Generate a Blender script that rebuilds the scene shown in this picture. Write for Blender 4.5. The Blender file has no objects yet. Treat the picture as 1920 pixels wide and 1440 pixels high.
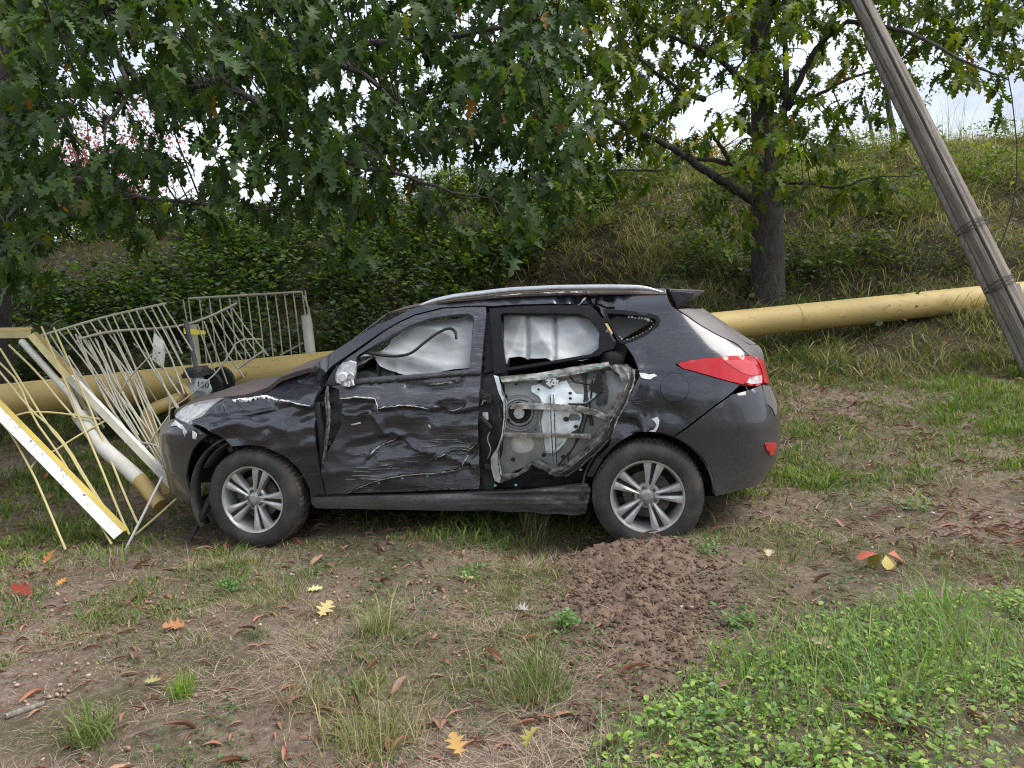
import bpy, math, random
import numpy as np
from mathutils import Vector, Matrix, noise as mnoise
from mathutils.geometry import delaunay_2d_cdt
SC = bpy.context.scene
COL = SC.collection
R = math.radians
rng = np.random.default_rng(7)
random.seed(7)

# ---------------------------------------------------------------- camera
PITCH = math.atan(190 / 1500.0)
CAM_H = 1.62
cd = bpy.data.cameras.new('camera')
cd.sensor_width = 36.0
cd.lens = 36.0 * 1500.0 / 1920.0
cd.clip_start = 0.05
cd.clip_end = 2000
co = bpy.data.objects.new('camera', cd)
COL.objects.link(co)
co.location = (0, 0, CAM_H)
co.rotation_euler = (math.pi / 2 - PITCH, 0, 0)
SC.camera = co

# ---------------------------------------------------------------- world, sun, exposure
SUN_EL, SUN_AZ = R(58), R(98)      # azimuth clockwise from +Y: from the right, a little behind the photographer
wd = bpy.data.worlds.new('World')
SC.world = wd
wd.use_nodes = True
nt = wd.node_tree
bg = nt.nodes['Background']
sky = nt.nodes.new('ShaderNodeTexSky')
sky.sky_type = 'NISHITA'
sky.sun_disc = False
sky.sun_elevation = SUN_EL
sky.sun_rotation = SUN_AZ
sky.air_density = 1.0
sky.dust_density = 2.5
tc = nt.nodes.new('ShaderNodeTexCoord')
cn = nt.nodes.new('ShaderNodeTexNoise')
cn.inputs['Scale'].default_value = 2.6
cn.inputs['Detail'].default_value = 7
cn.inputs['Roughness'].default_value = .6
mp = nt.nodes.new('ShaderNodeMapping')
mp.inputs['Scale'].default_value = (1, 1, 2.2)
nt.links.new(tc.outputs['Generated'], mp.inputs['Vector'])
nt.links.new(mp.outputs['Vector'], cn.inputs['Vector'])
cr = nt.nodes.new('ShaderNodeValToRGB')
cr.color_ramp.elements[0].position = .33
cr.color_ramp.elements[1].position = .56
cr.color_ramp.elements[0].color = (.35, .35, .35, 1)
nt.links.new(cn.outputs['Fac'], cr.inputs['Fac'])
mx = nt.nodes.new('ShaderNodeMix')
mx.data_type = 'RGBA'
nt.links.new(cr.outputs['Color'], mx.inputs[0])
nt.links.new(sky.outputs['Color'], mx.inputs[6])
mx.inputs[7].default_value = (10.6, 11.5, 12.9, 1)       # overcast cloud sheet
nt.links.new(mx.outputs[2], bg.inputs['Color'])
bg.inputs['Strength'].default_value = 0.065
sl = bpy.data.lights.new('sun', 'SUN')
sl.energy = 3.2
sl.angle = R(48)
sl.color = (1, .96, .9)
so = bpy.data.objects.new('sun', sl)
COL.objects.link(so)
so.rotation_euler = (math.pi / 2 - SUN_EL, 0, -SUN_AZ + math.pi)
so.rotation_euler = Vector((-math.sin(SUN_AZ) * math.cos(SUN_EL), -math.cos(SUN_AZ) * math.cos(SUN_EL), -math.sin(SUN_EL))).to_track_quat('-Z', 'Y').to_euler()
so.location = (0, -10, 20)
vs = SC.view_settings
vs.view_transform = 'Standard'
vs.look = 'None'
vs.gamma = 1
vs.use_curve_mapping = False
vs.exposure = 0.80
SC.cycles.max_bounces = 6
SC.cycles.transparent_max_bounces = 8
SC.cycles.use_denoising = True
SC.cycles.filter_width = 1.1

# ---------------------------------------------------------------- geometry helpers
CAMP = np.array([0, 0, CAM_H])
FW = np.array([0, math.cos(PITCH), -math.sin(PITCH)])
RT = np.array([1., 0, 0])
UPV = np.array([0, math.sin(PITCH), math.cos(PITCH)])

def at(px, py, D):
    """world point seen D metres in front of the photographer along a line of sight"""
    return CAMP + (FW + RT * (px - 960) / 1500. + UPV * (720 - py) / 1500.) * D

def tag(o, label=None, cat=None, group=None, kind=None):
    if label: o['label'] = label
    if cat: o['category'] = cat
    if group: o['group'] = group
    if kind: o['kind'] = kind
    return o

def mesh(name, V, Fc, smooth=True, col=None):
    me = bpy.data.meshes.new(name)
    me.from_pydata([tuple(map(float, v)) for v in V], [], [tuple(map(int, f)) for f in Fc])
    if smooth and len(me.polygons):
        me.polygons.foreach_set('use_smooth', [True] * len(me.polygons))
    me.update()
    return me

def npmesh(name, V, T, col=None, smooth=False):
    """big triangle mesh straight from arrays; col = one colour per vertex"""
    me = bpy.data.meshes.new(name)
    V = np.ascontiguousarray(V, np.float32); T = np.ascontiguousarray(T, np.int32)
    n = T.shape[1]
    me.vertices.add(len(V)); me.vertices.foreach_set('co', V.ravel())
    me.loops.add(T.size); me.loops.foreach_set('vertex_index', T.ravel())
    me.polygons.add(len(T))
    me.polygons.foreach_set('loop_start', np.arange(0, T.size, n, dtype=np.int32))
    me.polygons.foreach_set('loop_total', np.full(len(T), n, np.int32))
    if smooth: me.polygons.foreach_set('use_smooth', np.ones(len(T), bool))
    if col is not None:
        a = me.color_attributes.new('Col', 'FLOAT_COLOR', 'POINT')
        c = np.ones((len(V), 4), np.float32); c[:, :3] = col
        a.data.foreach_set('color', c.ravel())
    me.update(calc_edges=True)
    return me

def ob(name, me, mat=None, parent=None, loc=None):
    o = bpy.data.objects.new(name, me)
    COL.objects.link(o)
    if mat is not None and me is not None: 
        if len(me.materials) == 0: me.materials.append(mat)
    if parent is not None: o.parent = parent
    if loc is not None: o.location = loc
    return o

def empty(name, loc=(0, 0, 0)):
    o = bpy.data.objects.new(name, None)
    COL.objects.link(o)
    o.location = loc
    o.empty_display_size = .1
    return o

class MB:
    def __init__(s): s.v = []; s.f = []
    def add(s, V, Fc):
        b = len(s.v); s.v += [tuple(map(float, p)) for p in V]; s.f += [tuple(b + i for i in q) for q in Fc]; return s
    def box(s, c, d, rot=None):
        P = [Vector((x * d[0] / 2, y * d[1] / 2, z * d[2] / 2)) for x in (-1, 1) for y in (-1, 1) for z in (-1, 1)]
        if rot is not None: P = [rot @ p for p in P]
        c = Vector(c)
        return s.add([c + p for p in P], [(0, 1, 3, 2), (4, 6, 7, 5), (0, 4, 5, 1), (2, 3, 7, 6), (0, 2, 6, 4), (1, 5, 7, 3)])
    def tube(s, pts, rad, n=8, cap=True, sq=None):
        pts = [Vector(p) for p in pts]
        if not hasattr(rad, '__len__'): rad = [rad] * len(pts)
        V = []; up = None
        for i, p in enumerate(pts):
            t = (pts[min(i + 1, len(pts) - 1)] - pts[max(i - 1, 0)])
            t = t.normalized() if t.length > 1e-9 else Vector((0, 0, 1))
            if up is None: up = Vector((0, 0, 1)) if abs(t.z) < .9 else Vector((1, 0, 0))
            a = t.cross(up)
            if a.length < 1e-6: a = t.cross(Vector((1, 0, 0)))
            a.normalize(); b = a.cross(t).normalized(); up = b
            for k in range(n):
                th = 2 * math.pi * (k + .5) / n
                V.append(p + (a * math.cos(th) + b * math.sin(th)) * rad[i])
        Fc = [(i * n + k, i * n + (k + 1) % n, (i + 1) * n + (k + 1) % n, (i + 1) * n + k) for i in range(len(pts) - 1) for k in range(n)]
        if cap:
            Fc.append(tuple(range(n - 1, -1, -1))); Fc.append(tuple((len(pts) - 1) * n + k for k in range(n)))
        return s.add(V, Fc)
    def lathe(s, prof, n=32, axis='y', ctr=(0, 0, 0), closed=False):
        """prof = (radius, along-axis) pairs"""
        V = []; m = len(prof)
        for k in range(n):
            a = 2 * math.pi * k / n
            for r, h in prof:
                x, z = r * math.cos(a), r * math.sin(a)
                p = (x, h, z) if axis == 'y' else ((x, z, h) if axis == 'z' else (h, x, z))
                V.append((p[0] + ctr[0], p[1] + ctr[1], p[2] + ctr[2]))
        mm = m if closed else m - 1
        Fc = [(k * m + i, k * m + (i + 1) % m, ((k + 1) % n) * m + (i + 1) % m, ((k + 1) % n) * m + i) for k in range(n) for i in range(mm)]
        return s.add(V, Fc)
    def prism(s, poly, depth, fn):
        """poly in 2-D, fn(a,b,h)->3-D, h = 0 and depth"""
        n = len(poly)
        V = [fn(a, b, 0) for a, b in poly] + [fn(a, b, depth) for a, b in poly]
        return s.add(V, [tuple(range(n)), tuple(range(2 * n - 1, n - 1, -1))] + [(i, n + i, n + (i + 1) % n, (i + 1) % n) for i in range(n)])
    def build(s, name, mat, parent=None, smooth=False):
        return ob(name, mesh(name, s.v, s.f, smooth), mat, parent)

def smooth_by_angle(o, a=35):
    me = o.data
    me.polygons.foreach_set('use_smooth', [True] * len(me.polygons))
    me.set_sharp_from_angle(angle=R(a))
    return o

def bevel(o, w=.004, seg=2):
    m = o.modifiers.new('bevel', 'BEVEL'); m.width = w; m.segments = seg; m.limit_method = 'ANGLE'; m.angle_limit = R(40)
    return o

def ss(a, b, x):
    t = np.clip((np.asarray(x, float) - a) / (b - a), 0, 1)
    return t * t * (3 - 2 * t)

def vnoise(x, y, seed=0):
    """smooth value noise on arrays"""
    xi = np.floor(x).astype(np.int64); yi = np.floor(y).astype(np.int64)
    fx = x - xi; fy = y - yi
    fx = fx * fx * (3 - 2 * fx); fy = fy * fy * (3 - 2 * fy)
    def h(a, b):
        n = (a * 374761393 + b * 668265263 + seed * 974634777) & 0x7fffffff
        n = ((n ^ (n >> 13)) * 1274126177) & 0x7fffffff
        return ((n ^ (n >> 16)) & 0xffff) / 65535.0
    return (h(xi, yi) * (1 - fx) + h(xi + 1, yi) * fx) * (1 - fy) + (h(xi, yi + 1) * (1 - fx) + h(xi + 1, yi + 1) * fx) * fy

def ridged(x, y, oct=2, seed=0):
    s = 0; a = 1.; t = 0
    for k in range(oct):
        s = s + a * np.abs(2 * vnoise(x * 2 ** k + 5.1 * k, y * 2 ** k + 3.7 * k, seed + k) - 1); t += a; a *= .45
    return s / t

def fbm(x, y, oct=4, seed=0):
    s = 0; a = .5; t = 0
    for k in range(oct):
        s = s + a * vnoise(x * 2 ** k + 17.3 * k, y * 2 ** k - 9.1 * k, seed + k); t += a; a *= .5
    return s / t

# ---------------------------------------------------------------- materials
def newmat(name):
    m = bpy.data.materials.new(name); m.use_nodes = True
    return m, m.node_tree, m.node_tree.nodes['Principled BSDF']

def N(nt, typ, **kw):
    n = nt.nodes.new('ShaderNode' + typ)
    for k, v in kw.items():
        if k in n.inputs.keys(): n.inputs[k].default_value = v
        else: setattr(n, k, v)
    return n

def ramp(nt, fac, stops):
    r = nt.nodes.new('ShaderNodeValToRGB')
    el = r.color_ramp.elements
    while len(el) < len(stops): el.new(.5)
    for e, (p, c) in zip(el, stops):
        e.position = p; e.color = (*c, 1) if len(c) == 3 else c
    nt.links.new(fac, r.inputs['Fac'])
    return r.outputs['Color']

def mixc(nt, fac, a, b, mode='MIX'):
    m = nt.nodes.new('ShaderNodeMix'); m.data_type = 'RGBA'; m.blend_type = mode
    for i, v in ((0, fac), (6, a), (7, b)):
        if isinstance(v, bpy.types.NodeSocket): nt.links.new(v, m.inputs[i])
        elif i == 0: m.inputs[0].default_value = v
        else: m.inputs[i].default_value = (*v, 1)
    return m.outputs[2]

def coords(nt, scale=(1, 1, 1), kind='Object'):
    t = nt.nodes.new('ShaderNodeTexCoord'); m = nt.nodes.new('ShaderNodeMapping')
    m.inputs['Scale'].default_value = scale
    nt.links.new(t.outputs[kind], m.inputs['Vector'])
    return m.outputs['Vector']

def noise(nt, vec, scale, detail=5, rough=.55, dist=0):
    n = nt.nodes.new('ShaderNodeTexNoise')
    n.inputs['Scale'].default_value = scale; n.inputs['Detail'].default_value = detail
    n.inputs['Roughness'].default_value = rough; n.inputs['Distortion'].default_value = dist
    nt.links.new(vec, n.inputs['Vector'])
    return n.outputs['Fac']

def bump(nt, bs, h, strength=.3, dist=.01):
    b = nt.nodes.new('ShaderNodeBump')
    b.inputs['Strength'].default_value = strength; b.inputs['Distance'].default_value = dist
    nt.links.new(h, b.inputs['Height']); nt.links.new(b.outputs['Normal'], bs.inputs['Normal'])
    return b

def pm(name, c1, c2=None, scale=8., rough=.6, metal=0., bmp=0., sc=(1, 1, 1), spec=.5, lo=.35, hi=.65, coat=0., rough2=None):
    """two-tone noise material"""
    m, nt, bs = newmat(name)
    bs.inputs['Roughness'].default_value = rough; bs.inputs['Metallic'].default_value = metal
    bs.inputs['Specular IOR Level'].default_value = spec; bs.inputs['Coat Weight'].default_value = coat
    if c2 is None: c2 = tuple(x * .75 for x in c1)
    f = noise(nt, coords(nt, sc), scale)
    nt.links.new(ramp(nt, f, [(lo, c1), (hi, c2)]), bs.inputs['Base Color'])
    if rough2 is not None:
        mr = N(nt, 'MapRange'); mr.inputs['From Min'].default_value = lo; mr.inputs['From Max'].default_value = hi
        mr.inputs['To Min'].default_value = rough; mr.inputs['To Max'].default_value = rough2
        nt.links.new(f, mr.inputs['Value']); nt.links.new(mr.outputs['Result'], bs.inputs['Roughness'])
    if bmp: bump(nt, bs, noise(nt, coords(nt, sc), scale * 6), bmp, .005)
    return m

def leafmat(name, rough=.45, trans=.35, spec=.4, attr=True, col=(.05, .1, .03)):
    """thin leaf: colour from the plant's own colour attribute, some light passes through"""
    m, nt, bs = newmat(name)
    out = nt.nodes['Material Output']
    bs.inputs['Roughness'].default_value = rough; bs.inputs['Specular IOR Level'].default_value = spec
    if attr:
        a = N(nt, 'Attribute', attribute_name='Col'); c = a.outputs['Color']
    else:
        oi = N(nt, 'ObjectInfo')
        c = mixc(nt, oi.outputs['Random'], tuple(x * .6 for x in col), tuple(min(1, x * 1.35) for x in col))
    nt.links.new(c, bs.inputs['Base Color'])
    tr = N(nt, 'BsdfTranslucent')
    tcol = mixc(nt, 1.0, c, (1.3, 1.5, .55), 'MULTIPLY')
    nt.links.new(tcol, tr.inputs['Color'])
    ms = N(nt, 'MixShader'); ms.inputs[0].default_value = trans
    nt.links.new(bs.outputs[0], ms.inputs[1]); nt.links.new(tr.outputs[0], ms.inputs[2])
    nt.links.new(ms.outputs[0], out.inputs['Surface'])
    return m
# ---------------------------------------------------------------- ground
def base_slope(x):
    return .07 * 11 * np.tanh(np.asarray(x, float) / 11)

def crest_z(x):
    return 3.5 + .115 * 16 * np.tanh(np.asarray(x, float) / 16)

def ground_big(x, y):
    x = np.asarray(x, float); y = np.asarray(y, float)
    b = base_slope(x) - .03
    right = ss(-1.5, 3.5, x)
    b = b + (.035 + .07 * right) * np.clip(y - 5.6, 0, 6)
    foot = 9.3 - .6 * right + .5 * (fbm(x * .3, y * 0 + 3, 2, 5) - .5)
    cy = 17 + 1.2 * (fbm(x * .22, y * 0, 2, 3) - .5)
    t = np.clip((y - foot) / (cy - foot), 0, 1.35)
    bank = np.where(t < 1, .55 * t + .45 * t * t * (3 - 2 * t), 1 - 1.2 * (t - 1) ** 2)
    top = crest_z(x) + .35 * (fbm(x * .5, y * .2, 3, 9) - .5)
    z = b + (top - b) * bank
    far = ss(19, 45, y)
    z = z * (1 - far) + far * 2.2
    back = ss(-1.0, -9, y)            # the verge falls to a level road behind the photographer
    z = z * (1 - back) + back * -.25
    # dark hollow scooped out of the bank
    z = z - 1.5 * np.exp(-(((x - .95) / .75) ** 2 + ((y - 12.0) / .9) ** 2))
    return z

HEAP = np.array([.85, 4.15])
def ground_z(x, y):
    x = np.asarray(x, float); y = np.asarray(y, float)
    z = ground_big(x, y)
    near = 1 - ss(14, 30, np.abs(y) + np.abs(x) * .4)
    z = z + near * (.13 * (fbm(x * .9, y * .9, 3, 21) - .5) + .05 * (fbm(x * 4, y * 4, 3, 31) - .5) + .02 * (fbm(x * 14, y * 14, 2, 41) - .5))
    bk = ss(9, 12, y) * (1 - ss(24, 32, y))
    z = z + bk * .5 * (fbm(x * .8, y * .8, 3, 51) - .5)
    # wheel pits
    for (wx, wy, d) in ((-1.72, 5.33, .02), (.34, 4.93, .26), (.72, 4.92, .06), (-1.45, 6.9, .02), (1.15, 6.5, .04)):
        z = z - d * np.exp(-(((x - wx) / .35) ** 2 + ((y - wy) / .22) ** 2))
    return z

def gp(px, py):
    """ground point under a line of sight"""
    d = FW + RT * (px - 960) / 1500. + UPV * (720 - py) / 1500.
    lo, hi = 1.0, 40.0
    ts = np.linspace(1.2, 40, 800)
    P = CAMP + ts[:, None] * d
    g = ground_z(P[:, 0], P[:, 1])
    i = np.argmax(P[:, 2] < g)
    return np.array([P[i, 0], P[i, 1], g[i]])

def axis(parts):
    out = []
    for a, b, st in parts: out += list(np.arange(a, b, st))
    return np.array(out + [parts[-1][1]])
gx = axis([(-500, -60, 40), (-60, -20, 4), (-20, -6, .35), (-6, 6.4, .065), (6.4, 20, .35), (20, 60, 4), (60, 500, 40)])
gy = axis([(-500, -60, 40), (-60, -10, 4), (-10, 1.6, .5), (1.6, 8, .06), (8, 20, .2), (20, 40, 2), (40, 100, 10), (100, 500, 40)])
GX, GY = np.meshgrid(gx, gy, indexing='ij')
GZ = ground_z(GX, GY)
nx, ny = GX.shape
idx = np.arange(nx * ny).reshape(nx, ny)
quads = np.stack([idx[:-1, :-1], idx[1:, :-1], idx[1:, 1:], idx[:-1, 1:]], -1).reshape(-1, 4)

def groundmat():
    m, nt, bs = newmat('soil')
    v = coords(nt)
    n1 = noise(nt, v, 1.1, 6, .6); n2 = noise(nt, v, 26, 6, .7); n3 = noise(nt, v, 140, 3, .7)
    soil = ramp(nt, n2, [(.25, (.085, .060, .047)), (.5, (.180, .130, .103)), (.75, (.31, .24, .20))])
    moss = ramp(nt, n2, [(.3, (.040, .042, .020)), (.7, (.13, .11, .065))])
    c = mixc(nt, ramp(nt, n1, [(.42, (0, 0, 0)), (.62, (1, 1, 1))]), soil, moss)
    vo = N(nt, 'TexVoronoi'); vo.inputs['Scale'].default_value = 90
    nt.links.new(v, vo.inputs['Vector'])
    peb = ramp(nt, vo.outputs['Distance'], [(.10, (1, 1, 1)), (.16, (0, 0, 0))])
    pm_ = mixc(nt, ramp(nt, noise(nt, v, 7, 3), [(.52, (0, 0, 0)), (.6, (1, 1, 1))]), (0, 0, 0), peb)
    c = mixc(nt, pm_, c, (.42, .38, .34))
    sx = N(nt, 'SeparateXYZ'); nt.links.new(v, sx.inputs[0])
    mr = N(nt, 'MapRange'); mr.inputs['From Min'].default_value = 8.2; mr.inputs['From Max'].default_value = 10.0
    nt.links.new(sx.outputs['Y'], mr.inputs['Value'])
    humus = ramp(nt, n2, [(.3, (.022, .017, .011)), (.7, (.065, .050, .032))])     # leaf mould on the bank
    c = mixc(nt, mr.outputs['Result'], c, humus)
    nt.links.new(c, bs.inputs['Base Color'])
    bs.inputs['Roughness'].default_value = .95; bs.inputs['Specular IOR Level'].default_value = .2
    h = mixc(nt, .5, n2, n3)
    bump(nt, bs, h, .9, .03)
    return m
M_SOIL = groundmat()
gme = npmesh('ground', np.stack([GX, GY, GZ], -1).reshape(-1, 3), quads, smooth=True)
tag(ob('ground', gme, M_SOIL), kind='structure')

# ---------------------------------------------------------------- car body lines, measured in metres (along the flank, height)
_PW=np.array([.10,.20,.27,.33,.39,.46,.60,.78,.95,1.02,1.10,1.20,1.35,1.50,1.57,1.62,1.70])
_PV=np.array([.20,.13,.075,.055,.05,.045,.018,.0,.010,.028,.062,.105,.18,.262,.31,.36,.50])
_RW=np.array([.10,.25,.32,.45,.62,.78,.88,1.0,1.08,1.16,1.22,1.30,1.38,1.46,1.54,1.60,1.70])
_RU=np.array([3.15,3.30,3.40,3.50,3.54,3.53,3.50,3.455,3.44,3.44,3.42,3.30,3.20,3.09,2.98,2.9,2.85])
_FW=np.array([.10,.25,.4,.55,.7,.8,.9,1.0,1.7])
_FU=np.array([-.72,-.84,-.90,-.92,-.92,-.92,-.89,-.72,-.3])
SR=2.78; SF=-.02; LR=.93; LF=1.20; HW=.91
def hin(x,X,Y):
    return np.interp(x,X,Y)
_ww=np.linspace(.1,1.7,321)
def _sm(X,Y):
    y=np.interp(_ww,X,Y); k=np.hanning(25); k/=k.sum()
    return np.convolve(np.pad(y,12,mode='edge'),k,'valid')
_pv=_sm(_PW,_PV); _ru=_sm(_RW,_RU); _fu=_sm(_FW,_FU)
def surf(s,w):
    """undamaged body skin: s runs along the flank (metres from the front hub, round both corners), w height -> (u,v,w)"""
    s=np.asarray(s,float); w=np.asarray(w,float)
    vi=np.interp(w,_ww,_pv); ue=np.interp(w,_ww,_ru); uf=np.interp(w,_ww,_fu)
    th=np.clip((s-SR)/LR,0,1)**1.6*math.pi/2; tf=np.clip((SF-s)/LF,0,1)**1.6*math.pi/2
    n=2/3.2
    u=np.where(s>SR,SR+(ue-SR)*np.sin(th)**n,np.where(s<SF,SF-(SF-uf)*np.sin(tf)**n,s))
    b=HW-vi
    v=vi+np.where(s>SR,b*(1-np.maximum(np.cos(th),0)**n),np.where(s<SF,b*(1-np.maximum(np.cos(tf),0)**n),0))
    v=v+.008*((np.clip(s,SF,SR)-1.25)/1.3)**2
    # fender shoulder rolls over towards the bonnet
    wt=1.0+.12*np.clip((s+.25)/.6,-1.2,1.0)
    v=v+.13*(1-ss(.42,.62,s))*ss(-.13,.03,w-wt)**1.3
    return u,v,w
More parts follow.
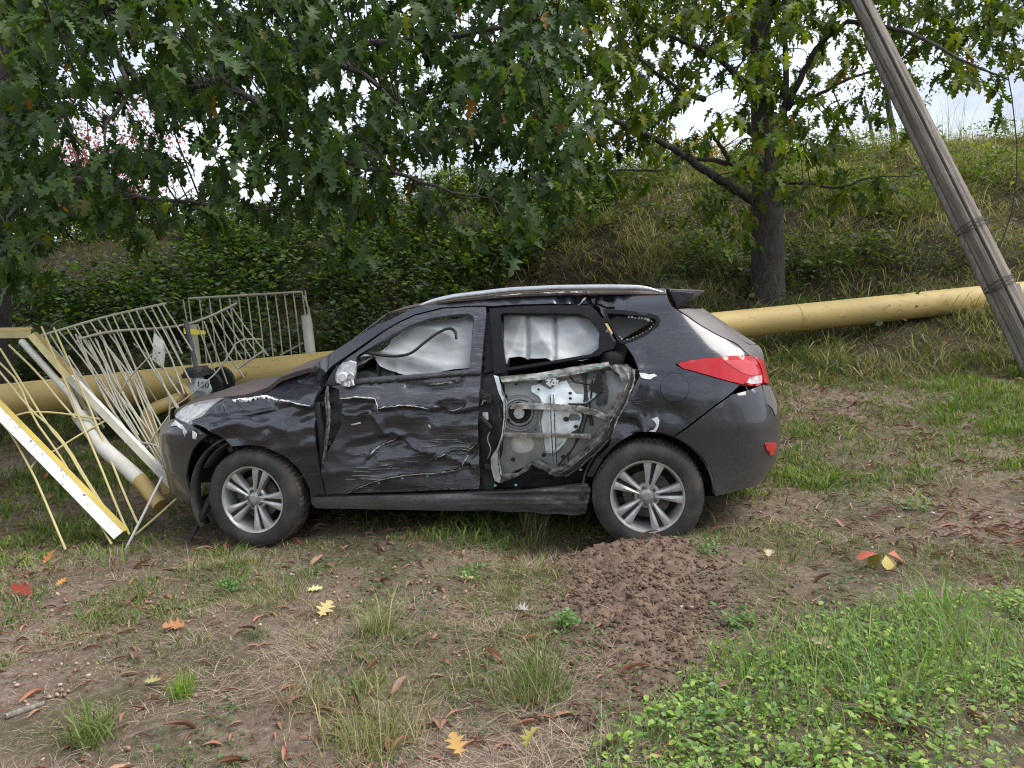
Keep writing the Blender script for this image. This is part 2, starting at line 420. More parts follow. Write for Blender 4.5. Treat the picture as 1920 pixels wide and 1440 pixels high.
CT = {
 'fender': [(-0.264,1.03),(-0.138,1.034),(0.032,1.046),(0.111,1.068),(0.141,1.097),(0.176,1.132),(0.199,1.143),(0.266,1.166),(0.36,1.192),(0.402,1.176),(0.526,1.092),(0.503,1.023),(0.496,0.938),(0.496,0.799),(0.498,0.678),(0.504,0.524),(0.512,0.379),(0.419,0.368),(0.413,0.407),(0.396,0.461),(0.355,0.561),(0.291,0.63),(0.218,0.678),(0.166,0.705),(0.104,0.722),(0.026,0.731),(-0.055,0.727),(-0.103,0.725),(-0.21,0.805),(-0.285,0.849),(-0.353,0.873),(-0.418,0.886),(-0.402,0.918),(-0.373,0.97)],
 'headlight': [(-0.712,0.902),(-0.753,0.932),(-0.705,0.974),(-0.47,1.02),(-0.295,1.035),(-0.384,0.974),(-0.423,0.922),(-0.458,0.884)],
 'front_bumper': [(-0.278,0.802),(-0.353,0.752),(-0.414,0.697),(-0.471,0.609),(-0.52,0.493),(-0.518,0.42),(-0.503,0.364),(-0.478,0.328),(-0.606,0.318),(-0.719,0.32),(-0.86,0.317),(-1.0,0.3),(-1.22,0.3),(-1.22,0.8),(-1.05,0.835),(-0.652,0.899),(-0.464,0.879),(-0.415,0.872),(-0.348,0.84)],
 'front_door': [(0.618,1.099),(0.604,1.138),(0.637,1.227),(0.766,1.314),(0.938,1.433),(1.04,1.489),(1.149,1.535),(1.336,1.57),(1.487,1.573),(1.627,1.568),(1.633,1.523),(1.623,1.334),(1.616,1.162),(1.613,1.129),(1.607,0.98),(1.594,0.876),(1.591,0.733),(1.578,0.51),(1.566,0.402),(1.327,0.395),(1.101,0.389),(0.795,0.381),(0.52,0.377),(0.513,0.555),(0.526,0.605),(0.611,0.741),(0.662,0.854),(0.676,1.005),(0.664,1.082)],
 'front_door_hole': [(0.767,1.27),(0.776,1.291),(0.899,1.363),(0.994,1.416),(1.118,1.475),(1.266,1.516),(1.416,1.531),(1.507,1.532),(1.543,1.516),(1.553,1.491),(1.552,1.441),(1.542,1.267),(1.537,1.182),(1.294,1.164),(1.033,1.157),(0.775,1.144)],
 'body_side': [(0.307,1.192),(0.393,1.216),(0.615,1.331),(0.783,1.429),(0.96,1.508),(1.104,1.574),(1.148,1.588),(1.249,1.617),(1.398,1.633),(1.549,1.641),(1.776,1.64),(1.803,1.641),(2.101,1.634),(2.436,1.624),(2.607,1.616),(2.776,1.602),(2.9,1.627),(2.889,1.584),(2.896,1.546),(2.934,1.514),(2.985,1.494),(3.081,1.45),(3.179,1.376),(3.265,1.315),(3.326,1.275),(3.337,1.261),(3.335,1.219),(3.367,1.19),(3.27,1.197),(3.146,1.199),(3.032,1.197),(2.92,1.186),(2.865,1.178),(2.841,1.167),(2.844,1.156),(2.881,1.135),(2.968,1.113),(3.073,1.079),(3.18,1.047),(3.251,1.024),(3.162,0.973),(3.046,0.908),(2.946,0.839),(2.88,0.787),(2.811,0.739),(2.758,0.755),(2.691,0.763),(2.637,0.763),(2.583,0.752),(2.521,0.725),(2.466,0.694),(2.423,0.66),(2.38,0.61),(2.346,0.552),(2.305,0.482),(2.267,0.49),(2.323,0.585),(2.417,0.684),(2.465,0.825),(2.546,0.96),(2.578,1.04),(2.618,1.108),(2.61,1.148),(2.583,1.216),(2.544,1.281),(2.52,1.306),(2.489,1.317),(2.437,1.416),(2.394,1.489),(2.373,1.535),(2.337,1.556),(2.315,1.561),(1.96,1.575),(1.641,1.576),(1.513,1.579),(1.629,1.578),(1.485,1.584),(1.334,1.58),(1.148,1.545),(1.038,1.5),(0.936,1.446),(0.749,1.325),(0.603,1.232),(0.529,1.17),(0.501,1.096),(0.391,1.111),(0.315,1.129)],
 'quarter_window_hole': [(2.422,1.489),(2.464,1.486),(2.569,1.474),(2.673,1.459),(2.721,1.44),(2.732,1.42),(2.705,1.393),(2.642,1.355),(2.565,1.324),(2.52,1.311),(2.49,1.341),(2.456,1.41)],
 'quarter_window_trim': [(2.397,1.517),(2.464,1.512),(2.57,1.498),(2.687,1.479),(2.739,1.46),(2.756,1.431),(2.74,1.398),(2.669,1.35),(2.579,1.313),(2.513,1.296),(2.496,1.31),(2.456,1.383),(2.421,1.446)],
 'rear_door_frame': [(1.649,1.562),(1.961,1.564),(2.312,1.551),(2.358,1.511),(2.418,1.412),(2.479,1.311),(2.461,1.274),(2.391,1.257),(2.372,1.237),(2.042,1.195),(1.782,1.165),(1.776,1.153),(1.702,1.147),(1.69,1.262),(1.669,1.437),(1.652,1.544)],
 'rear_door_hole': [(1.727,1.517),(1.742,1.528),(2.036,1.513),(2.252,1.499),(2.316,1.465),(2.373,1.379),(2.364,1.278),(2.316,1.247),(2.041,1.212),(1.778,1.182)],
 'rear_bumper': [(3.177,0.97),(3.05,0.9),(2.953,0.831),(2.887,0.78),(2.818,0.732),(2.857,0.707),(2.899,0.671),(2.942,0.627),(2.98,0.576),(3.013,0.517),(3.044,0.443),(3.067,0.385),(3.088,0.339),(3.196,0.354),(3.313,0.366),(3.446,0.353),(3.5,0.36),(3.71,0.34),(3.71,0.86),(3.62,0.86),(3.477,0.788),(3.467,0.837),(3.429,0.894),(3.44,0.934),(3.439,1.002)],
 'tail_light': [(2.849,1.166),(2.87,1.174),(2.92,1.182),(3.031,1.193),(3.144,1.195),(3.267,1.192),(3.374,1.183),(3.409,1.162),(3.445,1.124),(3.468,1.08),(3.472,1.044),(3.455,1.01),(3.382,1.001),(3.317,1.013),(3.267,1.025),(3.181,1.049),(3.073,1.083),(2.968,1.116),(2.884,1.139)],
 'tail_lamp_white': [(3.282,1.032),(3.323,1.057),(3.389,1.065),(3.468,1.062),(3.459,1.03),(3.443,1.009),(3.37,1.012),(3.312,1.019)],
 'tail_lamp_arc': [(3.15,1.174),(3.197,1.172),(3.314,1.168),(3.386,1.146),(3.436,1.1),(3.448,1.065),(3.341,1.07),(3.274,1.092),(3.214,1.128)],
 'gate_light': [(3.39,1.18),(3.452,1.165),(3.524,1.129),(3.64,1.1),(3.66,1.0),(3.62,0.965),(3.473,1.011),(3.484,1.047),(3.481,1.089),(3.452,1.129),(3.42,1.16)],
 'fuel_cap': [(2.915,1.025),(2.911,1.006),(2.902,0.989),(2.89,0.973),(2.874,0.96),(2.856,0.951),(2.837,0.946),(2.818,0.945),(2.799,0.949),(2.781,0.957),(2.766,0.969),(2.754,0.984),(2.746,1.002),(2.742,1.021),(2.742,1.04),(2.748,1.058),(2.757,1.075),(2.77,1.089),(2.787,1.1),(2.806,1.107),(2.827,1.11),(2.847,1.108),(2.867,1.102),(2.884,1.092),(2.898,1.079),(2.908,1.062),(2.914,1.044)],
 'reflector': [(3.346,0.648),(3.394,0.646),(3.453,0.632),(3.475,0.598),(3.468,0.563),(3.438,0.55),(3.41,0.563),(3.37,0.601)],
 'rear_window': [(3.019,1.499),(3.107,1.458),(3.201,1.383),(3.288,1.321),(3.355,1.279),(3.363,1.266),(3.413,1.258),(3.62,1.235),(3.71,1.235),(3.71,1.49),(3.5,1.49),(3.2,1.5)],
 'tailgate': [(3.348,1.273),(3.355,1.263),(3.35,1.221),(3.378,1.186),(3.454,1.168),(3.51,1.142),(3.655,1.1),(3.665,1.0),(3.63,0.95),(3.468,1.0),(3.418,0.928),(3.419,0.902),(3.48,0.843),(3.494,0.788),(3.64,0.87),(3.71,0.87),(3.71,1.225),(3.62,1.225),(3.432,1.253),(3.363,1.262)],
 'sill': [(0.416,0.357),(0.851,0.358),(1.217,0.362),(1.574,0.374),(1.853,0.385),(2.06,0.404),(2.264,0.43),(2.289,0.388),(2.245,0.222),(1.908,0.233),(1.557,0.245),(1.2,0.256),(0.835,0.267),(0.43,0.277),(0.409,0.314)],
 'b_pillar': [(1.533,1.591),(1.733,1.595),(1.754,1.141),(1.766,0.942),(1.728,0.631),(1.647,0.358),(1.485,0.341),(1.53,0.949)],
 'hinge_gap': [(0.421,1.098),(0.664,1.102),(0.682,0.842),(0.561,0.585),(0.497,0.348),(0.417,0.349),(0.414,0.665),(0.435,1.015)],
 'door_inner': [(1.715,1.116),(1.968,1.12),(2.415,1.164),(2.562,1.171),(2.577,1.07),(2.519,0.93),(2.449,0.822),(2.408,0.698),(2.292,0.572),(2.13,0.462),(2.043,0.47),(1.909,0.552),(1.856,0.513),(1.697,0.448),(1.659,0.462),(1.647,0.543),(1.726,0.739),(1.758,0.864),(1.761,0.964)],
 'speaker_hole': [(1.93,0.9),(1.927,0.88),(1.919,0.862),(1.906,0.846),(1.889,0.834),(1.871,0.827),(1.851,0.825),(1.831,0.828),(1.813,0.836),(1.797,0.849),(1.786,0.865),(1.779,0.884),(1.777,0.904),(1.781,0.924),(1.789,0.943),(1.801,0.958),(1.818,0.97),(1.836,0.977),(1.856,0.979),(1.876,0.976),(1.894,0.968),(1.91,0.955),(1.922,0.939),(1.928,0.92)],
 'speaker_ring': [(1.983,0.9),(1.979,0.875),(1.971,0.851),(1.958,0.83),(1.942,0.811),(1.922,0.795),(1.899,0.784),(1.874,0.777),(1.849,0.775),(1.824,0.778),(1.8,0.786),(1.779,0.799),(1.76,0.815),(1.744,0.835),(1.733,0.857),(1.727,0.881),(1.726,0.906),(1.729,0.931),(1.737,0.955),(1.749,0.976),(1.766,0.994),(1.785,1.009),(1.808,1.02),(1.832,1.026),(1.857,1.028),(1.882,1.025),(1.906,1.017),(1.929,1.005),(1.948,0.989),(1.963,0.97),(1.975,0.948),(1.981,0.924)],
 'access_hole': [(1.934,0.676),(1.93,0.659),(1.921,0.642),(1.908,0.629),(1.892,0.618),(1.873,0.611),(1.854,0.609),(1.834,0.612),(1.816,0.619),(1.801,0.631),(1.79,0.645),(1.784,0.661),(1.782,0.679),(1.786,0.697),(1.795,0.713),(1.808,0.727),(1.824,0.737),(1.843,0.743),(1.862,0.745),(1.882,0.743),(1.9,0.735),(1.914,0.724),(1.926,0.71),(1.932,0.694)],
 'upper_sheet': [(2.156,1.102),(2.36,1.137),(2.371,1.054),(2.358,1.007),(2.266,1.004),(2.193,1.036)],
 'module': [(1.935,1.082),(1.985,1.092),(2.054,1.055),(2.122,1.1),(2.159,1.105),(2.183,1.063),(2.22,1.02),(2.281,1.013),(2.324,1.052),(2.361,1.11),(2.374,1.098),(2.369,1.045),(2.335,0.993),(2.279,0.953),(2.17,0.956),(2.162,0.914),(2.247,0.893),(2.254,0.85),(2.224,0.784),(2.181,0.76),(2.134,0.684),(2.081,0.634),(2.056,0.619),(2.013,0.629),(2.005,0.713),(1.993,0.838),(2.015,0.918),(2.01,0.961),(1.986,1.009),(1.936,1.047)],
 'module_hole': [(2.179,0.883),(2.228,0.879),(2.246,0.857),(2.233,0.839),(2.178,0.84),(2.166,0.859)],
 'regulator_rail': [(2.054,1.027),(2.091,1.026),(2.085,0.839),(2.074,0.65),(2.04,0.638)],
 'belt_beam': [(1.74,1.128),(1.978,1.144),(2.224,1.177),(2.425,1.197),(2.437,1.17),(2.364,1.155),(2.224,1.13),(1.978,1.103),(1.754,1.095)],
 'beam_upper': [(1.815,0.964),(1.89,0.968),(2.075,0.956),(2.257,0.934),(2.358,0.901),(2.437,0.853),(2.416,0.833),(2.339,0.868),(2.255,0.889),(2.073,0.916),(1.889,0.925),(1.802,0.928)],
 'beam_lower': [(1.757,0.769),(1.906,0.761),(2.091,0.761),(2.304,0.746),(2.303,0.721),(2.09,0.735),(1.905,0.739),(1.755,0.745)],
 'door_flange_front': [(1.699,1.14),(1.73,1.13),(1.751,1.059),(1.781,0.975),(1.776,0.877),(1.755,0.754),(1.716,0.653),(1.71,0.575),(1.721,0.482),(1.706,0.448),(1.675,0.463),(1.661,0.549),(1.664,0.615),(1.712,0.685),(1.746,0.767),(1.764,0.878),(1.765,0.963),(1.733,1.036)],
 'door_edge_rear': [(2.425,1.177),(2.503,1.183),(2.551,1.184),(2.592,1.148),(2.593,1.078),(2.545,0.952),(2.476,0.834),(2.443,0.737),(2.329,0.614),(2.202,0.512),(2.138,0.471),(2.076,0.467),(2.005,0.515),(1.921,0.566),(1.96,0.582),(2.043,0.528),(2.118,0.54),(2.226,0.622),(2.329,0.739),(2.399,0.86),(2.462,0.954),(2.501,1.069),(2.49,1.122)],
 'door_bottom_fold': [(1.67,0.488),(1.721,0.494),(1.829,0.499),(1.896,0.558),(1.922,0.567),(1.91,0.538),(1.868,0.512),(1.776,0.467),(1.708,0.443),(1.679,0.455)],
 'latch_box': [(2.374,1.152),(2.405,1.151),(2.421,1.039),(2.412,0.939),(2.34,0.941),(2.367,1.041)],
 'curtain_front': [(0.96,1.425),(1.085,1.504),(1.273,1.558),(1.496,1.57),(1.56,1.545),(1.556,1.502),(1.535,1.401),(1.515,1.218),(1.415,1.211),(1.303,1.19),(1.152,1.176),(1.035,1.206),(0.899,1.257),(0.864,1.298),(0.861,1.327),(0.944,1.353)],
 'curtain_rear': [(1.67,1.555),(2.243,1.535),(2.338,1.488),(2.398,1.366),(2.365,1.271),(2.315,1.252),(2.244,1.241),(2.101,1.224),(2.065,1.233),(2.029,1.256),(1.92,1.265),(1.839,1.282),(1.78,1.273),(1.77,1.237),(1.73,1.228)],
 'l_door_top': [(0.675,1.022),(0.774,1.03),(0.865,1.022),(0.926,1.012),(0.946,0.952),(1.017,0.961),(1.121,0.969),(1.217,0.956),(1.283,0.94),(1.357,0.952),(1.443,0.927),(1.516,0.934),(1.603,0.946)],
 'l_door_diag': [(0.698,0.911),(0.774,0.902),(0.851,0.937),(0.922,0.848),(0.955,0.775),(1.023,0.781),(1.092,0.721),(1.154,0.667),(1.299,0.635),(1.406,0.596),(1.527,0.564)],
 'l_door_low1': [(0.841,0.626),(0.876,0.665),(0.924,0.694),(0.979,0.714),(1.026,0.729)],
 'l_door_low2': [(1.297,0.605),(1.344,0.634),(1.405,0.663),(1.471,0.669),(1.521,0.661),(1.584,0.719)],
 'l_door_low3': [(1.468,0.553),(1.494,0.602),(1.527,0.646)],
 'l_door_recess': [(0.663,0.382),(0.753,0.42),(0.849,0.457),(0.96,0.487),(1.06,0.5),(1.189,0.507),(1.3,0.502),(1.405,0.52),(1.489,0.542),(1.577,0.552)],
 'l_door_belt': [(0.763,1.114),(0.994,1.124),(1.218,1.135),(1.439,1.147),(1.613,1.153)],
 'l_belt_scuff': [(1.145,1.113),(1.279,1.099),(1.368,1.099),(1.469,1.113)],
 'c_handle': [(1.422,0.961)],
 'l_fender_crack': [(-0.237,0.991),(-0.162,1.009),(-0.054,1.026),(0.062,1.033),(0.129,1.041),(0.235,1.023),(0.323,1.016),(0.39,0.994),(0.437,0.986),(0.484,0.978)],
 'l_fender_ridge': [(-0.409,0.892),(-0.331,0.933),(-0.157,0.955),(0.036,0.969),(0.165,0.988)],
 'l_fender_ridge2': [(-0.243,0.835),(-0.125,0.871),(-0.016,0.891),(0.086,0.859),(0.166,0.865),(0.259,0.841)],
 'c_fender': [(0.066,0.926),(0.405,0.911),(0.188,0.842),(-0.081,0.78)],
 'l_quarter': [(2.444,0.856),(2.506,0.868),(2.59,0.852),(2.624,0.769)],
 'c_quarter': [(2.538,0.812),(2.629,0.912),(2.788,0.887),(2.857,0.852)],
 'p_chip1': [(2.614,1.121),(2.645,1.119),(2.675,1.111),(2.706,1.113),(2.723,1.1),(2.7,1.093),(2.679,1.081),(2.644,1.087),(2.624,1.095)],
 'p_chip2': [(2.679,0.841),(2.717,0.855),(2.727,0.831),(2.72,0.794),(2.701,0.761),(2.661,0.765),(2.691,0.774),(2.709,0.804),(2.7,0.825)],
 'p_bump1': [(-0.39,0.836),(-0.355,0.814),(-0.363,0.776),(-0.39,0.783)],
 'p_bump2': [(-0.632,0.887),(-0.503,0.869),(-0.442,0.828),(-0.457,0.79),(-0.486,0.842),(-0.56,0.86),(-0.63,0.852)],
 'p_door1': [(0.729,0.851),(0.795,0.864),(0.795,0.854),(0.732,0.842)],
 'p_door2': [(1.257,0.84),(1.269,0.834),(1.276,0.816),(1.264,0.819)],
 'p_roof1': [(2.225,1.57),(2.249,1.601),(2.285,1.606),(2.279,1.592),(2.257,1.583),(2.24,1.562)],
 'p_roof2': [(2.319,1.562),(2.329,1.593),(2.358,1.585),(2.394,1.569),(2.358,1.571),(2.337,1.579)],
 'roof_tear': [(2.329,1.59),(2.394,1.569),(2.444,1.581),(2.454,1.549),(2.472,1.524),(2.422,1.526),(2.365,1.553)],
 'clips': [(0.894,0.449),(1.057,0.478),(1.225,0.487),(1.679,0.43),(1.813,0.432)],
 'clips2': [(1.894,1.105),(1.974,1.111),(2.079,1.13),(2.177,1.141),(2.28,1.151),(2.365,1.164),(2.262,0.531)],
 'cowl_marker': [(0.47,1.181),(0.494,1.167),(0.505,1.133),(0.471,1.127),(0.456,1.158)],
 'rail_top': [(1.115,1.583),(1.14,1.597),(1.251,1.641),(1.406,1.667),(1.635,1.681),(1.707,1.687),(1.812,1.691),(2.107,1.69),(2.431,1.676),(2.609,1.664),(2.714,1.643),(2.78,1.606)],
 'spoiler': [(2.813,1.629),(2.885,1.62),(2.973,1.613),(3.035,1.606),(3.037,1.593),(2.972,1.56),(2.864,1.501)],
 'hood_edge': [(-0.502,0.981),(-0.355,1.026),(-0.22,1.037),(-0.12,1.041),(0.012,1.051),(0.096,1.076),(0.14,1.108),(0.183,1.145),(0.209,1.161),(0.3,1.19),(0.414,1.219)],
 'mirror': [(0.712,1.257),(0.751,1.265),(0.788,1.254),(0.779,1.182),(0.764,1.139),(0.774,1.106),(0.738,1.096),(0.686,1.116),(0.654,1.142),(0.661,1.186),(0.679,1.222)],
}
# ---------------------------------------------------------------- the wrecked car
def carpaint(name, dust=.12, scratch=0., dustcol=(.18, .165, .16), base=(.012, .012, .018), rough=.16, low=0., met=.1):
    m, nt, bs = newmat(name)
    v = coords(nt)
    n1 = noise(nt, v, 3.2, 5, .6); n2 = noise(nt, v, 220, 2, .6)
    c = mixc(nt, ramp(nt, n2, [(.45, (0, 0, 0)), (.8, (1, 1, 1))]), base, tuple(x * 2.2 + .008 for x in base))
    d = N(nt, 'MapRange'); d.inputs['From Min'].default_value = .25; d.inputs['From Max'].default_value = .8
    d.inputs['To Min'].default_value = dust * .35; d.inputs['To Max'].default_value = min(1, dust * 1.7)
    nt.links.new(n1, d.inputs['Value'])
    fac = d.outputs['Result']
    if low:                                   # road dirt thrown up along the lower flank
        t = N(nt, 'TexCoord'); sx = N(nt, 'SeparateXYZ'); nt.links.new(t.outputs['Object'], sx.inputs[0])
        mr = N(nt, 'MapRange'); mr.inputs['From Min'].default_value = .85; mr.inputs['From Max'].default_value = .3
        mr.inputs['To Min'].default_value = 0; mr.inputs['To Max'].default_value = low
        nt.links.new(sx.outputs['Z'], mr.inputs['Value'])
        ad = N(nt, 'Math', operation='ADD'); nt.links.new(fac, ad.inputs[0]); nt.links.new(mr.outputs['Result'], ad.inputs[1])
        mu = N(nt, 'Math', operation='MULTIPLY'); nt.links.new(ad.outputs[0], mu.inputs[0])
        sp = ramp(nt, noise(nt, v, 60, 4, .7), [(.3, (.45, .45, .45)), (.65, (1, 1, 1))]); nt.links.new(sp, mu.inputs[1])
        fac = mu.outputs[0]
    c = mixc(nt, fac, c, dustcol)
    if scratch:
        sv = coords(nt, (1.2, 1, 34))
        s1 = noise(nt, sv, 6.5, 7, .8, .25)
        rg = noise(nt, v, 2.3, 3)
        a = ramp(nt, s1, [(.56, (0, 0, 0)), (.63, (1, 1, 1))]); b = ramp(nt, rg, [(.40, (0, 0, 0)), (.56, (1, 1, 1))])
        mk = mixc(nt, 1.0, a, b, 'MULTIPLY'); mk2 = mixc(nt, scratch, (0, 0, 0), mk)
        c = mixc(nt, mk2, c, (.24, .24, .26))
        sv2 = coords(nt, (30, 1, 9)); 
        s2 = noise(nt, sv2, 3, 4, .7, .2)
        mk3 = mixc(nt, 1.0, ramp(nt, s2, [(.66, (0, 0, 0)), (.72, (1, 1, 1))]), ramp(nt, noise(nt, v, 3.1, 3), [(.5, (0, 0, 0)), (.62, (1, 1, 1))]), 'MULTIPLY')
        c = mixc(nt, mixc(nt, scratch * .7, (0, 0, 0), mk3), c, (.3, .3, .31))
    nt.links.new(c, bs.inputs['Base Color'])
    bs.inputs['Metallic'].default_value = met
    rr = N(nt, 'MapRange'); rr.inputs['From Min'].default_value = 0; rr.inputs['From Max'].default_value = .7
    rr.inputs['To Min'].default_value = rough; rr.inputs['To Max'].default_value = .62
    nt.links.new(fac, rr.inputs['Value']); nt.links.new(rr.outputs['Result'], bs.inputs['Roughness'])
    bs.inputs['Specular IOR Level'].default_value = .5
    bs.inputs['Coat Weight'].default_value = max(0, .85 - dust * 2.2); bs.inputs['Coat Roughness'].default_value = .09
    if scratch: bump(nt, bs, noise(nt, coords(nt, (1, 1, 9)), 9, 5, .7, .4), .25 * scratch, .012)
    return m
M_PAINT = carpaint('dark_grey_paint', .045, .25, base=(.011, .012, .020))
M_DOOR = carpaint('scraped_paint', .09, 1.0, rough=.2, base=(.012, .013, .022), dustcol=(.2, .18, .17))
M_PDIRTY = carpaint('dusty_bumper_paint', .10, 0, rough=.25, low=.40, base=(.014, .015, .021))
M_DUST = carpaint('brown_dusty_paint', .62, 0, dustcol=(.115, .084, .075), rough=.3)
M_DUSTG = carpaint('grey_dusty_paint', .68, 0, dustcol=(.15, .132, .125), rough=.35)
M_TRIM = pm('black_trim', (.007, .007, .009), (.012, .011, .013), 12, .3, spec=.18)
M_BLACK = pm('black_rubber', (.008, .008, .009), (.016, .015, .015), 10, .7)
M_DARK = pm('dark_cavity_metal', (.010, .010, .012), (.03, .028, .028), 14, .5, .2)
M_GREY = pm('grey_primer_steel', (.33, .34, .34), (.24, .245, .24), 9, .4, .2)
M_GREYD = pm('dirty_torn_steel', (.42, .41, .39), (.13, .12, .105), 18, .42, .35, bmp=.6)
M_MOD = pm('pale_galvanised_plate', (.78, .83, .85), (.60, .65, .67), 10, .3, .1, bmp=.15)
M_FOIL = pm('white_plastic_sheet', (.74, .71, .67), (.56, .52, .48), 6, .45, bmp=.4)
M_BAG = pm('grey_white_airbag_fabric', (.40, .415, .425), (.35, .365, .38), 5, .55, bmp=.3)
M_SILV = pm('brushed_silver_rail', (.62, .63, .65), (.52, .53, .55), 20, .28, .85)
M_RIM = pm('silver_alloy', (.56, .56, .555), (.44, .43, .42), 16, .34, .6, rough2=.5)
M_TYRE = pm('dusty_tyre_rubber', (.026, .025, .026), (.075, .066, .058), 7, .75, bmp=.4, sc=(1, .4, 1), lo=.42, hi=.72)
M_TREAD = pm('muddy_tread', (.03, .028, .027), (.12, .09, .07), 14, .9, bmp=.6)
M_WHITE = pm('bare_white_filler', (.80, .80, .80), (.55, .55, .56), 30, .5)
M_PLAST = pm('pale_broken_plastic', (.66, .68, .69), (.30, .31, .33), 25, .35)
M_CYAN = pm('cyan_clip', (.14, .40, .39), (.10, .30, .30), 10, .5)
M_SEAT = pm('charcoal_seat_cloth', (.03, .03, .033), (.045, .045, .05), 30, .9)
M_CARD = pm('brown_card', (.20, .11, .06), (.13, .07, .04), 7, .8)
M_MUD = pm('mud_splashed_liner', (.03, .027, .025), (.07, .058, .05), 9, .85, bmp=.4)
M_DISC = pm('brake_steel', (.08, .075, .07), (.14, .12, .10), 20, .5, .6)

def glassy(name, col, rough=.05, trans=.9):
    m, nt, bs = newmat(name)
    n = noise(nt, coords(nt), 14, 4)
    nt.links.new(ramp(nt, n, [(.3, col), (.7, tuple(min(1, c * 1.25) for c in col))]), bs.inputs['Base Color'])
    bs.inputs['Roughness'].default_value = rough
    bs.inputs['Transmission Weight'].default_value = trans; bs.inputs['IOR'].default_value = 1.3
    return m
M_GLASS = glassy('windscreen_glass', (.75, .82, .8))
M_SHARD = pm('broken_glass_edge', (.24, .31, .31), (.48, .54, .54), 60, .12, bmp=.8)
M_LAMP = glassy('clear_lamp_cover', (.82, .85, .88), .08, .75)
def redmat():
    m, nt, bs = newmat('red_tail_lens')
    w = N(nt, 'TexWave', wave_type='BANDS', bands_direction='DIAGONAL'); w.inputs['Scale'].default_value = 26; w.inputs['Distortion'].default_value = 1
    nt.links.new(coords(nt), w.inputs['Vector'])
    nt.links.new(ramp(nt, w.outputs['Fac'], [(.2, (.33, .004, .008)), (.8, (.50, .010, .016))]), bs.inputs['Base Color'])
    bs.inputs['Roughness'].default_value = .12; bs.inputs['Coat Weight'].default_value = .35
    bs.inputs['Subsurface Weight'].default_value = .25; bs.inputs['Subsurface Radius'].default_value = (.05, .005, .005)
    return m
M_RED = redmat()
M_RED2 = pm('deep_red_reflector', (.42, .02, .025), (.5, .04, .05), 8, .25, coat=.8)
M_LAMPW = pm('ribbed_clear_lens', (.62, .55, .55), (.25, .18, .19), 30, .2, sc=(5, 1, .6))

def disp_poly(pts, s, w):
    """signed distance to an open polyline in the flank's own coordinates: (distance, side), side>0 below"""
    P = np.array(pts); best = np.full(s.shape, 1e9); side = np.zeros(s.shape); along = np.zeros(s.shape)
    for a, b in zip(P[:-1], P[1:]):
        d = b - a; L = d @ d + 1e-12
        t = np.clip(((s - a[0]) * d[0] + (w - a[1]) * d[1]) / L, 0, 1)
        dx = s - a[0] - t * d[0]; dy = w - a[1] - t * d[1]
        r = np.hypot(dx, dy); sd = np.sign(-(d[0] * (w - a[1]) - d[1] * (s - a[0])))
        k = r < best; best = np.where(k, r, best); side = np.where(k, sd, side)
    return best, side

def g2(s, w, c, rs, rw, ang=0):
    ca, sa = math.cos(ang), math.sin(ang)
    x = (s - c[0]) * ca + (w - c[1]) * sa; y = -(s - c[0]) * sa + (w - c[1]) * ca
    return np.exp(-(x / rs) ** 2 - (y / rw) ** 2)

def d_door(s, w):
    d = np.zeros_like(s)
    r, sd = disp_poly(CT['l_door_top'], s, w)
    d += np.where(sd > 0, .055 * np.exp(-(r / .10) ** 1.5) * ss(0, .018, r), 0) - .012 * np.exp(-(r / .016) ** 2)
    fade = ss(.42, .55, w) * ss(1.16, 1.0, w) if False else ss(.40, .55, w) * (1 - ss(1.0, 1.12, w))
    d += .075 * g2(s, w, (1.05, .74), .42, .16) + .05 * g2(s, w, (.72, .70), .16, .22) + .035 * g2(s, w, (1.45, .62), .16, .13)
    r, sd = disp_poly(CT['l_door_diag'], s, w)
    d += -.030 * np.exp(-(r / .035) ** 2) + np.where(sd > 0, .025 * np.exp(-(r / .12)), 0)
    for k in ('l_door_low1', 'l_door_low2', 'l_door_low3'):
        r, sd = disp_poly(CT[k], s, w); d += -.018 * np.exp(-(r / .018) ** 2) + np.where(sd > 0, .02 * np.exp(-(r / .05) ** 2), 0)
    r, sd = disp_poly(CT['l_belt_scuff'], s, w); d += np.where(sd > 0, .022, -.004) * np.exp(-(r / .04) ** 2)
    d += fade * (.060 * ridged(s * 3.0 + w, w * 5.5 - s * .8, 2, 63) - .03 + .03 * (fbm(s * 3.2, w * 5, 2, 61) - .5) + .007 * (fbm(s * 7, w * 22, 3, 71) - .5))
    h = CT['c_handle'][0]
    e = ((s - h[0]) / .10) ** 2 + ((w - h[1]) / .035) ** 2
    d += .030 * np.exp(-e ** 2) - .012 * np.exp(-((np.sqrt(e) - 1.15) / .16) ** 2)
    r, sd = disp_poly(CT['l_door_recess'], s, w)
    inside = (sd > 0) & (s > .55)
    d += np.where(inside, .016 * ss(0, .01, r), 0) - .006 * np.exp(-(r / .01) ** 2) * (s > .55)
    r, sd = disp_poly(CT['l_door_belt'], s, w)
    d += np.where(sd > 0, .010, 0) * ss(0, .006, r) * np.exp(-(r / .25) ** 2)
    # front edge of the door skin peeled outwards
    d += -.035 * (1 - ss(.50, .66, s)) * ss(.60, .72, w) * (1 - ss(1.0, 1.1, w))
    return d

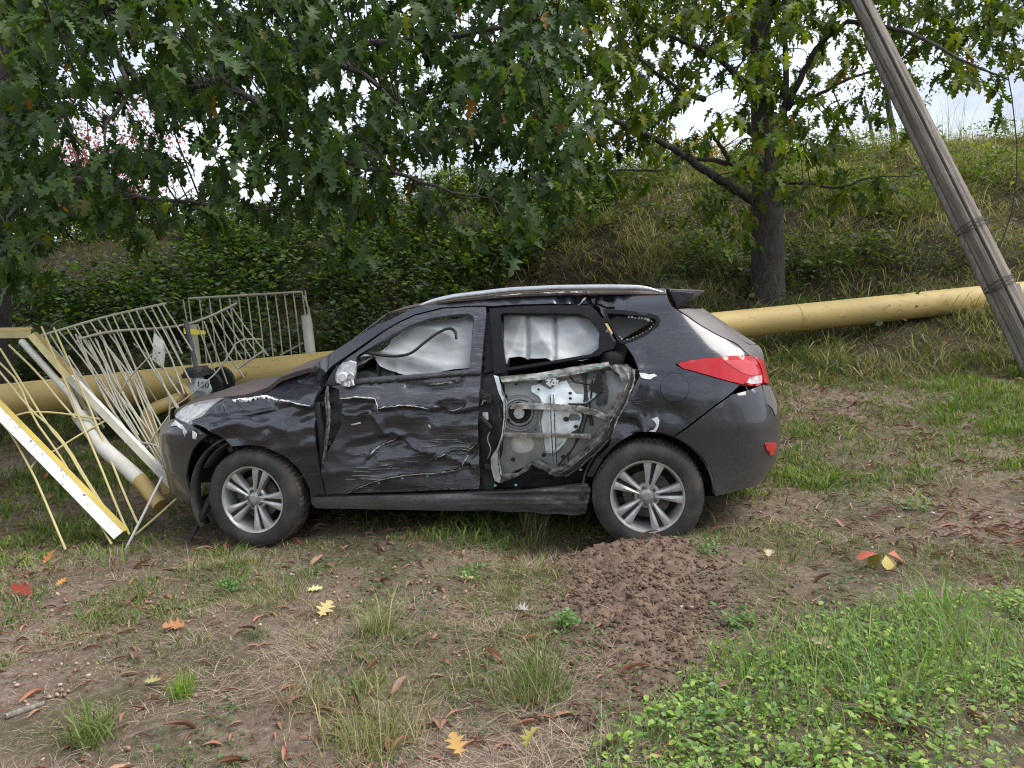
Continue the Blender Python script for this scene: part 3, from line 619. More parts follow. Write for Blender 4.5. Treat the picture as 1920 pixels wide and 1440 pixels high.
def d_fender(s, w):
    d = np.zeros_like(s)
    r, sd = disp_poly(CT['l_fender_crack'], s, w)
    d += np.where(sd > 0, .05 * np.exp(-(r / .12) ** 2) * ss(0, .02, r), 0) - .010 * np.exp(-(r / .015) ** 2)
    r, sd = disp_poly(CT['l_fender_ridge'], s, w); d += -.014 * np.exp(-(r / .02) ** 2)
    r, sd = disp_poly(CT['l_fender_ridge2'], s, w); d += -.028 * np.exp(-(r / .03) ** 2)
    c = CT['c_fender']
    d += .045 * g2(s, w, c[0], .13, .055) + .03 * g2(s, w, c[1], .06, .035, .3) + .025 * g2(s, w, c[2], .09, .03) + .03 * g2(s, w, c[3], .1, .05)
    d += (.035 * ridged(s * 4.2, w * 6.5, 2, 84) - .012) * ss(.55, .75, w)
    return d

def d_side(s, w):
    d = np.zeros_like(s)
    r, sd = disp_poly(CT['l_quarter'], s, w); d += -.02 * np.exp(-(r / .02) ** 2) + np.where(sd > 0, .03 * np.exp(-(r / .07) ** 2), 0)
    c = CT['c_quarter']
    d += .04 * g2(s, w, c[0], .07, .08) + .035 * g2(s, w, c[1], .09, .14) + .015 * g2(s, w, c[2], .09, .05) + .010 * g2(s, w, c[3], .05, .07, .6)
    q = (s > 2.2) & (w < 1.25)
    d += np.where(q, .055 * (ridged(s * 6, w * 6, 2, 91) - .3) * np.exp(-((s - 2.45) / .25) ** 2), 0)
    # shoulder crease running back to the tail light
    d += -.010 * np.exp(-((w - 1.135 - .03 * (s - 2.6)) / .02) ** 2) * ss(2.3, 2.6, s) * (1 - ss(2.9, 3.1, s))
    # buckled roof edge over the rear door
    d += .05 * g2(s, w, (2.32, 1.60), .16, .035) * (1 + .8 * np.sin(s * 60)) + .02 * (fbm(s * 16, w * 22, 3, 95) - .5) * g2(s, w, (1.9, 1.6), .7, .06)
    return d

def d_bump(s, w):
    return .02 * (fbm(s * 6, w * 6, 3, 101) - .5) - .006 * np.exp(-((w - .52) / .008) ** 2)

def d_rbump(s, w):
    wl = .60 + .10 * np.clip((s - 3.0) / .5, 0, 1)
    return .006 * np.exp(-((w - wl) / .006) ** 2) + .030 * ss(.0, .16, w - (.93 - .1 * np.clip((s - 3.2) / .3, 0, 1))) * 0

def d_sill(s, w):
    return .018 * np.exp(-((w - .37 + .02 * (s - 1.3)) / .012) ** 2) + .03 * ss(.36, .30, w) * 0 + (.035 * (fbm(s * 12, w * 25, 3, 111) - .5)) * ss(1.4, 2.0, s) + .008 * np.sin(w * 160) * ss(1.3, 1.7, s)

def d_crumple(amp, f=14, seed=121):
    return lambda s, w: amp * (fbm(s * f, w * f, 3, seed) - .5)

def d_torn(s, w):
    r, sd = disp_poly([(p[0] - .0, p[1]) for p in CT['door_edge_rear'][2:12]], s, w)
    return .010 * np.cos(r * 2 * math.pi / .034) * np.exp(-(r / .09) ** 2) + .03 * (fbm(s * 13, w * 13, 3, 161) - .5) + .02 * ss(.05, .0, r) + .012 * (fbm(s * 45, w * 45, 2, 165) - .5)

def pin(poly, x, y):
    P = np.array(poly); c = np.zeros(np.shape(x), bool); n = len(P)
    for i in range(n):
        x0, y0 = P[i - 1]; x1, y1 = P[i]
        k = ((y0 > y) != (y1 > y)) & (x < (x1 - x0) * (y - y0) / (y1 - y0 + 1e-15) + x0)
        c ^= k
    return c

def resample(poly, st):
    out = []
    n = len(poly)
    for i in range(n):
        a = np.array(poly[i]); b = np.array(poly[(i + 1) % n])
        k = max(1, int(round(np.linalg.norm(b - a) / st)))
        for j in range(k): out.append(tuple(a + (b - a) * j / k))
    return out

def tri2d(poly, holes, st):
    loops = [resample(poly, st)] + [resample(h, st) for h in holes]
    V = []; E = []
    for L in loops:
        b = len(V); V += L; E += [(b + i, b + (i + 1) % len(L)) for i in range(len(L))]
    P = np.array(poly)
    gx_ = np.arange(P[:, 0].min() + st * .5, P[:, 0].max(), st); gy_ = np.arange(P[:, 1].min() + st * .5, P[:, 1].max(), st)
    if len(gx_) and len(gy_):
        A, B = np.meshgrid(gx_, gy_, indexing='ij')
        A = A + (np.arange(len(gy_)) % 2)[None, :] * st * .5
        A = A.ravel(); B = B.ravel()
        k = pin(loops[0], A, B)
        for h in loops[1:]: k &= ~pin(h, A, B)
        A, B = A[k], B[k]
        if len(A):
            bd = np.array(V)
            dm = np.min(np.hypot(A[:, None] - bd[None, :, 0], B[:, None] - bd[None, :, 1]), 1)
            k = dm > st * .45
            V = V + list(zip(A[k], B[k]))
    r = delaunay_2d_cdt([Vector((float(a), float(b))) for a, b in V], E, [], 0, 1e-6)
    v2 = np.array([(p.x, p.y) for p in r[0]]); tr = np.array([f for f in r[2] if len(f) == 3])
    c = v2[tr].mean(1)
    k = pin(loops[0], c[:, 0], c[:, 1])
    for h in loops[1:]: k &= ~pin(h, c[:, 0], c[:, 1])
    return v2, tr[k]

def skin(s, w, d):
    """flank point pushed d metres inwards along the surface normal"""
    e = 1e-3
    P = np.stack(surf(s, w), -1)
    a = (np.stack(surf(s + e, w), -1) - np.stack(surf(s - e, w), -1)); b = (np.stack(surf(s, w + e), -1) - np.stack(surf(s, w - e), -1))
    n = np.cross(b, a); n /= np.linalg.norm(n, axis=-1, keepdims=True) + 1e-12
    return P + n * np.asarray(d)[..., None]

def panel(name, key, mat, parent, off=0., holes=(), st=.025, thick=.018, disp=None, mirror=False, both=False):
    poly = CT[key] if isinstance(key, str) else key
    v2, T = tri2d(poly, [CT[h] if isinstance(h, str) else h for h in holes], st)
    d = np.full(len(v2), float(off))
    if disp is not None: d = d + disp(v2[:, 0], v2[:, 1])
    P = skin(v2[:, 0], v2[:, 1], d)
    # orientation outward (towards -v)
    A = P[T[:, 1]] - P[T[:, 0]]; B = P[T[:, 2]] - P[T[:, 0]]
    if np.cross(A, B)[:, 1].sum() > 0: T = T[:, ::-1]
    V = [tuple(p) for p in P]; Fc = [tuple(t) for t in T]
    if thick:
        ec = {}
        for t in T:
            for a, b in ((t[0], t[1]), (t[1], t[2]), (t[2], t[0])): ec[(a, b)] = ec.get((a, b), 0) + 1
        bd = [e for e in ec if (e[1], e[0]) not in ec]
        Q = skin(v2[:, 0], v2[:, 1], d + thick)
        m1 = {}
        def idx_(i, back):
            k = (i, back)
            if k not in m1: m1[k] = len(V); V.append(tuple((Q if back else P)[i]))
            return m1[k]
        for a, b in bd: Fc.append((idx_(a, 0), idx_(a, 1), idx_(b, 1), idx_(b, 0)))
    if mirror or both:
        V2 = [(x, 1.82 - y, z) for x, y, z in V]; F2 = [tuple(reversed(f)) for f in Fc]
        if mirror: V, Fc = V2, F2
        else: b = len(V); V = V + V2; Fc = Fc + [tuple(i + b for i in f) for f in F2]
    return ob(name, mesh(name, V, Fc, True), mat, parent)

def strip(name, pts, width, mat, parent, off=-.003, disp=None, jag=0., st=.012, taper=True):
    """ragged thin band lying on the panel along a polyline"""
    L = []
    for a, b in zip(pts[:-1], pts[1:]):
        a = np.array(a); b = np.array(b); k = max(1, int(np.linalg.norm(b - a) / st))
        L += [a + (b - a) * j / k for j in range(k)]
    L.append(np.array(pts[-1])); L = np.array(L)
    t = np.gradient(L, axis=0); t /= np.linalg.norm(t, axis=1, keepdims=True) + 1e-9
    nrm = np.stack([-t[:, 1], t[:, 0]], 1)
    wd = width * (.35 + rng.random(len(L)) * 1.0)
    if taper: wd *= np.minimum(1, np.minimum(np.arange(len(L)), np.arange(len(L))[::-1]) / 3. + .15)
    j = (rng.random((len(L), 2)) - .5) * jag
    A = L + j + nrm * wd[:, None] / 2; B = L + j - nrm * wd[:, None] / 2
    S2 = np.concatenate([A, B]); d = np.full(len(S2), off)
    if disp is not None: d = d + disp(S2[:, 0], S2[:, 1])
    P = skin(S2[:, 0], S2[:, 1], d); n = len(L)
    Pb = skin(S2[:, 0], S2[:, 1], d + .004)
    Fc = [(i, i + 1, n + i + 1, n + i) for i in range(n - 1)]
    Fc += [(i + 1, i, 2 * n + i, 2 * n + i + 1) for i in range(n - 1)] + [(n + i, n + i + 1, 3 * n + i + 1, 3 * n + i) for i in range(n - 1)]
    return ob(name, mesh(name, np.concatenate([P, Pb]), Fc, True), mat, parent)

def p3(s, w, d): return Vector(tuple(float(x) for x in skin(np.array(s), np.array(w), np.array(float(d)))))

car = empty('crashed_car')
_y, _p, _r = -1.63876714e-01, -5.20094597e-02, -5.09266093e-03
car.matrix_world = Matrix.Translation((-1.7468781, 5.2385054, -.1885622)) @ Matrix.Rotation(_y, 4, 'Z') @ Matrix.Rotation(_p, 4, 'Y') @ Matrix.Rotation(_r, 4, 'X')
tag(car, 'crashed dark grey five-door SUV with torn rear door, standing against the yellow pipe', 'car')

# --- outer skin, near flank
panel('front_fender', 'fender', M_PAINT, car, disp=d_fender, st=.014)['label'] = 'dented front fender with a white crack along the top'
hl = panel('headlight', 'headlight', M_LAMP, car, off=-.004, st=.03)
panel('lamp_reflector', 'headlight', M_PLAST, hl, off=.03, st=.03, disp=d_crumple(.05, 18))
panel('front_bumper', 'front_bumper', M_PDIRTY, car, disp=d_bump, st=.03, both=False)
panel('front_bumper', [(-1.22, .30), (-.35, .32), (-.36, .62), (-.55, .80), (-.95, .86), (-1.22, .86)], M_PDIRTY, car, st=.06, mirror=True)
door = panel('front_door', 'front_door', M_DOOR, car, disp=d_door, holes=('front_door_hole',), st=.012, thick=.03)
door['label'] = 'scraped and caved-in front door'
bs_ = panel('side_frame_and_quarter', 'body_side', M_PAINT, car, disp=d_side, holes=('quarter_window_hole',), st=.022, thick=.03)
rd = panel('rear_door', 'rear_door_frame', M_TRIM, car, holes=('rear_door_hole',), off=.004, st=.03, thick=.03)
rd['label'] = 'rear door stripped of its outer skin'
panel('quarter_window_trim', 'quarter_window_trim', M_TRIM, car, off=-.005, holes=('quarter_window_hole',), st=.03)
panel('rear_bumper', 'rear_bumper', M_PDIRTY, car, disp=d_rbump, st=.03, both=True)
panel('tailgate', 'tailgate', M_DUSTG, car, st=.03, both=True)
panel('rear_window', 'rear_window', M_DUSTG, car, st=.04, off=.004, both=True)
tl = panel('tail_light', 'tail_light', M_RED, car, off=-.008, st=.025, thick=.03)
lw_ = np.array(CT['tail_lamp_white']); panel('reversing_lens', [tuple(lw_.mean(0) + (p - lw_.mean(0)) * .85) for p in lw_], M_LAMPW, tl, off=-.011, st=.02, thick=.004)
panel('lamp_arc', 'tail_lamp_arc', M_RED2, tl, off=-.0105, st=.025, thick=.003)
panel('tail_light_inner', 'gate_light', M_RED2, car, off=-.008, st=.025, thick=.02)
panel('tail_light', 'tail_light', M_RED, car, off=-.008, st=.04, thick=.03, mirror=True)
fc = panel('fuel_cap', 'fuel_cap', M_PAINT, car, off=-.006, disp=d_side, st=.02, thick=.004)
o_ = [((a - CT['fuel_cap'][0][0]), b) for a, b in CT['fuel_cap']]
fcc = np.mean(CT['fuel_cap'], 0)
panel('cap_gap', [tuple(fcc + (np.array(p) - fcc) * 1.06) for p in CT['fuel_cap']], M_BLACK, fc, off=-.0035, disp=d_side, st=.02, thick=.002)
panel('reflector', 'reflector', M_RED2, car, off=-.006, st=.02)
sill = panel('sill', 'sill', carpaint('sill_paint', .35, .6, rough=.3, low=.25), car, disp=d_sill, st=.016, thick=.05)
panel('sill', [(.4, .25), (2.25, .25), (2.25, .40), (.4, .40)], M_PAINT, car, mirror=True, st=.08)
# --- far flank, undamaged
mf = [p for p in CT['front_door'] ]
far_side = [(-.35, .86), (-.2, 1.03), (.1, 1.06), (.40, 1.16), (.66, 1.40), (.86, 1.53), (1.12, 1.60), (2.75, 1.60), (2.86, 1.52), (3.09, 1.39), (3.34, 1.26), (3.38, 1.16), (3.4, .95), (3.1, .62), (3.02, .45), (2.95, .58), (2.78, .70), (2.62, .73), (2.45, .69), (2.3, .55), (2.24, .40), (.42, .40), (.36, .56), (.2, .70), (0, .74), (-.2, .68), (-.34, .55)]
fh1 = [(.62, 1.14), (.80, 1.36), (1.05, 1.50), (1.5, 1.52), (1.55, 1.17)]
fh2 = [(1.68, 1.18), (1.66, 1.52), (2.25, 1.52), (2.42, 1.32), (2.36, 1.24)]
panel('far_flank', far_side, M_PAINT, car, holes=(fh1, fh2), st=.05, thick=.03, mirror=True)
# --- bonnet, cowl, windscreen, roof
he = np.array(CT['hood_edge'])
def hood():
    us = np.concatenate([np.linspace(-.78, .43, 44)])
    wn = np.interp(us, np.concatenate([[-.80, -.62], he[:, 0]]), np.concatenate([[.905, .955], he[:, 1]]))
    vs_ = np.linspace(0, 1, 31); V = []; 
    for i, u in enumerate(us):
        fx = np.interp(u, [-.8, -.6, -.3, .43], [.46, .30, .19, .19])
        for t in vs_:
            v = fx + (1.82 - 2 * fx) * t
            c = 4 * t * (1 - t)
            w = wn[i] + .055 * c ** .8 - .015 * np.exp(-(((t - .14) + (u + .4) * .05) / .03) ** 2) + .02 * np.exp(-((u - .05 - .5 * t) / .12) ** 2) * (1 - t)
            if t > .5: w -= .03 * (t - .5)
            V.append((u, v, w + .014 * (fbm(np.array(u * 4.), np.array(v * 4.), 3, 131) - .5)))
    n = len(vs_); m = len(us)
    Fc = [(i * n + j, i * n + j + 1, (i + 1) * n + j + 1, (i + 1) * n + j) for i in range(m - 1) for j in range(n - 1)]
    Fc = [tuple(reversed(f)) for f in Fc]
    b = len(V); V += [(x, y + (.004 if y < .9 else -.004), z - .03) for x, y, z in V]
    ring = [i * n for i in range(m)] + [(m - 1) * n + j for j in range(1, n)] + [i * n + n - 1 for i in range(m - 2, -1, -1)] + [j for j in range(n - 2, 0, -1)]
    Fc += [(ring[k], ring[(k + 1) % len(ring)], b + ring[(k + 1) % len(ring)], b + ring[k]) for k in range(len(ring))]
    return ob('bonnet', mesh('bonnet', V, Fc, True), M_DUST, car)
smooth_by_angle(hood(), 40)
def loft(name, rows, mat, thick=.01, parent=None):
    rows = [np.array(r, float) for r in rows]; m = len(rows); n = len(rows[0]); V = np.concatenate(rows)
    Fc = [(i * n + j, (i + 1) * n + j, (i + 1) * n + j + 1, i * n + j + 1) for i in range(m - 1) for j in range(n - 1)]
    o = ob(name, mesh(name, V, Fc, True), mat, parent or car)
    if thick:
        md = o.modifiers.new('solid', 'SOLIDIFY'); md.thickness = thick; md.offset = -1
    return o
def roofrow(u, w, vi, crown=.045, n=17):
    t = np.linspace(0, 1, n)
    return np.stack([np.full(n, u), vi + (1.82 - 2 * vi) * t, w + crown * (1 - (2 * t - 1) ** 2)], 1)
ru = [(.93, 1.555, .315), (1.0, 1.575, .33), (1.15, 1.60, .34), (1.4, 1.622, .345), (1.8, 1.635, .35), (2.2, 1.63, .35), (2.55, 1.615, .345), (2.80, 1.60, .34)]
loft('roof', [roofrow(*a, crown=.03) for a in ru], M_DUST, .012)
loft('windscreen', [roofrow(.34, 1.12, .20, .02), roofrow(.55, 1.28, .23, .02), roofrow(.78, 1.45, .29, .025), roofrow(.93, 1.55, .315, .03)], M_GLASS, .006)
loft('cowl', [roofrow(.30, 1.08, .2, .0), roofrow(.36, 1.12, .2, .0)], M_TRIM, .02)
# spoiler
spo = CT['spoiler']
b = MB(); b.prism([(p[0], p[1]) for p in spo], 1.0, lambda a, c, h: (a, .33 + .02 * (h < .5) + h * 1.16, c + .02 * 0))
o = b.build('spoiler', M_DUSTG, car); bevel(o, .006)
b = MB(); b.prism([(spo[0][0] + .004, spo[0][1] - .012), (spo[2][0], spo[2][1] - .018), (spo[5][0] - .02, spo[5][1] + .004), (spo[6][0] + .002, spo[6][1] + .014)], 1, lambda a, c, h: (a, .322 + .02 * h, c)); bevel(b.build('spoiler_side', M_PAINT, o), .004)
# roof rails
rt = np.array(CT['rail_top'])
def rail(mir):
    b = MB(); V = []; n = 8
    us = np.linspace(rt[0, 0], rt[-1, 0], 40); ws = np.interp(us, rt[:, 0], rt[:, 1])
    k = np.hanning(5); k /= k.sum(); ws2 = np.convolve(np.pad(ws, 2, mode='edge'), k, 'valid')
    for i, u in enumerate(us):
        e = min(1, min(i, 39 - i) / 6 + .12); h = .046 * e ** .7; wd = .036 * (.4 + .6 * e)
        for a in range(10):
            th = 2 * math.pi * a / 10
            ca, sa = math.cos(th), math.sin(th)
            y = .36 + wd / 2 * (abs(ca) ** .5 * (1 if ca > 0 else -1)); z = ws2[i] - h / 2 + h / 2 * (abs(sa) ** .5 * (1 if sa > 0 else -1))
            V.append((u, y if not mir else 1.82 - y, z))
    Fc = [(i * 10 + a, (i + 1) * 10 + a, (i + 1) * 10 + (a + 1) % 10, i * 10 + (a + 1) % 10) for i in range(39) for a in range(10)] + [tuple(range(10)), tuple(390 + a for a in range(9, -1, -1))]
    if not mir: Fc = [tuple(reversed(f)) for f in Fc]
    r = ob('roof_rail', mesh('roof_rail', V, Fc, True), M_SILV, car)
    if not mir:
        b2 = MB()
        for dz in (-.017,): b2.tube([(u, .3405, w - .023 + dz * .4) for u, w in zip(us[4:-4], ws2[4:-4])], .0022, 5)
        b2.build('rail_groove', M_BLACK, r)
rail(False); rail(True)
# shark-fin and bent aerial on the roof
b = MB(); ap = (2.72, .82, 1.632)
b.add([(ap[0] - .06, ap[1] - .025, ap[2]), (ap[0] + .05, ap[1] - .03, ap[2]), (ap[0] + .05, ap[1] + .03, ap[2]), (ap[0] - .06, ap[1] + .025, ap[2]), (ap[0] + .03, ap[1] - .01, ap[2] + .035), (ap[0] + .03, ap[1] + .01, ap[2] + .035)], [(0, 1, 4), (1, 2, 5, 4), (2, 3, 5), (3, 0, 4, 5)])
b.tube([(ap[0] + .02, ap[1], ap[2] + .025), (ap[0] + .10, ap[1], ap[2] + .16)], [.007, .004], 6)
b.build('aerial', M_TRIM, car)
# --- dark structure behind the gaps
inner = [(-.30, .80), (.45, 1.06), (.60, 1.10), (2.45, 1.20), (3.35, 1.12), (3.40, .62), (3.04, .5), (2.9, .66), (2.64, .735), (2.4, .66), (2.26, .36), (.40, .36), (.32, .58), (.16, .70), (0, .735), (-.2, .68)]
panel('inner_body', inner, M_DARK, car, off=.15, st=.07, thick=0)
panel('b_pillar', 'b_pillar', M_DARK, car, off=.065, st=.03, thick=.03, disp=d_crumple(.03, 20))
panel('hinge_cavity', 'hinge_gap', M_DARK, car, off=.075, st=.03, thick=.02, disp=d_crumple(.03, 16))
panel('outer_b_pillar', [(1.585, 1.555), (1.655, 1.555), (1.70, 1.18), (1.63, 1.16)], M_TRIM, car, off=.035, st=.03)
# --- stripped rear door
ip = panel('inner_panel', 'door_inner', M_GREY, rd, off=.085, holes=('speaker_hole', 'access_hole', 'upper_sheet'), st=.022, thick=.02, disp=lambda s, w: .012 * (fbm(s * 10, w * 10, 3, 141) - .5) - .008 * (g2(s, w, tuple(np.mean(CT['speaker_ring'], 0)), .11, .11) > .35))
panel('plastic_sheet', 'access_hole', M_FOIL, rd, off=.10, st=.02, thick=0, disp=d_crumple(.03, 22))
panel('plastic_sheet', 'upper_sheet', M_FOIL, rd, off=.10, st=.02, thick=0, disp=d_crumple(.03, 18))
shc = np.mean(CT['speaker_hole'], 0)
panel('speaker_cone', [tuple(shc + (np.array(p) - shc) * 1.05) for p in CT['speaker_hole']], M_BLACK, rd, off=.10, st=.02, thick=0, disp=lambda s, w: .03 * g2(s, w, tuple(shc), .04, .04))
panel('speaker_magnet', [tuple(shc + np.array((-.005, -.01)) + (np.array(p) - shc) * .46) for p in CT['speaker_hole']], M_PLAST, rd, off=.085, st=.02, thick=.02)
mo = panel('window_regulator', 'module', M_MOD, rd, off=.055, holes=('module_hole',), st=.016, thick=.02, disp=lambda s, w: .014 * (fbm(s * 14, w * 14, 2, 151) - .5) - .006 * np.sin(s * 70) * .4)
panel('regulator_rail', 'regulator_rail', M_MOD, mo, off=.035, st=.02, thick=.015)
panel('belt_reinforcement', 'belt_beam', M_GREYD, rd, off=.005, st=.014, thick=.05, disp=lambda s, w: .012 * np.sin((w - .12 * s) * 190) * .5 + .006 * (fbm(s * 15, w * 15, 2, 5) - .5))
panel('impact_beam', 'beam_upper', M_GREYD, rd, off=.02, st=.012, thick=.035, disp=lambda s, w: .008 * (fbm(s * 20, w * 60, 2, 6) - .5))
panel('impact_beam', 'beam_lower', M_GREYD, rd, off=.03, st=.012, thick=.03)
panel('front_flange', 'door_flange_front', pm('light_steel_edge', (.62, .66, .67), (.34, .35, .35), 14, .4, .4), rd, off=.0, st=.014, thick=.05, disp=d_crumple(.02, 20))
M_TORN = pm('grimy_rolled_steel', (.21, .20, .19), (.06, .055, .05), 26, .45, .35, bmp=.8)
panel('torn_rear_edge', 'door_edge_rear', M_TORN, rd, off=.01, st=.013, thick=.05, disp=d_torn)
panel('folded_bottom_edge', 'door_bottom_fold', M_TORN, rd, off=.0, st=.013, thick=.04, disp=d_crumple(.03, 18, 171))
panel('latch', 'latch_box', M_DARK, rd, off=.04, st=.02, thick=.03)
er = CT['door_edge_rear']
for k_, sh in enumerate((.012, .032, .058)):
    pts_ = [(p[0] - sh * .8, p[1] + (sh * .45 if i > 4 else 0)) for i, p in enumerate(er[3:11])]
    strip('edge_fold_shading', pts_, .007 if k_ else .010, M_GREYD if k_ != 1 else M_BLACK, rd, off=-.012 + .006 * k_, disp=d_torn, jag=.006, taper=False)  # pale strips painted as sharp highlights along the rolled edge, black line between
strip('edge_fold_shading', CT['door_flange_front'][2:9], .006, M_BLACK, rd, off=-.006, jag=.004)  # black line painted as the shadowed edge of the front flange
mdl = CT['module']
strip('pressed_rib', mdl[10:17], .008, M_GREY, rd, off=.040, jag=0, taper=False)
strip('pressed_rib', [(p[0] - .012, p[1] + .02) for p in mdl[20:28]], .007, M_GREY, rd, off=.040, jag=0, taper=False)
for dx in (-.010, .012):
    strip('rail_groove', [(np.mean([p[0] for p in CT['regulator_rail']]) + dx, 1.02), (np.mean([p[0] for p in CT['regulator_rail']]) + dx, .56)], .005, M_DARK, rd, off=.030, jag=0, taper=False)
for k_, (ds, dw, r_) in enumerate(((.14, .20, .012), (.19, .18, .008), (.13, .15, .007), (.33, .12, .010), (.33, .085, .009), (.30, -.05, .016), (.22, -.10, .008), (.36, -.10, .012), (.31, -.16, .010), (.27, -.30, .014), (.27, -.36, .012), (.10, -.12, .006), (-.07, -.05, .007), (-.02, .20, .010))):
    c0 = (shc[0] + ds, shc[1] + dw)
    panel('pressed_hole', [(c0[0] + r_ * 1.2 * math.cos(a), c0[1] + r_ * math.sin(a)) for a in np.linspace(0, 6.283, 13)[:-1]], M_BLACK, rd, off=.036 if ds > .1 else .07, st=.02, thick=.002)
for k_, pts_ in enumerate(([(.44, .28), (.42, .10), (.40, -.06), (.34, -.24), (.20, -.40)], [(.47, .20), (.45, .02), (.40, -.14), (.30, -.30), (.30, -.42), (.05, -.41)], [(.30, .25), (.36, .19), (.46, .17)], [(-.10, .20), (-.12, .05), (-.10, -.12), (-.14, -.30)])):
    b = MB(); b.tube([p3(shc[0] + a, shc[1] + c, .045) for a, c in pts_], .0055, 6); smooth_by_angle(b.build('door_cable', M_BLACK, rd), 60)
for k_ in range(14):   # broken white clip lattice on top of the regulator
    b = MB(); b.box(p3(shc[0] + .19 + .075 * random.random(), shc[1] + .17 + .06 * random.random(), .02), (.035, .008, .008), Matrix.Rotation(random.random() * 3.1, 3, 'Y')); b.build('clip_fragment', M_WHITE, rd)
for k_ in range(9):    # torn lock mechanism
    b = MB(); b.box(p3(shc[0] + .47 + .05 * random.random(), shc[1] + .10 + .12 * random.random(), .03), (.05, .02, .03), Matrix.Rotation(random.random() * 3.1, 3, 'Y')); b.build('lock_fragment', M_BLACK, rd)
b = MB(); b.tube([p3(shc[0] + .405, shc[1] + .30, .05), p3(shc[0] + .435, shc[1] + .06, .05), p3(shc[0] + .46, shc[1] - .10, .05)], .012, 5); b.build('glass_channel', M_DARK, rd)
sr_ = [tuple(shc + (np.array(p) - shc) * 1.0) for p in CT['speaker_ring']]
strip('speaker_ring', sr_ + [sr_[0]], .010, pm('pressed_edge', (.22, .225, .225), (.16, .16, .16), 9, .4, .2), rd, off=.066, jag=0, taper=False)
strip('speaker_ring', [tuple(shc + (np.array(p) - shc) * .72) for p in sr_ + [sr_[0]]], .007, M_DARK, rd, off=.068, jag=0, taper=False)
strip('belt_moulding', CT['l_door_belt'], .022, M_BLACK, door, off=-.006, disp=d_door, taper=False)
h_ = CT['c_handle'][0]
el = [(h_[0] + .085 * math.cos(a), h_[1] + .028 * math.sin(a) + .006 * math.cos(2 * a)) for a in np.linspace(0, 6.283, 22)]
hd = panel('handle_recess', el[:-1], M_DARK, door, off=-.008, disp=d_door, st=.015, thick=.006)
strip('recess_rim_highlight', el[11:], .006, M_GREYD, hd, off=-.012, disp=d_door, jag=.002)  # pale strips paint the metal highlights on the rim of the handle recess
strip('recess_rim_highlight', el[:9], .003, M_GREYD, hd, off=-.012, disp=d_door, jag=.002)
rc = CT['l_door_recess']
strip('torn_lower_edge', rc[:7], .005, M_GREYD, door, off=-.008, disp=d_door, jag=.003)
strip('torn_lower_edge', rc[6:], .006, M_GREYD, door, off=-.008, disp=d_door, jag=.008)
panel('bare_lower_strip', [(rc[2][0], .402), (rc[3][0] - .03, rc[3][1] - .03), (rc[4][0], rc[4][1] - .06), (rc[5][0], rc[5][1] - .085), (rc[5][0] + .02, .415)], M_BLACK, door, off=-.004, disp=d_door, st=.02, thick=.003)
# bolts on the inner panel
A0, A1_ = np.array(CT['speaker_hole'][0]), shc
for k, (ds, dw) in enumerate([(-.09, .12), (.10, .17), (-.10, -.16), (-.06, -.33), (.14, -.30), (.20, -.14), (.03, -.38)]):
    c = p3(shc[0] + ds, shc[1] + dw, .078); b = MB(); b.lathe([(.0, -.008), (.007, -.008), (.009, 0), (.014, .002), (.014, .01)], 10, 'y', tuple(c)); b.build('bolt', M_DARK, rd)
# cable boot and wires in the B-pillar gap
bp = np.mean(CT['b_pillar'], 0)
s0, w0 = shc[0] - .235, shc[1] - .02
b = MB(); pts = [p3(s0 + .055 * t + .0, w0 - .16 * t * .5, .01 + .02 * t) for t in np.linspace(0, 1, 15)]
b.tube(pts, [.014 + .004 * (i % 2) for i in range(15)], 9); b.build('cable_boot', M_BLACK, car)
for k, (a0, b0, a1, b1) in enumerate([(-.26, .16, -.2, .12), (-.25, .06, -.18, .10), (-.22, -.1, -.25, -.22), (-.19, -.12, -.21, -.30)]):
    b = MB(); b.tube([p3(shc[0] + a0 + (a1 - a0) * t + .012 * math.sin(7 * t + k), shc[1] + b0 + (b1 - b0) * t, .03) for t in np.linspace(0, 1, 9)], .0045, 5); b.build('wire', M_GREYD if k % 2 else M_BLACK, car)
for dw in (.10, -.36):
    b = MB(); c = p3(shc[0] - .215, shc[1] + dw, .04); b.box(c, (.05, .03, .035)); b.box(c + Vector((.03, -.012, 0)), (.03, .03, .05)); o = b.build('hinge', M_DARK, car); bevel(o, .004)
b = MB(); c = p3(shc[0] - .215, shc[1] - .02, .045); b.box(c, (.035, .02, .05)); bevel(b.build('striker_plate', M_PLAST, car), .004)
# bent door edge and tubes in the front hinge gap
de = [p for p in CT['front_door']][-6:]
b = MB(); b.tube([p3(.50 + .02 * math.sin(3 * t), 1.02 - .50 * t, .05) for t in np.linspace(0, 1, 14)], .026, 9); b.build('hinge_tube', M_BLACK, car)
strip('bent_edge', [(.548, 1.10), (.575, .98), (.58, .88), (.565, .78), (.535, .66), (.515, .56)], .012, M_TORN, car, off=.025, taper=False)
strip('bent_edge', [(.59, 1.10), (.61, .95), (.605, .85), (.575, .72), (.535, .60)], .016, M_TORN, car, off=-.01, taper=False)
for dw in (1.0, .72):
    b = MB(); c = p3(.56, dw, .05); b.box(c, (.06, .03, .03)); bevel(b.build('hinge', M_DARK, car), .004)
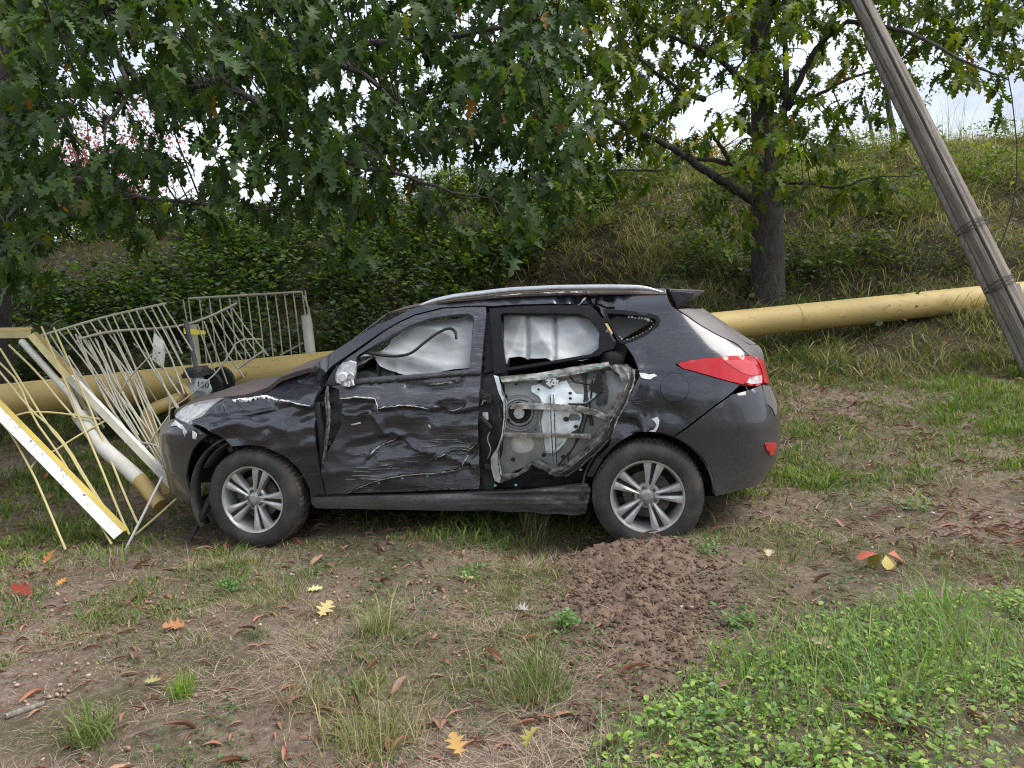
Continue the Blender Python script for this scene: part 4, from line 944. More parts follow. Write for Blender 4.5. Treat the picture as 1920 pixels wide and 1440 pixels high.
# --- long horizontal scrapes in the crushed skin
M_SCR = pm('bare_scrape', (.30, .30, .31), (.16, .16, .17), 40, .5)
for k in range(46):
    s0_ = .62 + .82 * random.random(); w0_ = .48 + .50 * random.random() ** 1.1; L_ = .05 + .18 * random.random()
    strip('scrape', [(s0_, w0_), (min(1.54, s0_ + L_ * .5), w0_ + .006 * random.uniform(-1, 1)), (min(1.55, s0_ + L_), w0_ + .012 * random.uniform(-1, 1))], .0012 + .0022 * random.random(), M_SCR, door, off=-.0045, disp=d_door, st=.02)
for k in range(14):
    s0_ = .12 + .26 * random.random(); w0_ = .46 + .35 * random.random(); L_ = .03 + .06 * random.random()
    strip('scrape', [(s0_, w0_), (s0_ + L_ * .8, w0_ + L_ * .35)], .0015, M_SCR, car, off=-.0045, disp=d_fender, st=.02)
for k in range(10):
    s0_ = 2.38 + .2 * random.random(); w0_ = .85 + .3 * random.random(); L_ = .03 + .08 * random.random()
    strip('scrape', [(s0_, w0_), (s0_ + L_, w0_ + .01 * random.uniform(-1, 1))], .002, M_SCR, car, off=-.006, disp=d_side, st=.02)
# --- white cracks, chips, clips
strip('white_crack', CT['l_fender_crack'][1:6], .010, M_WHITE, car, disp=d_fender, jag=.006)
strip('white_crack', CT['l_fender_crack'][5:], .006, M_WHITE, car, disp=d_fender, jag=.004)
strip('white_crack', CT['l_door_top'][:5], .007, M_WHITE, car, disp=d_door, jag=.004, off=-.006)
strip('white_crack', CT['l_door_top'][4:9], .005, M_WHITE, car, disp=d_door, jag=.006, off=-.006)
strip('white_crack', CT['l_door_low1'], .009, M_WHITE, car, disp=d_door, jag=.004, off=-.006)
strip('white_crack', CT['l_door_low2'], .007, M_WHITE, car, disp=d_door, jag=.005, off=-.006)
strip('white_crack', CT['l_door_low3'], .005, M_WHITE, car, disp=d_door, jag=.005, off=-.006)
strip('white_crack', CT['l_belt_scuff'][1:], .004, M_WHITE, car, disp=d_door, jag=.003, off=-.006)
strip('white_crack', [(1.65, 1.628), (1.95, 1.637), (2.05, 1.632), (2.2, 1.64), (2.31, 1.635)], .007, M_WHITE, car, disp=d_side, jag=.008, off=-.012)
for k, dd in (('p_chip1', d_side), ('p_chip2', d_side), ('p_bump1', d_bump), ('p_bump2', d_bump), ('p_door1', d_door), ('p_door2', d_door), ('p_roof1', d_side), ('p_roof2', d_side)):
    panel('paint_chip', k, M_WHITE if k != 'p_bump2' else M_PLAST, car, off=-.006, disp=dd, st=.02, thick=.006)
panel('roof_tear', 'roof_tear', M_BLACK, car, off=-.012, disp=d_side, st=.02, thick=.01)
for k, (s_, w_) in enumerate(CT['clips']):
    b = MB(); c = p3(s_, w_, (d_door(np.array([s_]), np.array([w_]))[0] if k < 3 else .0) - .006); b.box(c, (.016, .010, .013)); bevel(b.build('clip', M_CYAN, car), .002, 1)
for k, (s_, w_) in enumerate(CT['clips2']):
    b = MB(); c = p3(s_ + .03 * math.sin(k * 5), w_, -.010); b.box(c, (.016 + .01 * (k % 3), .010, .009), Matrix.Rotation(.3 * math.sin(k * 3), 3, 'Y')); bevel(b.build('clip', M_CYAN, rd), .002, 1)
panel('wing_marker', 'cowl_marker', M_BLACK, car, off=-.004, st=.02)
# --- broken mirror base
mp_ = CT['mirror']; b = MB()
mc = np.mean(mp_, 0)
b.prism([tuple(p) for p in mp_], 1, lambda a, c, h: (a, .045 - .035 * (1 - h) * (1 - min(1, math.hypot(a - mc[0], c - mc[1]) / .09)) + .05 * h, c))
o = b.build('mirror_stub', M_PLAST, car)
for k in range(9):
    b = MB(); a = random.random() * 6.28; r_ = random.random() * .05
    c = Vector((mc[0] + r_ * math.cos(a), .03 - .03 * random.random(), mc[1] - .02 + r_ * math.sin(a)))
    b.box(c, (.03 + .03 * random.random(), .02, .012 + .03 * random.random()), Matrix.Rotation(random.random() * 3, 3, 'Y') @ Matrix.Rotation(random.random() - .5, 3, 'X'))
    b.build('mirror_fragment', [M_PLAST, M_WHITE, M_SHARD][k % 3], o)
b = MB(); b.lathe([(.0, .0), (.026, .0), (.03, .004), (.03, .03)], 18, 'y', (mc[0] + .0, -.02, mc[1] - .01)); b.build('mirror_motor', M_WHITE, o)
panel('mirror_sail', [(.56, 1.10), (.62, 1.205), (.70, 1.27), (.70, 1.115)], M_BLACK, car, off=-.006, st=.03)
# --- airbag curtains in the windows
def bag(key, name, lab, f):
    o = panel(name, key, M_BAG, car, off=.075, st=.011, thick=.004, disp=lambda s, w: .05 * (fbm(s * 2.2 + w * 1.2, w * 4.5, 2, f) - .5) + .038 * (ridged(s * 3.2 + w * 3, w * 5.2 + s * .6, 1, f + 2) - .3) + .016 * (ridged(s * 7 - w * 3, w * 9 + s * 2, 1, f + 4) - .3) + .007 * np.abs(np.sin(w * 26 + 2.5 * np.sin(s * 4 + f))) + .006 * ridged(s * 13 - w * 5, w * 15 + s * 4, 2, f + 7) + .035 * (np.exp(-((s - 1.9) / .012) ** 2) + np.exp(-((s - 2.08) / .012) ** 2)) * (f == 201))
    o['label'] = lab
    return o
bag('curtain_front', 'airbag_curtain', 'pale deployed airbag curtain hanging in the front window', 191)
bag('curtain_rear', 'airbag_curtain', 'pale deployed airbag curtain hanging in the rear window', 201)
# loose black seal hanging across the front window
zz = [(770, 575), (900, 590), (1050, 600), (1200, 570), (1320, 480), (1420, 400), (1510, 360), (1560, 400), (1570, 470)]
sl_ = np.array(CT['front_door_hole'])
def fw(x, y):   # front window plane, fractions -> flank coordinates
    return x, y
seal = [(.797, 1.325), (.90, 1.305), (1.02, 1.29), (1.13, 1.305), (1.22, 1.37), (1.30, 1.425), (1.38, 1.455), (1.425, 1.43), (1.435, 1.38)]
sq = []
for i_ in range(len(seal) - 1):
    a_, b_, c_, d_ = [np.array(seal[min(max(i_ + q, 0), len(seal) - 1)]) for q in (-1, 0, 1, 2)]
    for t in np.linspace(0, 1, 6, endpoint=False): sq.append(.5 * (2 * b_ + (c_ - a_) * t + (2 * a_ - 5 * b_ + 4 * c_ - d_) * t * t + (3 * b_ - a_ - 3 * c_ + d_) * t ** 3))
b = MB(); b.tube([p3(p_[0], p_[1], .03) for p_ in sq], .010, 8); smooth_by_angle(b.build('loose_window_seal', M_BLACK, door), 60)
# crumbled glass along the quarter window
qh = np.array(resample(CT['quarter_window_hole'], .012)); qc = qh.mean(0)
for k, p in enumerate(qh):
    if p[0] < qc[0] - .02 and p[1] > 1.36: continue
    if k % 2: continue
    q = p + (qc - p) * (.04 + .10 * random.random()); b = MB(); sz = .006 + .016 * random.random()
    b.box(p3(q[0], q[1], .01 + .01 * random.random()), (sz, .004, sz * .8), Matrix.Rotation(random.random() * 3, 3, 'Y') @ Matrix.Rotation(random.random() - .5, 3, 'Z'))
    b.build('glass_shard', M_SHARD, car)
b = MB(); b.box((2.72, .62, 1.40), (.34, .02, .30), Matrix.Rotation(.3, 3, 'Y')); b.build('cardboard', M_CARD, car)
b = MB(); b.box((2.55, .50, 1.42), (.22, .03, .16), Matrix.Rotation(-.5, 3, 'Y')); bevel(b.build('trim_panel', M_BAG, car), .01)
# --- cabin
b = MB(); b.box((1.45, .91, .34), (2.2, 1.45, .05)); b.build('floor', M_SEAT, car)
def seat(u, v):
    b = MB(); b.box((u, v, .58), (.5, .5, .16)); b.box((u + .30, v, .92), (.14, .5, .62), Matrix.Rotation(.22, 3, 'Y')); b.box((u + .38, v, 1.30), (.10, .26, .18), Matrix.Rotation(.15, 3, 'Y'))
    bevel(b.build('seat', M_SEAT, car), .04, 3)
seat(1.15, .52); seat(1.15, 1.30)
b = MB(); b.box((2.05, .91, .60), (.5, 1.3, .18)); b.box((2.38, .91, .95), (.14, 1.3, .60), Matrix.Rotation(.25, 3, 'Y')); bevel(b.build('rear_bench', M_SEAT, car), .04, 3)
b = MB(); b.box((.55, .91, .98), (.40, 1.42, .22)); bevel(b.build('dashboard', M_TRIM, car), .05, 3)
b = MB(); th = np.linspace(0, 2 * math.pi, 25)
b.tube([(.88 - .07 * math.sin(a), .52 + .18 * math.cos(a), 1.06 + .17 * math.sin(a)) for a in th], .014, 6, cap=False); b.tube([(.88, .52, 1.06), (.70, .52, 1.0)], .03, 8); b.build('steering_wheel', M_BLACK, car)
# --- wheels
def wheel(u, v, w, base, mir=False, steer=0.):
    e = bpy.data.objects.new('wheel', None); COL.objects.link(e); e.parent = car; e.location = (u, v, w); e.rotation_euler = (0, 0, steer + (math.pi if mir else 0)); e.empty_display_size = .1
    Rt, Wt = .348, .225
    prof = [(.222, .010), (.235, .0), (.255, -.006), (.285, -.009), (.312, -.003), (.330, .010), (.341, .028), (.347, .055), (Rt, .11), (.347, .17), (.335, .205), (.30, .225), (.235, .225), (.222, .215)]
    b = MB(); b.lathe(prof, 64, 'y'); ty = b.build('tyre', M_TYRE, e, True)
    b = MB()
    for k in range(60):                      # shoulder tread blocks
        a = 2 * math.pi * k / 60
        for (y0, y1, r0) in ((.022, .070, .3435), (.085, .14, .3475)):
            a2 = a + (.05 if y0 > .05 else 0); da = .038
            P = []
            for aa in (a2 - da, a2 + da):
                for yy, rr in ((y0, r0 - (.006 if y0 < .05 else 0)), (y1, r0 + .002)):
                    for hh in (-.006, .0055): P.append(((rr + hh) * math.cos(aa), yy, (rr + hh) * math.sin(aa)))
            b.add(P, [(1, 3, 7, 5), (0, 1, 5, 4), (2, 6, 7, 3), (0, 2, 3, 1), (4, 5, 7, 6)])
    b.build('tread', M_TREAD, ty)
    rim = MB()
    rim.lathe([(.232, .004), (.230, -.002), (.222, .000), (.216, .012), (.208, .040), (.198, .075), (.195, .15)], 56, 'y')
    rim = rim.build('rim', M_RIM, e, True); smooth_by_angle(rim, 30)
    # five twin spokes
    for k in range(5):
        a = base + k * 2 * math.pi / 5
        ca, sa = math.cos(a), math.sin(a)
        b = MB()
        def pt(r, t, y): return (r * ca - t * sa, y, r * sa + t * ca)
        for sg in (-1, 1):
            st_ = [(.045, .002, .024, .030), (.085, .0045, .031, .025), (.13, .008, .044, .018), (.17, .011, .056, .013), (.2, .013, .066, .012), (.221, .013, .075, .014)]
            V = []
            for r, t0, t1, y in st_:
                tm = t0 + (t1 - t0) * .45
                V += [pt(r, sg * t0, y + .012), pt(r, sg * (t0 + .003), y + .002), pt(r, sg * tm, y - .006), pt(r, sg * (t1 - .003), y), pt(r, sg * t1, y + .014), pt(r, sg * t1, y + .05), pt(r, sg * t0, y + .05)]
            n = 7
            Fc = [(i * n + j, i * n + (j + 1) % n, (i + 1) * n + (j + 1) % n, (i + 1) * n + j) for i in range(len(st_) - 1) for j in range(n)]
            if sg > 0: Fc = [tuple(reversed(f)) for f in Fc]
            b.add(V, Fc)
        sp_ = b.build('spoke', M_RIM, rim); smooth_by_angle(sp_, 40)
        b = MB(); b.add([pt(.075, -.005, .031), pt(.075, .005, .031), pt(.215, .014, .020), pt(.215, -.014, .020)], [(0, 1, 2, 3)]); b.build('spoke_slot', M_BLACK, sp_)
        a2 = a + math.pi / 5
        b = MB(); b.lathe([(0, .012), (.0075, .012), (.009, .02), (.009, .036), (.014, .037), (.015, .05)], 10, 'y', (.057 * math.cos(a2), 0, .057 * math.sin(a2))); b.build('lug_nut', M_DISC, rim)
    b = MB(); b.lathe([(0, .016), (.024, .017), (.031, .021), (.033, .03), (.040, .034), (.075, .036), (.082, .046), (.082, .07), (0, .07)], 40, 'y'); hub = b.build('hub', M_RIM, rim); smooth_by_angle(hub, 30)
    b = MB(); b.lathe([(.0, .0145), (.0265, .0155), (.0275, .02)], 28, 'y'); cap = b.build('hub_cap', pm('grey_cap', (.42, .43, .45), (.36, .37, .39), 10, .3, .5) if 'grey_cap' not in bpy.data.materials else bpy.data.materials['grey_cap'], rim)
    b = MB(); t2 = np.linspace(0, 2 * math.pi, 25)
    b.tube([(.019 * math.cos(q), .0135, .012 * math.sin(q)) for q in t2], .0014, 4, cap=False)
    b.tube([(-.010, .0135, -.008), (-.005, .0135, .0085)], .0019, 4); b.tube([(.005, .0135, -.0085), (.010, .0135, .008)], .0019, 4); b.tube([(-.0075, .0135, -.001), (.0075, .0135, .001)], .0017, 4)
    o = b.build('emblem', M_RIM, cap); o.rotation_euler = (0, .5, 0)
    b = MB(); b.lathe([(.03, .085), (.15, .085), (.15, .105), (.03, .105)], 36, 'y'); b.build('brake_disc', M_DISC, e, False)
    b = MB(); b.box((-.12, .095, .05), (.07, .06, .13)); bevel(b.build('brake_caliper', M_DISC, e), .01)
    b = MB(); b.lathe([(.195, .15), (.0, .15)], 30, 'y'); b.build('wheel_back', M_BLACK, e)
    return e
wheel(0, .03, .35, R(-3), steer=R(-4)); wheel(2.64, .03, .35, R(5))
wheel(0, 1.79, .35, 0, True); wheel(2.64, 1.79, .35, 0, True)
# wheel arches
def arch(u, r0, a0, a1, mat, name, vi=.06, vo=.34, dz=0):
    th = np.linspace(a0, a1, 26); V = []
    for a in th:
        for v in (vi, vo): V.append((u + r0 * math.cos(a), v, .36 + dz + r0 * math.sin(a)))
    Fc = [(2 * i, 2 * i + 2, 2 * i + 3, 2 * i + 1) for i in range(25)]
    o = ob(name, mesh(name, V, Fc, True), mat, car)
    md = o.modifiers.new('solid', 'SOLIDIFY'); md.thickness = .012
    return o
arch(.0, .405, R(-5), R(150), M_MUD, 'arch_liner', .07, .5)
arch(2.64, .40, R(0), R(185), M_MUD, 'arch_liner', .05, .5)
arch(-.02, .43, R(95), R(208), M_MUD, 'loose_liner', .04, .16, .0)
for v_ in (.5, 1.32):
    for u_ in (0, 2.64):
        b = MB(); b.box((u_, v_, .55), (.87, .02, .5)); b.build('inner_arch_wall', M_DARK, car)
b = MB(); b.box((1.3, .91, .30), (3.6, 1.5, .04)); b.build('underbody', M_DARK, car)
b = MB(); b.box((-.35, .91, .62), (.7, 1.1, .45)); b.build('engine_block', M_DARK, car)
b = MB()
for k in range(12): b.box((-.42 + .03 * k, .10 + .02 * (k % 3), .80 - .012 * k), (.035, .05, .035), Matrix.Rotation(k, 3, 'Y'))
b.build('broken_bracket', M_DARK, car)
b = MB(); b.tube([(-.34, .12, .36), (-.42, .08, .20), (-.50, .05, .06)], [.03, .022, .012], 5); b.build('hanging_splash_guard', M_BLACK, car)

# ---------------------------------------------------------------- gas pipe, valve branch
def weathered(name, c1, c2, c3, scale=6, rough=.6, chips=.62, sc=(1, 1, 1), chipscale=18):
    m, nt, bs = newmat(name)
    v = coords(nt, sc)
    a = noise(nt, v, scale, 5); b = noise(nt, v, chipscale, 6, .7, .3)
    c = ramp(nt, a, [(.35, c1), (.7, c2)])
    c = mixc(nt, ramp(nt, b, [(chips, (0, 0, 0)), (chips + .05, (1, 1, 1))]), c, c3)
    nt.links.new(c, bs.inputs['Base Color'])
    bs.inputs['Roughness'].default_value = rough
    bump(nt, bs, b, .25, .004)
    return m
M_YPIPE = weathered('faded_yellow_pipe_paint', (.45, .335, .115), (.37, .27, .10), (.17, .13, .08), 2.2, .6, .61, (.5, 1.5, 1.5), 16)
M_YPALE = M_YPIPE
M_YBR = weathered('bright_yellow_paint', (.52, .40, .08), (.42, .33, .10), (.10, .09, .07), 7, .5, .64, (1, 1, 1), 24)
M_YFLG = weathered('ochre_pipe_paint', (.40, .28, .09), (.30, .21, .08), (.05, .04, .03), 7, .5, .64, (1, 1, 1), 20)
M_CREAM = weathered('cream_fence_paint', (.42, .40, .32), (.33, .31, .24), (.16, .13, .09), 9, .6, .66, (1, 1, 1), 40)
M_CREAMY = weathered('yellowed_cream_paint', (.50, .43, .20), (.42, .36, .17), (.15, .12, .07), 9, .6, .66, (1, 1, 1), 40)
M_WPAINT = weathered('white_flaking_paint', (.72, .71, .67), (.60, .58, .54), (.12, .11, .10), 9, .55, .60, (1, 1, 1), 26)
M_POSTW = weathered('white_post_paint', (.55, .54, .49), (.44, .42, .37), (.36, .28, .12), 5, .55, .68, (1, 1, 1), 8)
M_STEELB = pm('black_cast_iron', (.018, .019, .021), (.04, .04, .042), 16, .55, .3, bmp=.3)
M_VALVE = pm('pale_valve_paint', (.62, .66, .68), (.42, .46, .48), 12, .4, .1)
M_CONC = pm('grey_concrete', (.25, .23, .21), (.17, .155, .14), 9, .9, bmp=.6)

pA, pB = at(-260, 781, 7.06), at(2160, 526, 10.9)
pA, pB = pA + (pA - pB) * .25, pB + (pB - pA) * .45
pipe = empty('gas_pipe', tuple(pA + (pB - pA) * .5 - np.array([0, 0, .16])))
tag(pipe, 'long yellow gas pipe running behind the car and fence', 'pipe')
def relo(o, e):
    o.parent = e; o.matrix_parent_inverse = Matrix.Translation(-Vector(e.location)); return o
b = MB(); b.tube([pA + (pB - pA) * t for t in np.linspace(0, 1, 60)], .1625, 28); relo(smooth_by_angle(b.build('pipe_run', M_YPIPE), 50), pipe)
def pp(t, dz=0): return pA + (pB - pA) * t + np.array([0, 0, dz])
for t in (.147 + .176, .147 + .37):
    b = MB(); dirp = (pB - pA) / np.linalg.norm(pB - pA); c = pp(t); b.tube([c - dirp * .006, c + dirp * .006], .1665, 28); relo(b.build('weld_seam', M_YPIPE), pipe)
for t in (.147 + .035, .147 + .259, .147 + .47, .93):
    c = pp(t); g = float(ground_z(c[0], c[1])); b = MB(); b.box((c[0], c[1], (g - .2 + c[2] - .16) / 2), (.18, .22, c[2] - .16 - g + .2)); b.box((c[0], c[1], c[2] - .15), (.22, .30, .07)); relo(bevel(b.build('support', M_CONC), .01), pipe)
# branch with valve in front of the main pipe
br = empty('valve_branch', tuple(at(300, 900, 6.9)))
tag(br, 'small yellow branch pipe with black gate valve marked 150', 'pipe valve')
def tubeobj(name, pts, rad, mat, par, n=16, sm=50):
    b = MB(); b.tube(pts, rad, n); o = smooth_by_angle(b.build(name, mat), sm); return relo(o, par)
a0 = at(452, 697, 7.55); a1 = at(418, 712, 7.2); a2 = at(392, 722, 7.0); a3 = at(352, 741, 6.9); a4 = at(345, 744, 6.88); a5 = at(292, 766, 6.75); a6 = at(276, 778, 6.71); a7 = at(277, 800, 6.70); a8 = at(300, 850, 6.68); a9 = at(318, 925, 6.66)
tubeobj('stub', [a0, a1], .06, M_YPIPE, br); tubeobj('flange', [a1, a1 + (a2 - a1) * .18], .125, M_STEELB, br, 24, 30)
tubeobj('flange', [a2 - (a2 - a1) * .2, a2], .115, M_STEELB, br, 24, 30)
vb = a2 + (a3 - a2) * .45
tubeobj('valve_body', [a2, a2 + (vb - a2) * .5, vb, vb + (a3 - vb) * .5, a3], [.06, .085, .10, .085, .06], M_VALVE, br, 18)
tubeobj('flange', [a3, a4], .13, M_YFLG, br, 24, 30)
tubeobj('elbow_pipe', [a4, a5, a5 + (a6 - a5) * .5, a6, a6 + (a7 - a6) * .5, a7, a8, a9], .056, M_YFLG, br)
bt = vb + np.array([-.03, 0, .20])
tubeobj('bonnet_neck', [vb, vb + np.array([-.01, 0, .12])], [.07, .05], M_VALVE, br)
tubeobj('bonnet_flange', [vb + np.array([-.01, 0, .12]), vb + np.array([-.015, 0, .155])], .13, M_STEELB, br, 20, 30)
tubeobj('gearbox', [vb + np.array([-.015, 0, .155]), vb + np.array([-.02, 0, .20])], [.115, .09], M_STEELB, br, 20, 30)
tubeobj('stem', [vb + np.array([-.02, 0, .20]), vb + np.array([-.10, .02, .60])], .02, pm('grey_stem', (.10, .11, .12), (.06, .065, .07), 9, .5), br, 10)
for k in range(8):
    a = k * math.pi / 4; b = MB(); c = vb + np.array([-.012 + .11 * math.cos(a), .11 * math.sin(a), .145]); b.tube([c - np.array([0, 0, .03]), c + np.array([0, 0, .035])], .010, 6); relo(b.build('bolt', M_STEELB), br)
def text(name, body, size, loc, rot, mat, par):
    cu = bpy.data.curves.new(name, 'FONT'); cu.body = body; cu.size = size; cu.extrude = .001; cu.align_x = 'CENTER'; cu.align_y = 'CENTER'
    o = bpy.data.objects.new(name, cu); COL.objects.link(o); o.location = loc; o.rotation_euler = rot
    dg = bpy.context.evaluated_depsgraph_get(); me = bpy.data.meshes.new_from_object(o.evaluated_get(dg)); bpy.data.objects.remove(o)
    o = bpy.data.objects.new(name, me); COL.objects.link(o); o.location = loc; o.rotation_euler = rot
    me.materials.clear(); me.materials.append(mat)
    return relo(o, par)
tl_ = at(380, 722, 6.83)
b = MB(); b.box(tuple(at(379, 722, 6.845)), (.115, .012, .105), Matrix.Rotation(R(12), 3, 'Y') @ Matrix.Rotation(R(12), 3, 'Z')); relo(b.build('plate', M_VALVE), br)
text('marking', '150', .07, tuple(at(380, 722, 6.828)), (R(83), R(10), R(12)), M_BLACK, br)

# ---------------------------------------------------------------- mangled fence
FZ = dict(A1=(0, 520, 4.8), A2=(0, 740, 4.8), A3=(300, 520, 5.647))
def fpts(segs, dep):
    out = []
    for z, pts in segs:
        x0, y0, k = FZ[z]
        for x, y in pts:
            px, py = x0 + x / k, y0 + y / k
            out.append(at(px, py, dep(px, py)))
    return out
def dens_line(P, j=0., st=.12):
    out = []
    for a, b in zip(P[:-1], P[1:]):
        k = max(1, int(np.linalg.norm(b - a) / st))
        for i in range(k): out.append(a + (b - a) * i / k + (rng.random(3) - .5) * j)
    return out + [P[-1]]
def bar(par, P, r=.0085, mat=None, name='bar', n=6):
    # round the kinks a little
    P = [np.array(p) for p in P]
    for _ in range(1):
        Q = [P[0]]
        for a, b in zip(P[:-1], P[1:]): Q += [a * .75 + b * .25, a * .25 + b * .75]
        P = Q + [P[-1]] if len(P) > 2 else P
        if len(P) == 2: break
    b = MB(); b.tube(P, r, n); return relo(smooth_by_angle(b.build(name, mat or M_CREAM), 70), par)

# 1. leaning near panel on the left (leans back from the verge)
dN = lambda px, py: 5.58 + (1030 - py) / 380. * 1.0
nf = empty('metal_fence', tuple(gp(130, 1020)))
tag(nf, 'nearest collapsed panel of thin yellowed bars leaning at the left edge', 'fence')
for seg in ([('A1', [(375, 445), (480, 690), (640, 1056)]), ('A2', [(700, 180), (870, 560), (1080, 1080), (1165, 1260)])],
            [('A1', [(485, 455), (650, 830), (760, 1056)]), ('A2', [(860, 250), (1010, 620), (1130, 920), (1240, 1160)])],
            [('A1', [(-40, 740), (0, 770), (170, 940)]), ('A2', [(290, 200), (520, 520), (650, 740)])],
            [('A1', [(0, 640), (200, 960)]), ('A2', [(430, 280), (600, 480), (760, 760), (960, 1060), (1010, 1130)])],
            [('A1', [(-60, 790), (0, 850), (270, 1190)]), ('A2', [(470, 300), (620, 490), (800, 800), (1000, 1110)])],
            [('A1', [(80, 610), (340, 860), (490, 1056)]), ('A2', [(680, 215)])],
            [('A2', [(-60, 160), (0, 235), (100, 345), (280, 680), (340, 800), (590, 1395)])],
            [('A2', [(60, 300), (100, 340), (300, 530), (490, 700), (870, 1110), (1005, 1345)])],
            [('A2', [(280, 660), (330, 590), (480, 515), (700, 370), (940, 240)])],
            [('A2', [(150, 185), (270, 155), (490, 160), (700, 190), (900, 220)])]):
    bar(nf, fpts(seg, dN), .0085, M_CREAMY)
bar(nf, fpts([('A2', [(1462, 738), (1400, 860), (1280, 1100), (1120, 1412)])], lambda px, py: 5.62), .009, M_WPAINT)
bar(nf, fpts([('A2', [(1590, 935), (1420, 1090), (1220, 1262)])], lambda px, py: 5.7), .0085, M_CREAMY)
def beam(name, P0, P1, wd, th, mat, mat2, par, tilt=0.):
    """angle-section beam: a white web and a yellow flange"""
    P0, P1 = Vector(P0), Vector(P1); d = (P1 - P0).normalized(); vw = (Vector(CAMP) - P0).normalized()
    a = d.cross(vw).normalized(); n = a.cross(d).normalized()
    for nm, c0, w_, m_, ax in (('web', 0, wd, mat, a), ('flange', -wd * .5, wd * .62, mat2, (a * -.75 + n * -.65).normalized())):
        b = MB(); t = (n if nm == 'web' else ax.cross(d).normalized()) * .003
        o0 = a * c0; V = []
        for P in (P0, P1):
            lo = P + (o0 - ax * w_ / 2 if nm == 'web' else o0 + n * .002); hi = P + (o0 + ax * w_ / 2 if nm == 'web' else o0 + ax * w_ + n * .002)
            V += [lo + t, hi + t, hi - t, lo - t]
        b.add(V, [(0, 1, 5, 4), (1, 2, 6, 5), (2, 3, 7, 6), (3, 0, 4, 7), (0, 3, 2, 1), (4, 5, 6, 7)])
        relo(b.build(nm, m_), par)
gb = empty('fence_beam', tuple(gp(228, 1006)))
tag(gb, 'white and yellow steel beam slanting down to the grass at far left', 'fence beam')
beam('beam', at(-60, 715, 6.35), at(222, 1004, 5.62), .075, .05, M_WPAINT, M_YBR, gb)
# 2. white sleeve post with a yellow channel beside it
wp = empty('fence_post', tuple(at(322, 955, 5.75)))
tag(wp, 'fallen white round fence post with yellow stained foot by the front bumper', 'fence post')
tubeobj('upper_tube', [at(41, 640, 6.75), at(133, 742, 6.45), at(152, 782, 6.3)], .028, M_POSTW, wp, 12)
tubeobj('sleeve', [at(148, 779, 6.35), at(196, 842, 6.12), at(262, 900, 5.95)], .056, M_POSTW, wp, 18)
tubeobj('stained_foot', [at(262, 900, 5.95), at(302, 948, 5.82)], .0565, M_YFLG, wp, 18)
ch = empty('fence_channel', tuple(at(315, 940, 5.85)))
tag(ch, 'long dull yellow channel lying across the white fallen post', 'fence beam')
beam('channel', at(57, 628, 6.7), at(128, 708, 6.5), .055, .03, M_CREAMY, M_YFLG, ch)
beam('channel', at(128, 708, 6.5), at(345, 935, 5.8), .05, .03, M_CREAM, M_WPAINT, ch)
tp = empty('fence_rail', tuple(at(30, 640, 6.75)))
tag(tp, 'short dull yellow top rail end at the left picture edge', 'fence rail')
beam('rail', at(-40, 628, 6.8), at(58, 627, 6.72), .06, .03, M_CREAMY, M_YFLG, tp)
# 3. bent middle panel
mfz = empty('metal_fence', tuple(at(300, 930, 6.0)))
tag(mfz, 'bent panel of cream bars fanned out in front of the yellow pipe', 'fence')
dM = lambda px, py: 5.95 + np.clip((920 - py) / 330., 0, 1.1) * 1.0
rail_px = [(340, 535), (660, 440), (940, 358), (1200, 298), (1500, 235)]
bar(mfz, fpts([('A1', rail_px)], dM), .012, M_CREAM, 'top_rail')
rx = np.array(rail_px, float)
tops = [372, 445, 525, 600, 665, 735, 810, 880, 950, 1015, 1090, 1155, 1225, 1290, 1360, 1415, 1465]
bots = [('A2', 1230, 500), ('A2', 1330, 600), ('A2', 1390, 620), ('A2', 1440, 690), ('A2', 1450, 640), ('A2', 1455, 600), ('A2', 1450, 540), ('A2', 1440, 480), ('A1', 1500, 1430), ('A1', 1420, 1380), ('A1', 1640, 1220), ('A1', 1600, 1190), ('A1', 1625, 1060), ('A1', 1660, 1050), ('A1', 1720, 950), ('A1', 1640, 690), ('A1', 1730, 660)]
mids = [(560, 730), (660, 850), (800, 800), (900, 910), (960, 870), (1050, 950), (1080, 800), (1110, 680), (1160, 800), (1230, 830), (1310, 730), (1430, 900), (1500, 880), (1510, 640), (1560, 640), (1540, 480), (1600, 450)]
for t, bt_, md_ in zip(tops, bots, mids):
    ty_ = np.interp(t, rx[:, 0], rx[:, 1])
    bar(mfz, fpts([('A1', [(t, ty_), md_]), (bt_[0], [bt_[1:]])], dM), .007)
r2 = [(715, 555), (900, 505), (1100, 475), (1380, 465), (1680, 430), (1920, 340)]
mf2 = empty('metal_fence', tuple(at(420, 760, 7.05)))
tag(mf2, 'torn cream fence panel leaning over the car bonnet beside the yellow tag', 'fence')
dM2 = lambda px, py: 6.75 + (px - 150) / 300. * .35 if px < 450 else 7.1
bar(mf2, fpts([('A1', r2), ('A3', [(640, 362), (815, 275)])], dM2), .0115, M_CREAM, 'top_rail')
for (x0, y0, x1, y1, xm, ym) in ((395, 495, 640, 1165, 540, 880), (465, 465, 715, 1130, 620, 870), (520, 425, 820, 970, 660, 720), (575, 400, 885, 890, 720, 640), (640, 365, 960, 850, 790, 600), (705, 345, 1020, 800, 850, 570), (765, 325, 1150, 835, 930, 560), (300, 500, 345, 780, 320, 640)):
    bar(mf2, fpts([('A3', [(x0, y0), (xm + random.uniform(-8, 8), ym), (x1, y1)])], dM2), .007)
for (x0, y0, x1, y1, xm, ym) in ((745, 550, 1130, 1200, 930, 860), (905, 505, 1290, 1230, 1090, 850), (1050, 482, 1440, 1160, 1230, 830), (1200, 595, 1610, 960, 1400, 760), (1380, 466, 1500, 690, 1440, 580), (1480, 455, 1710, 950, 1600, 700)):
    bar(mf2, fpts([('A1', [(x0, y0), (xm, ym), (x1, y1)])], dM2), .007)
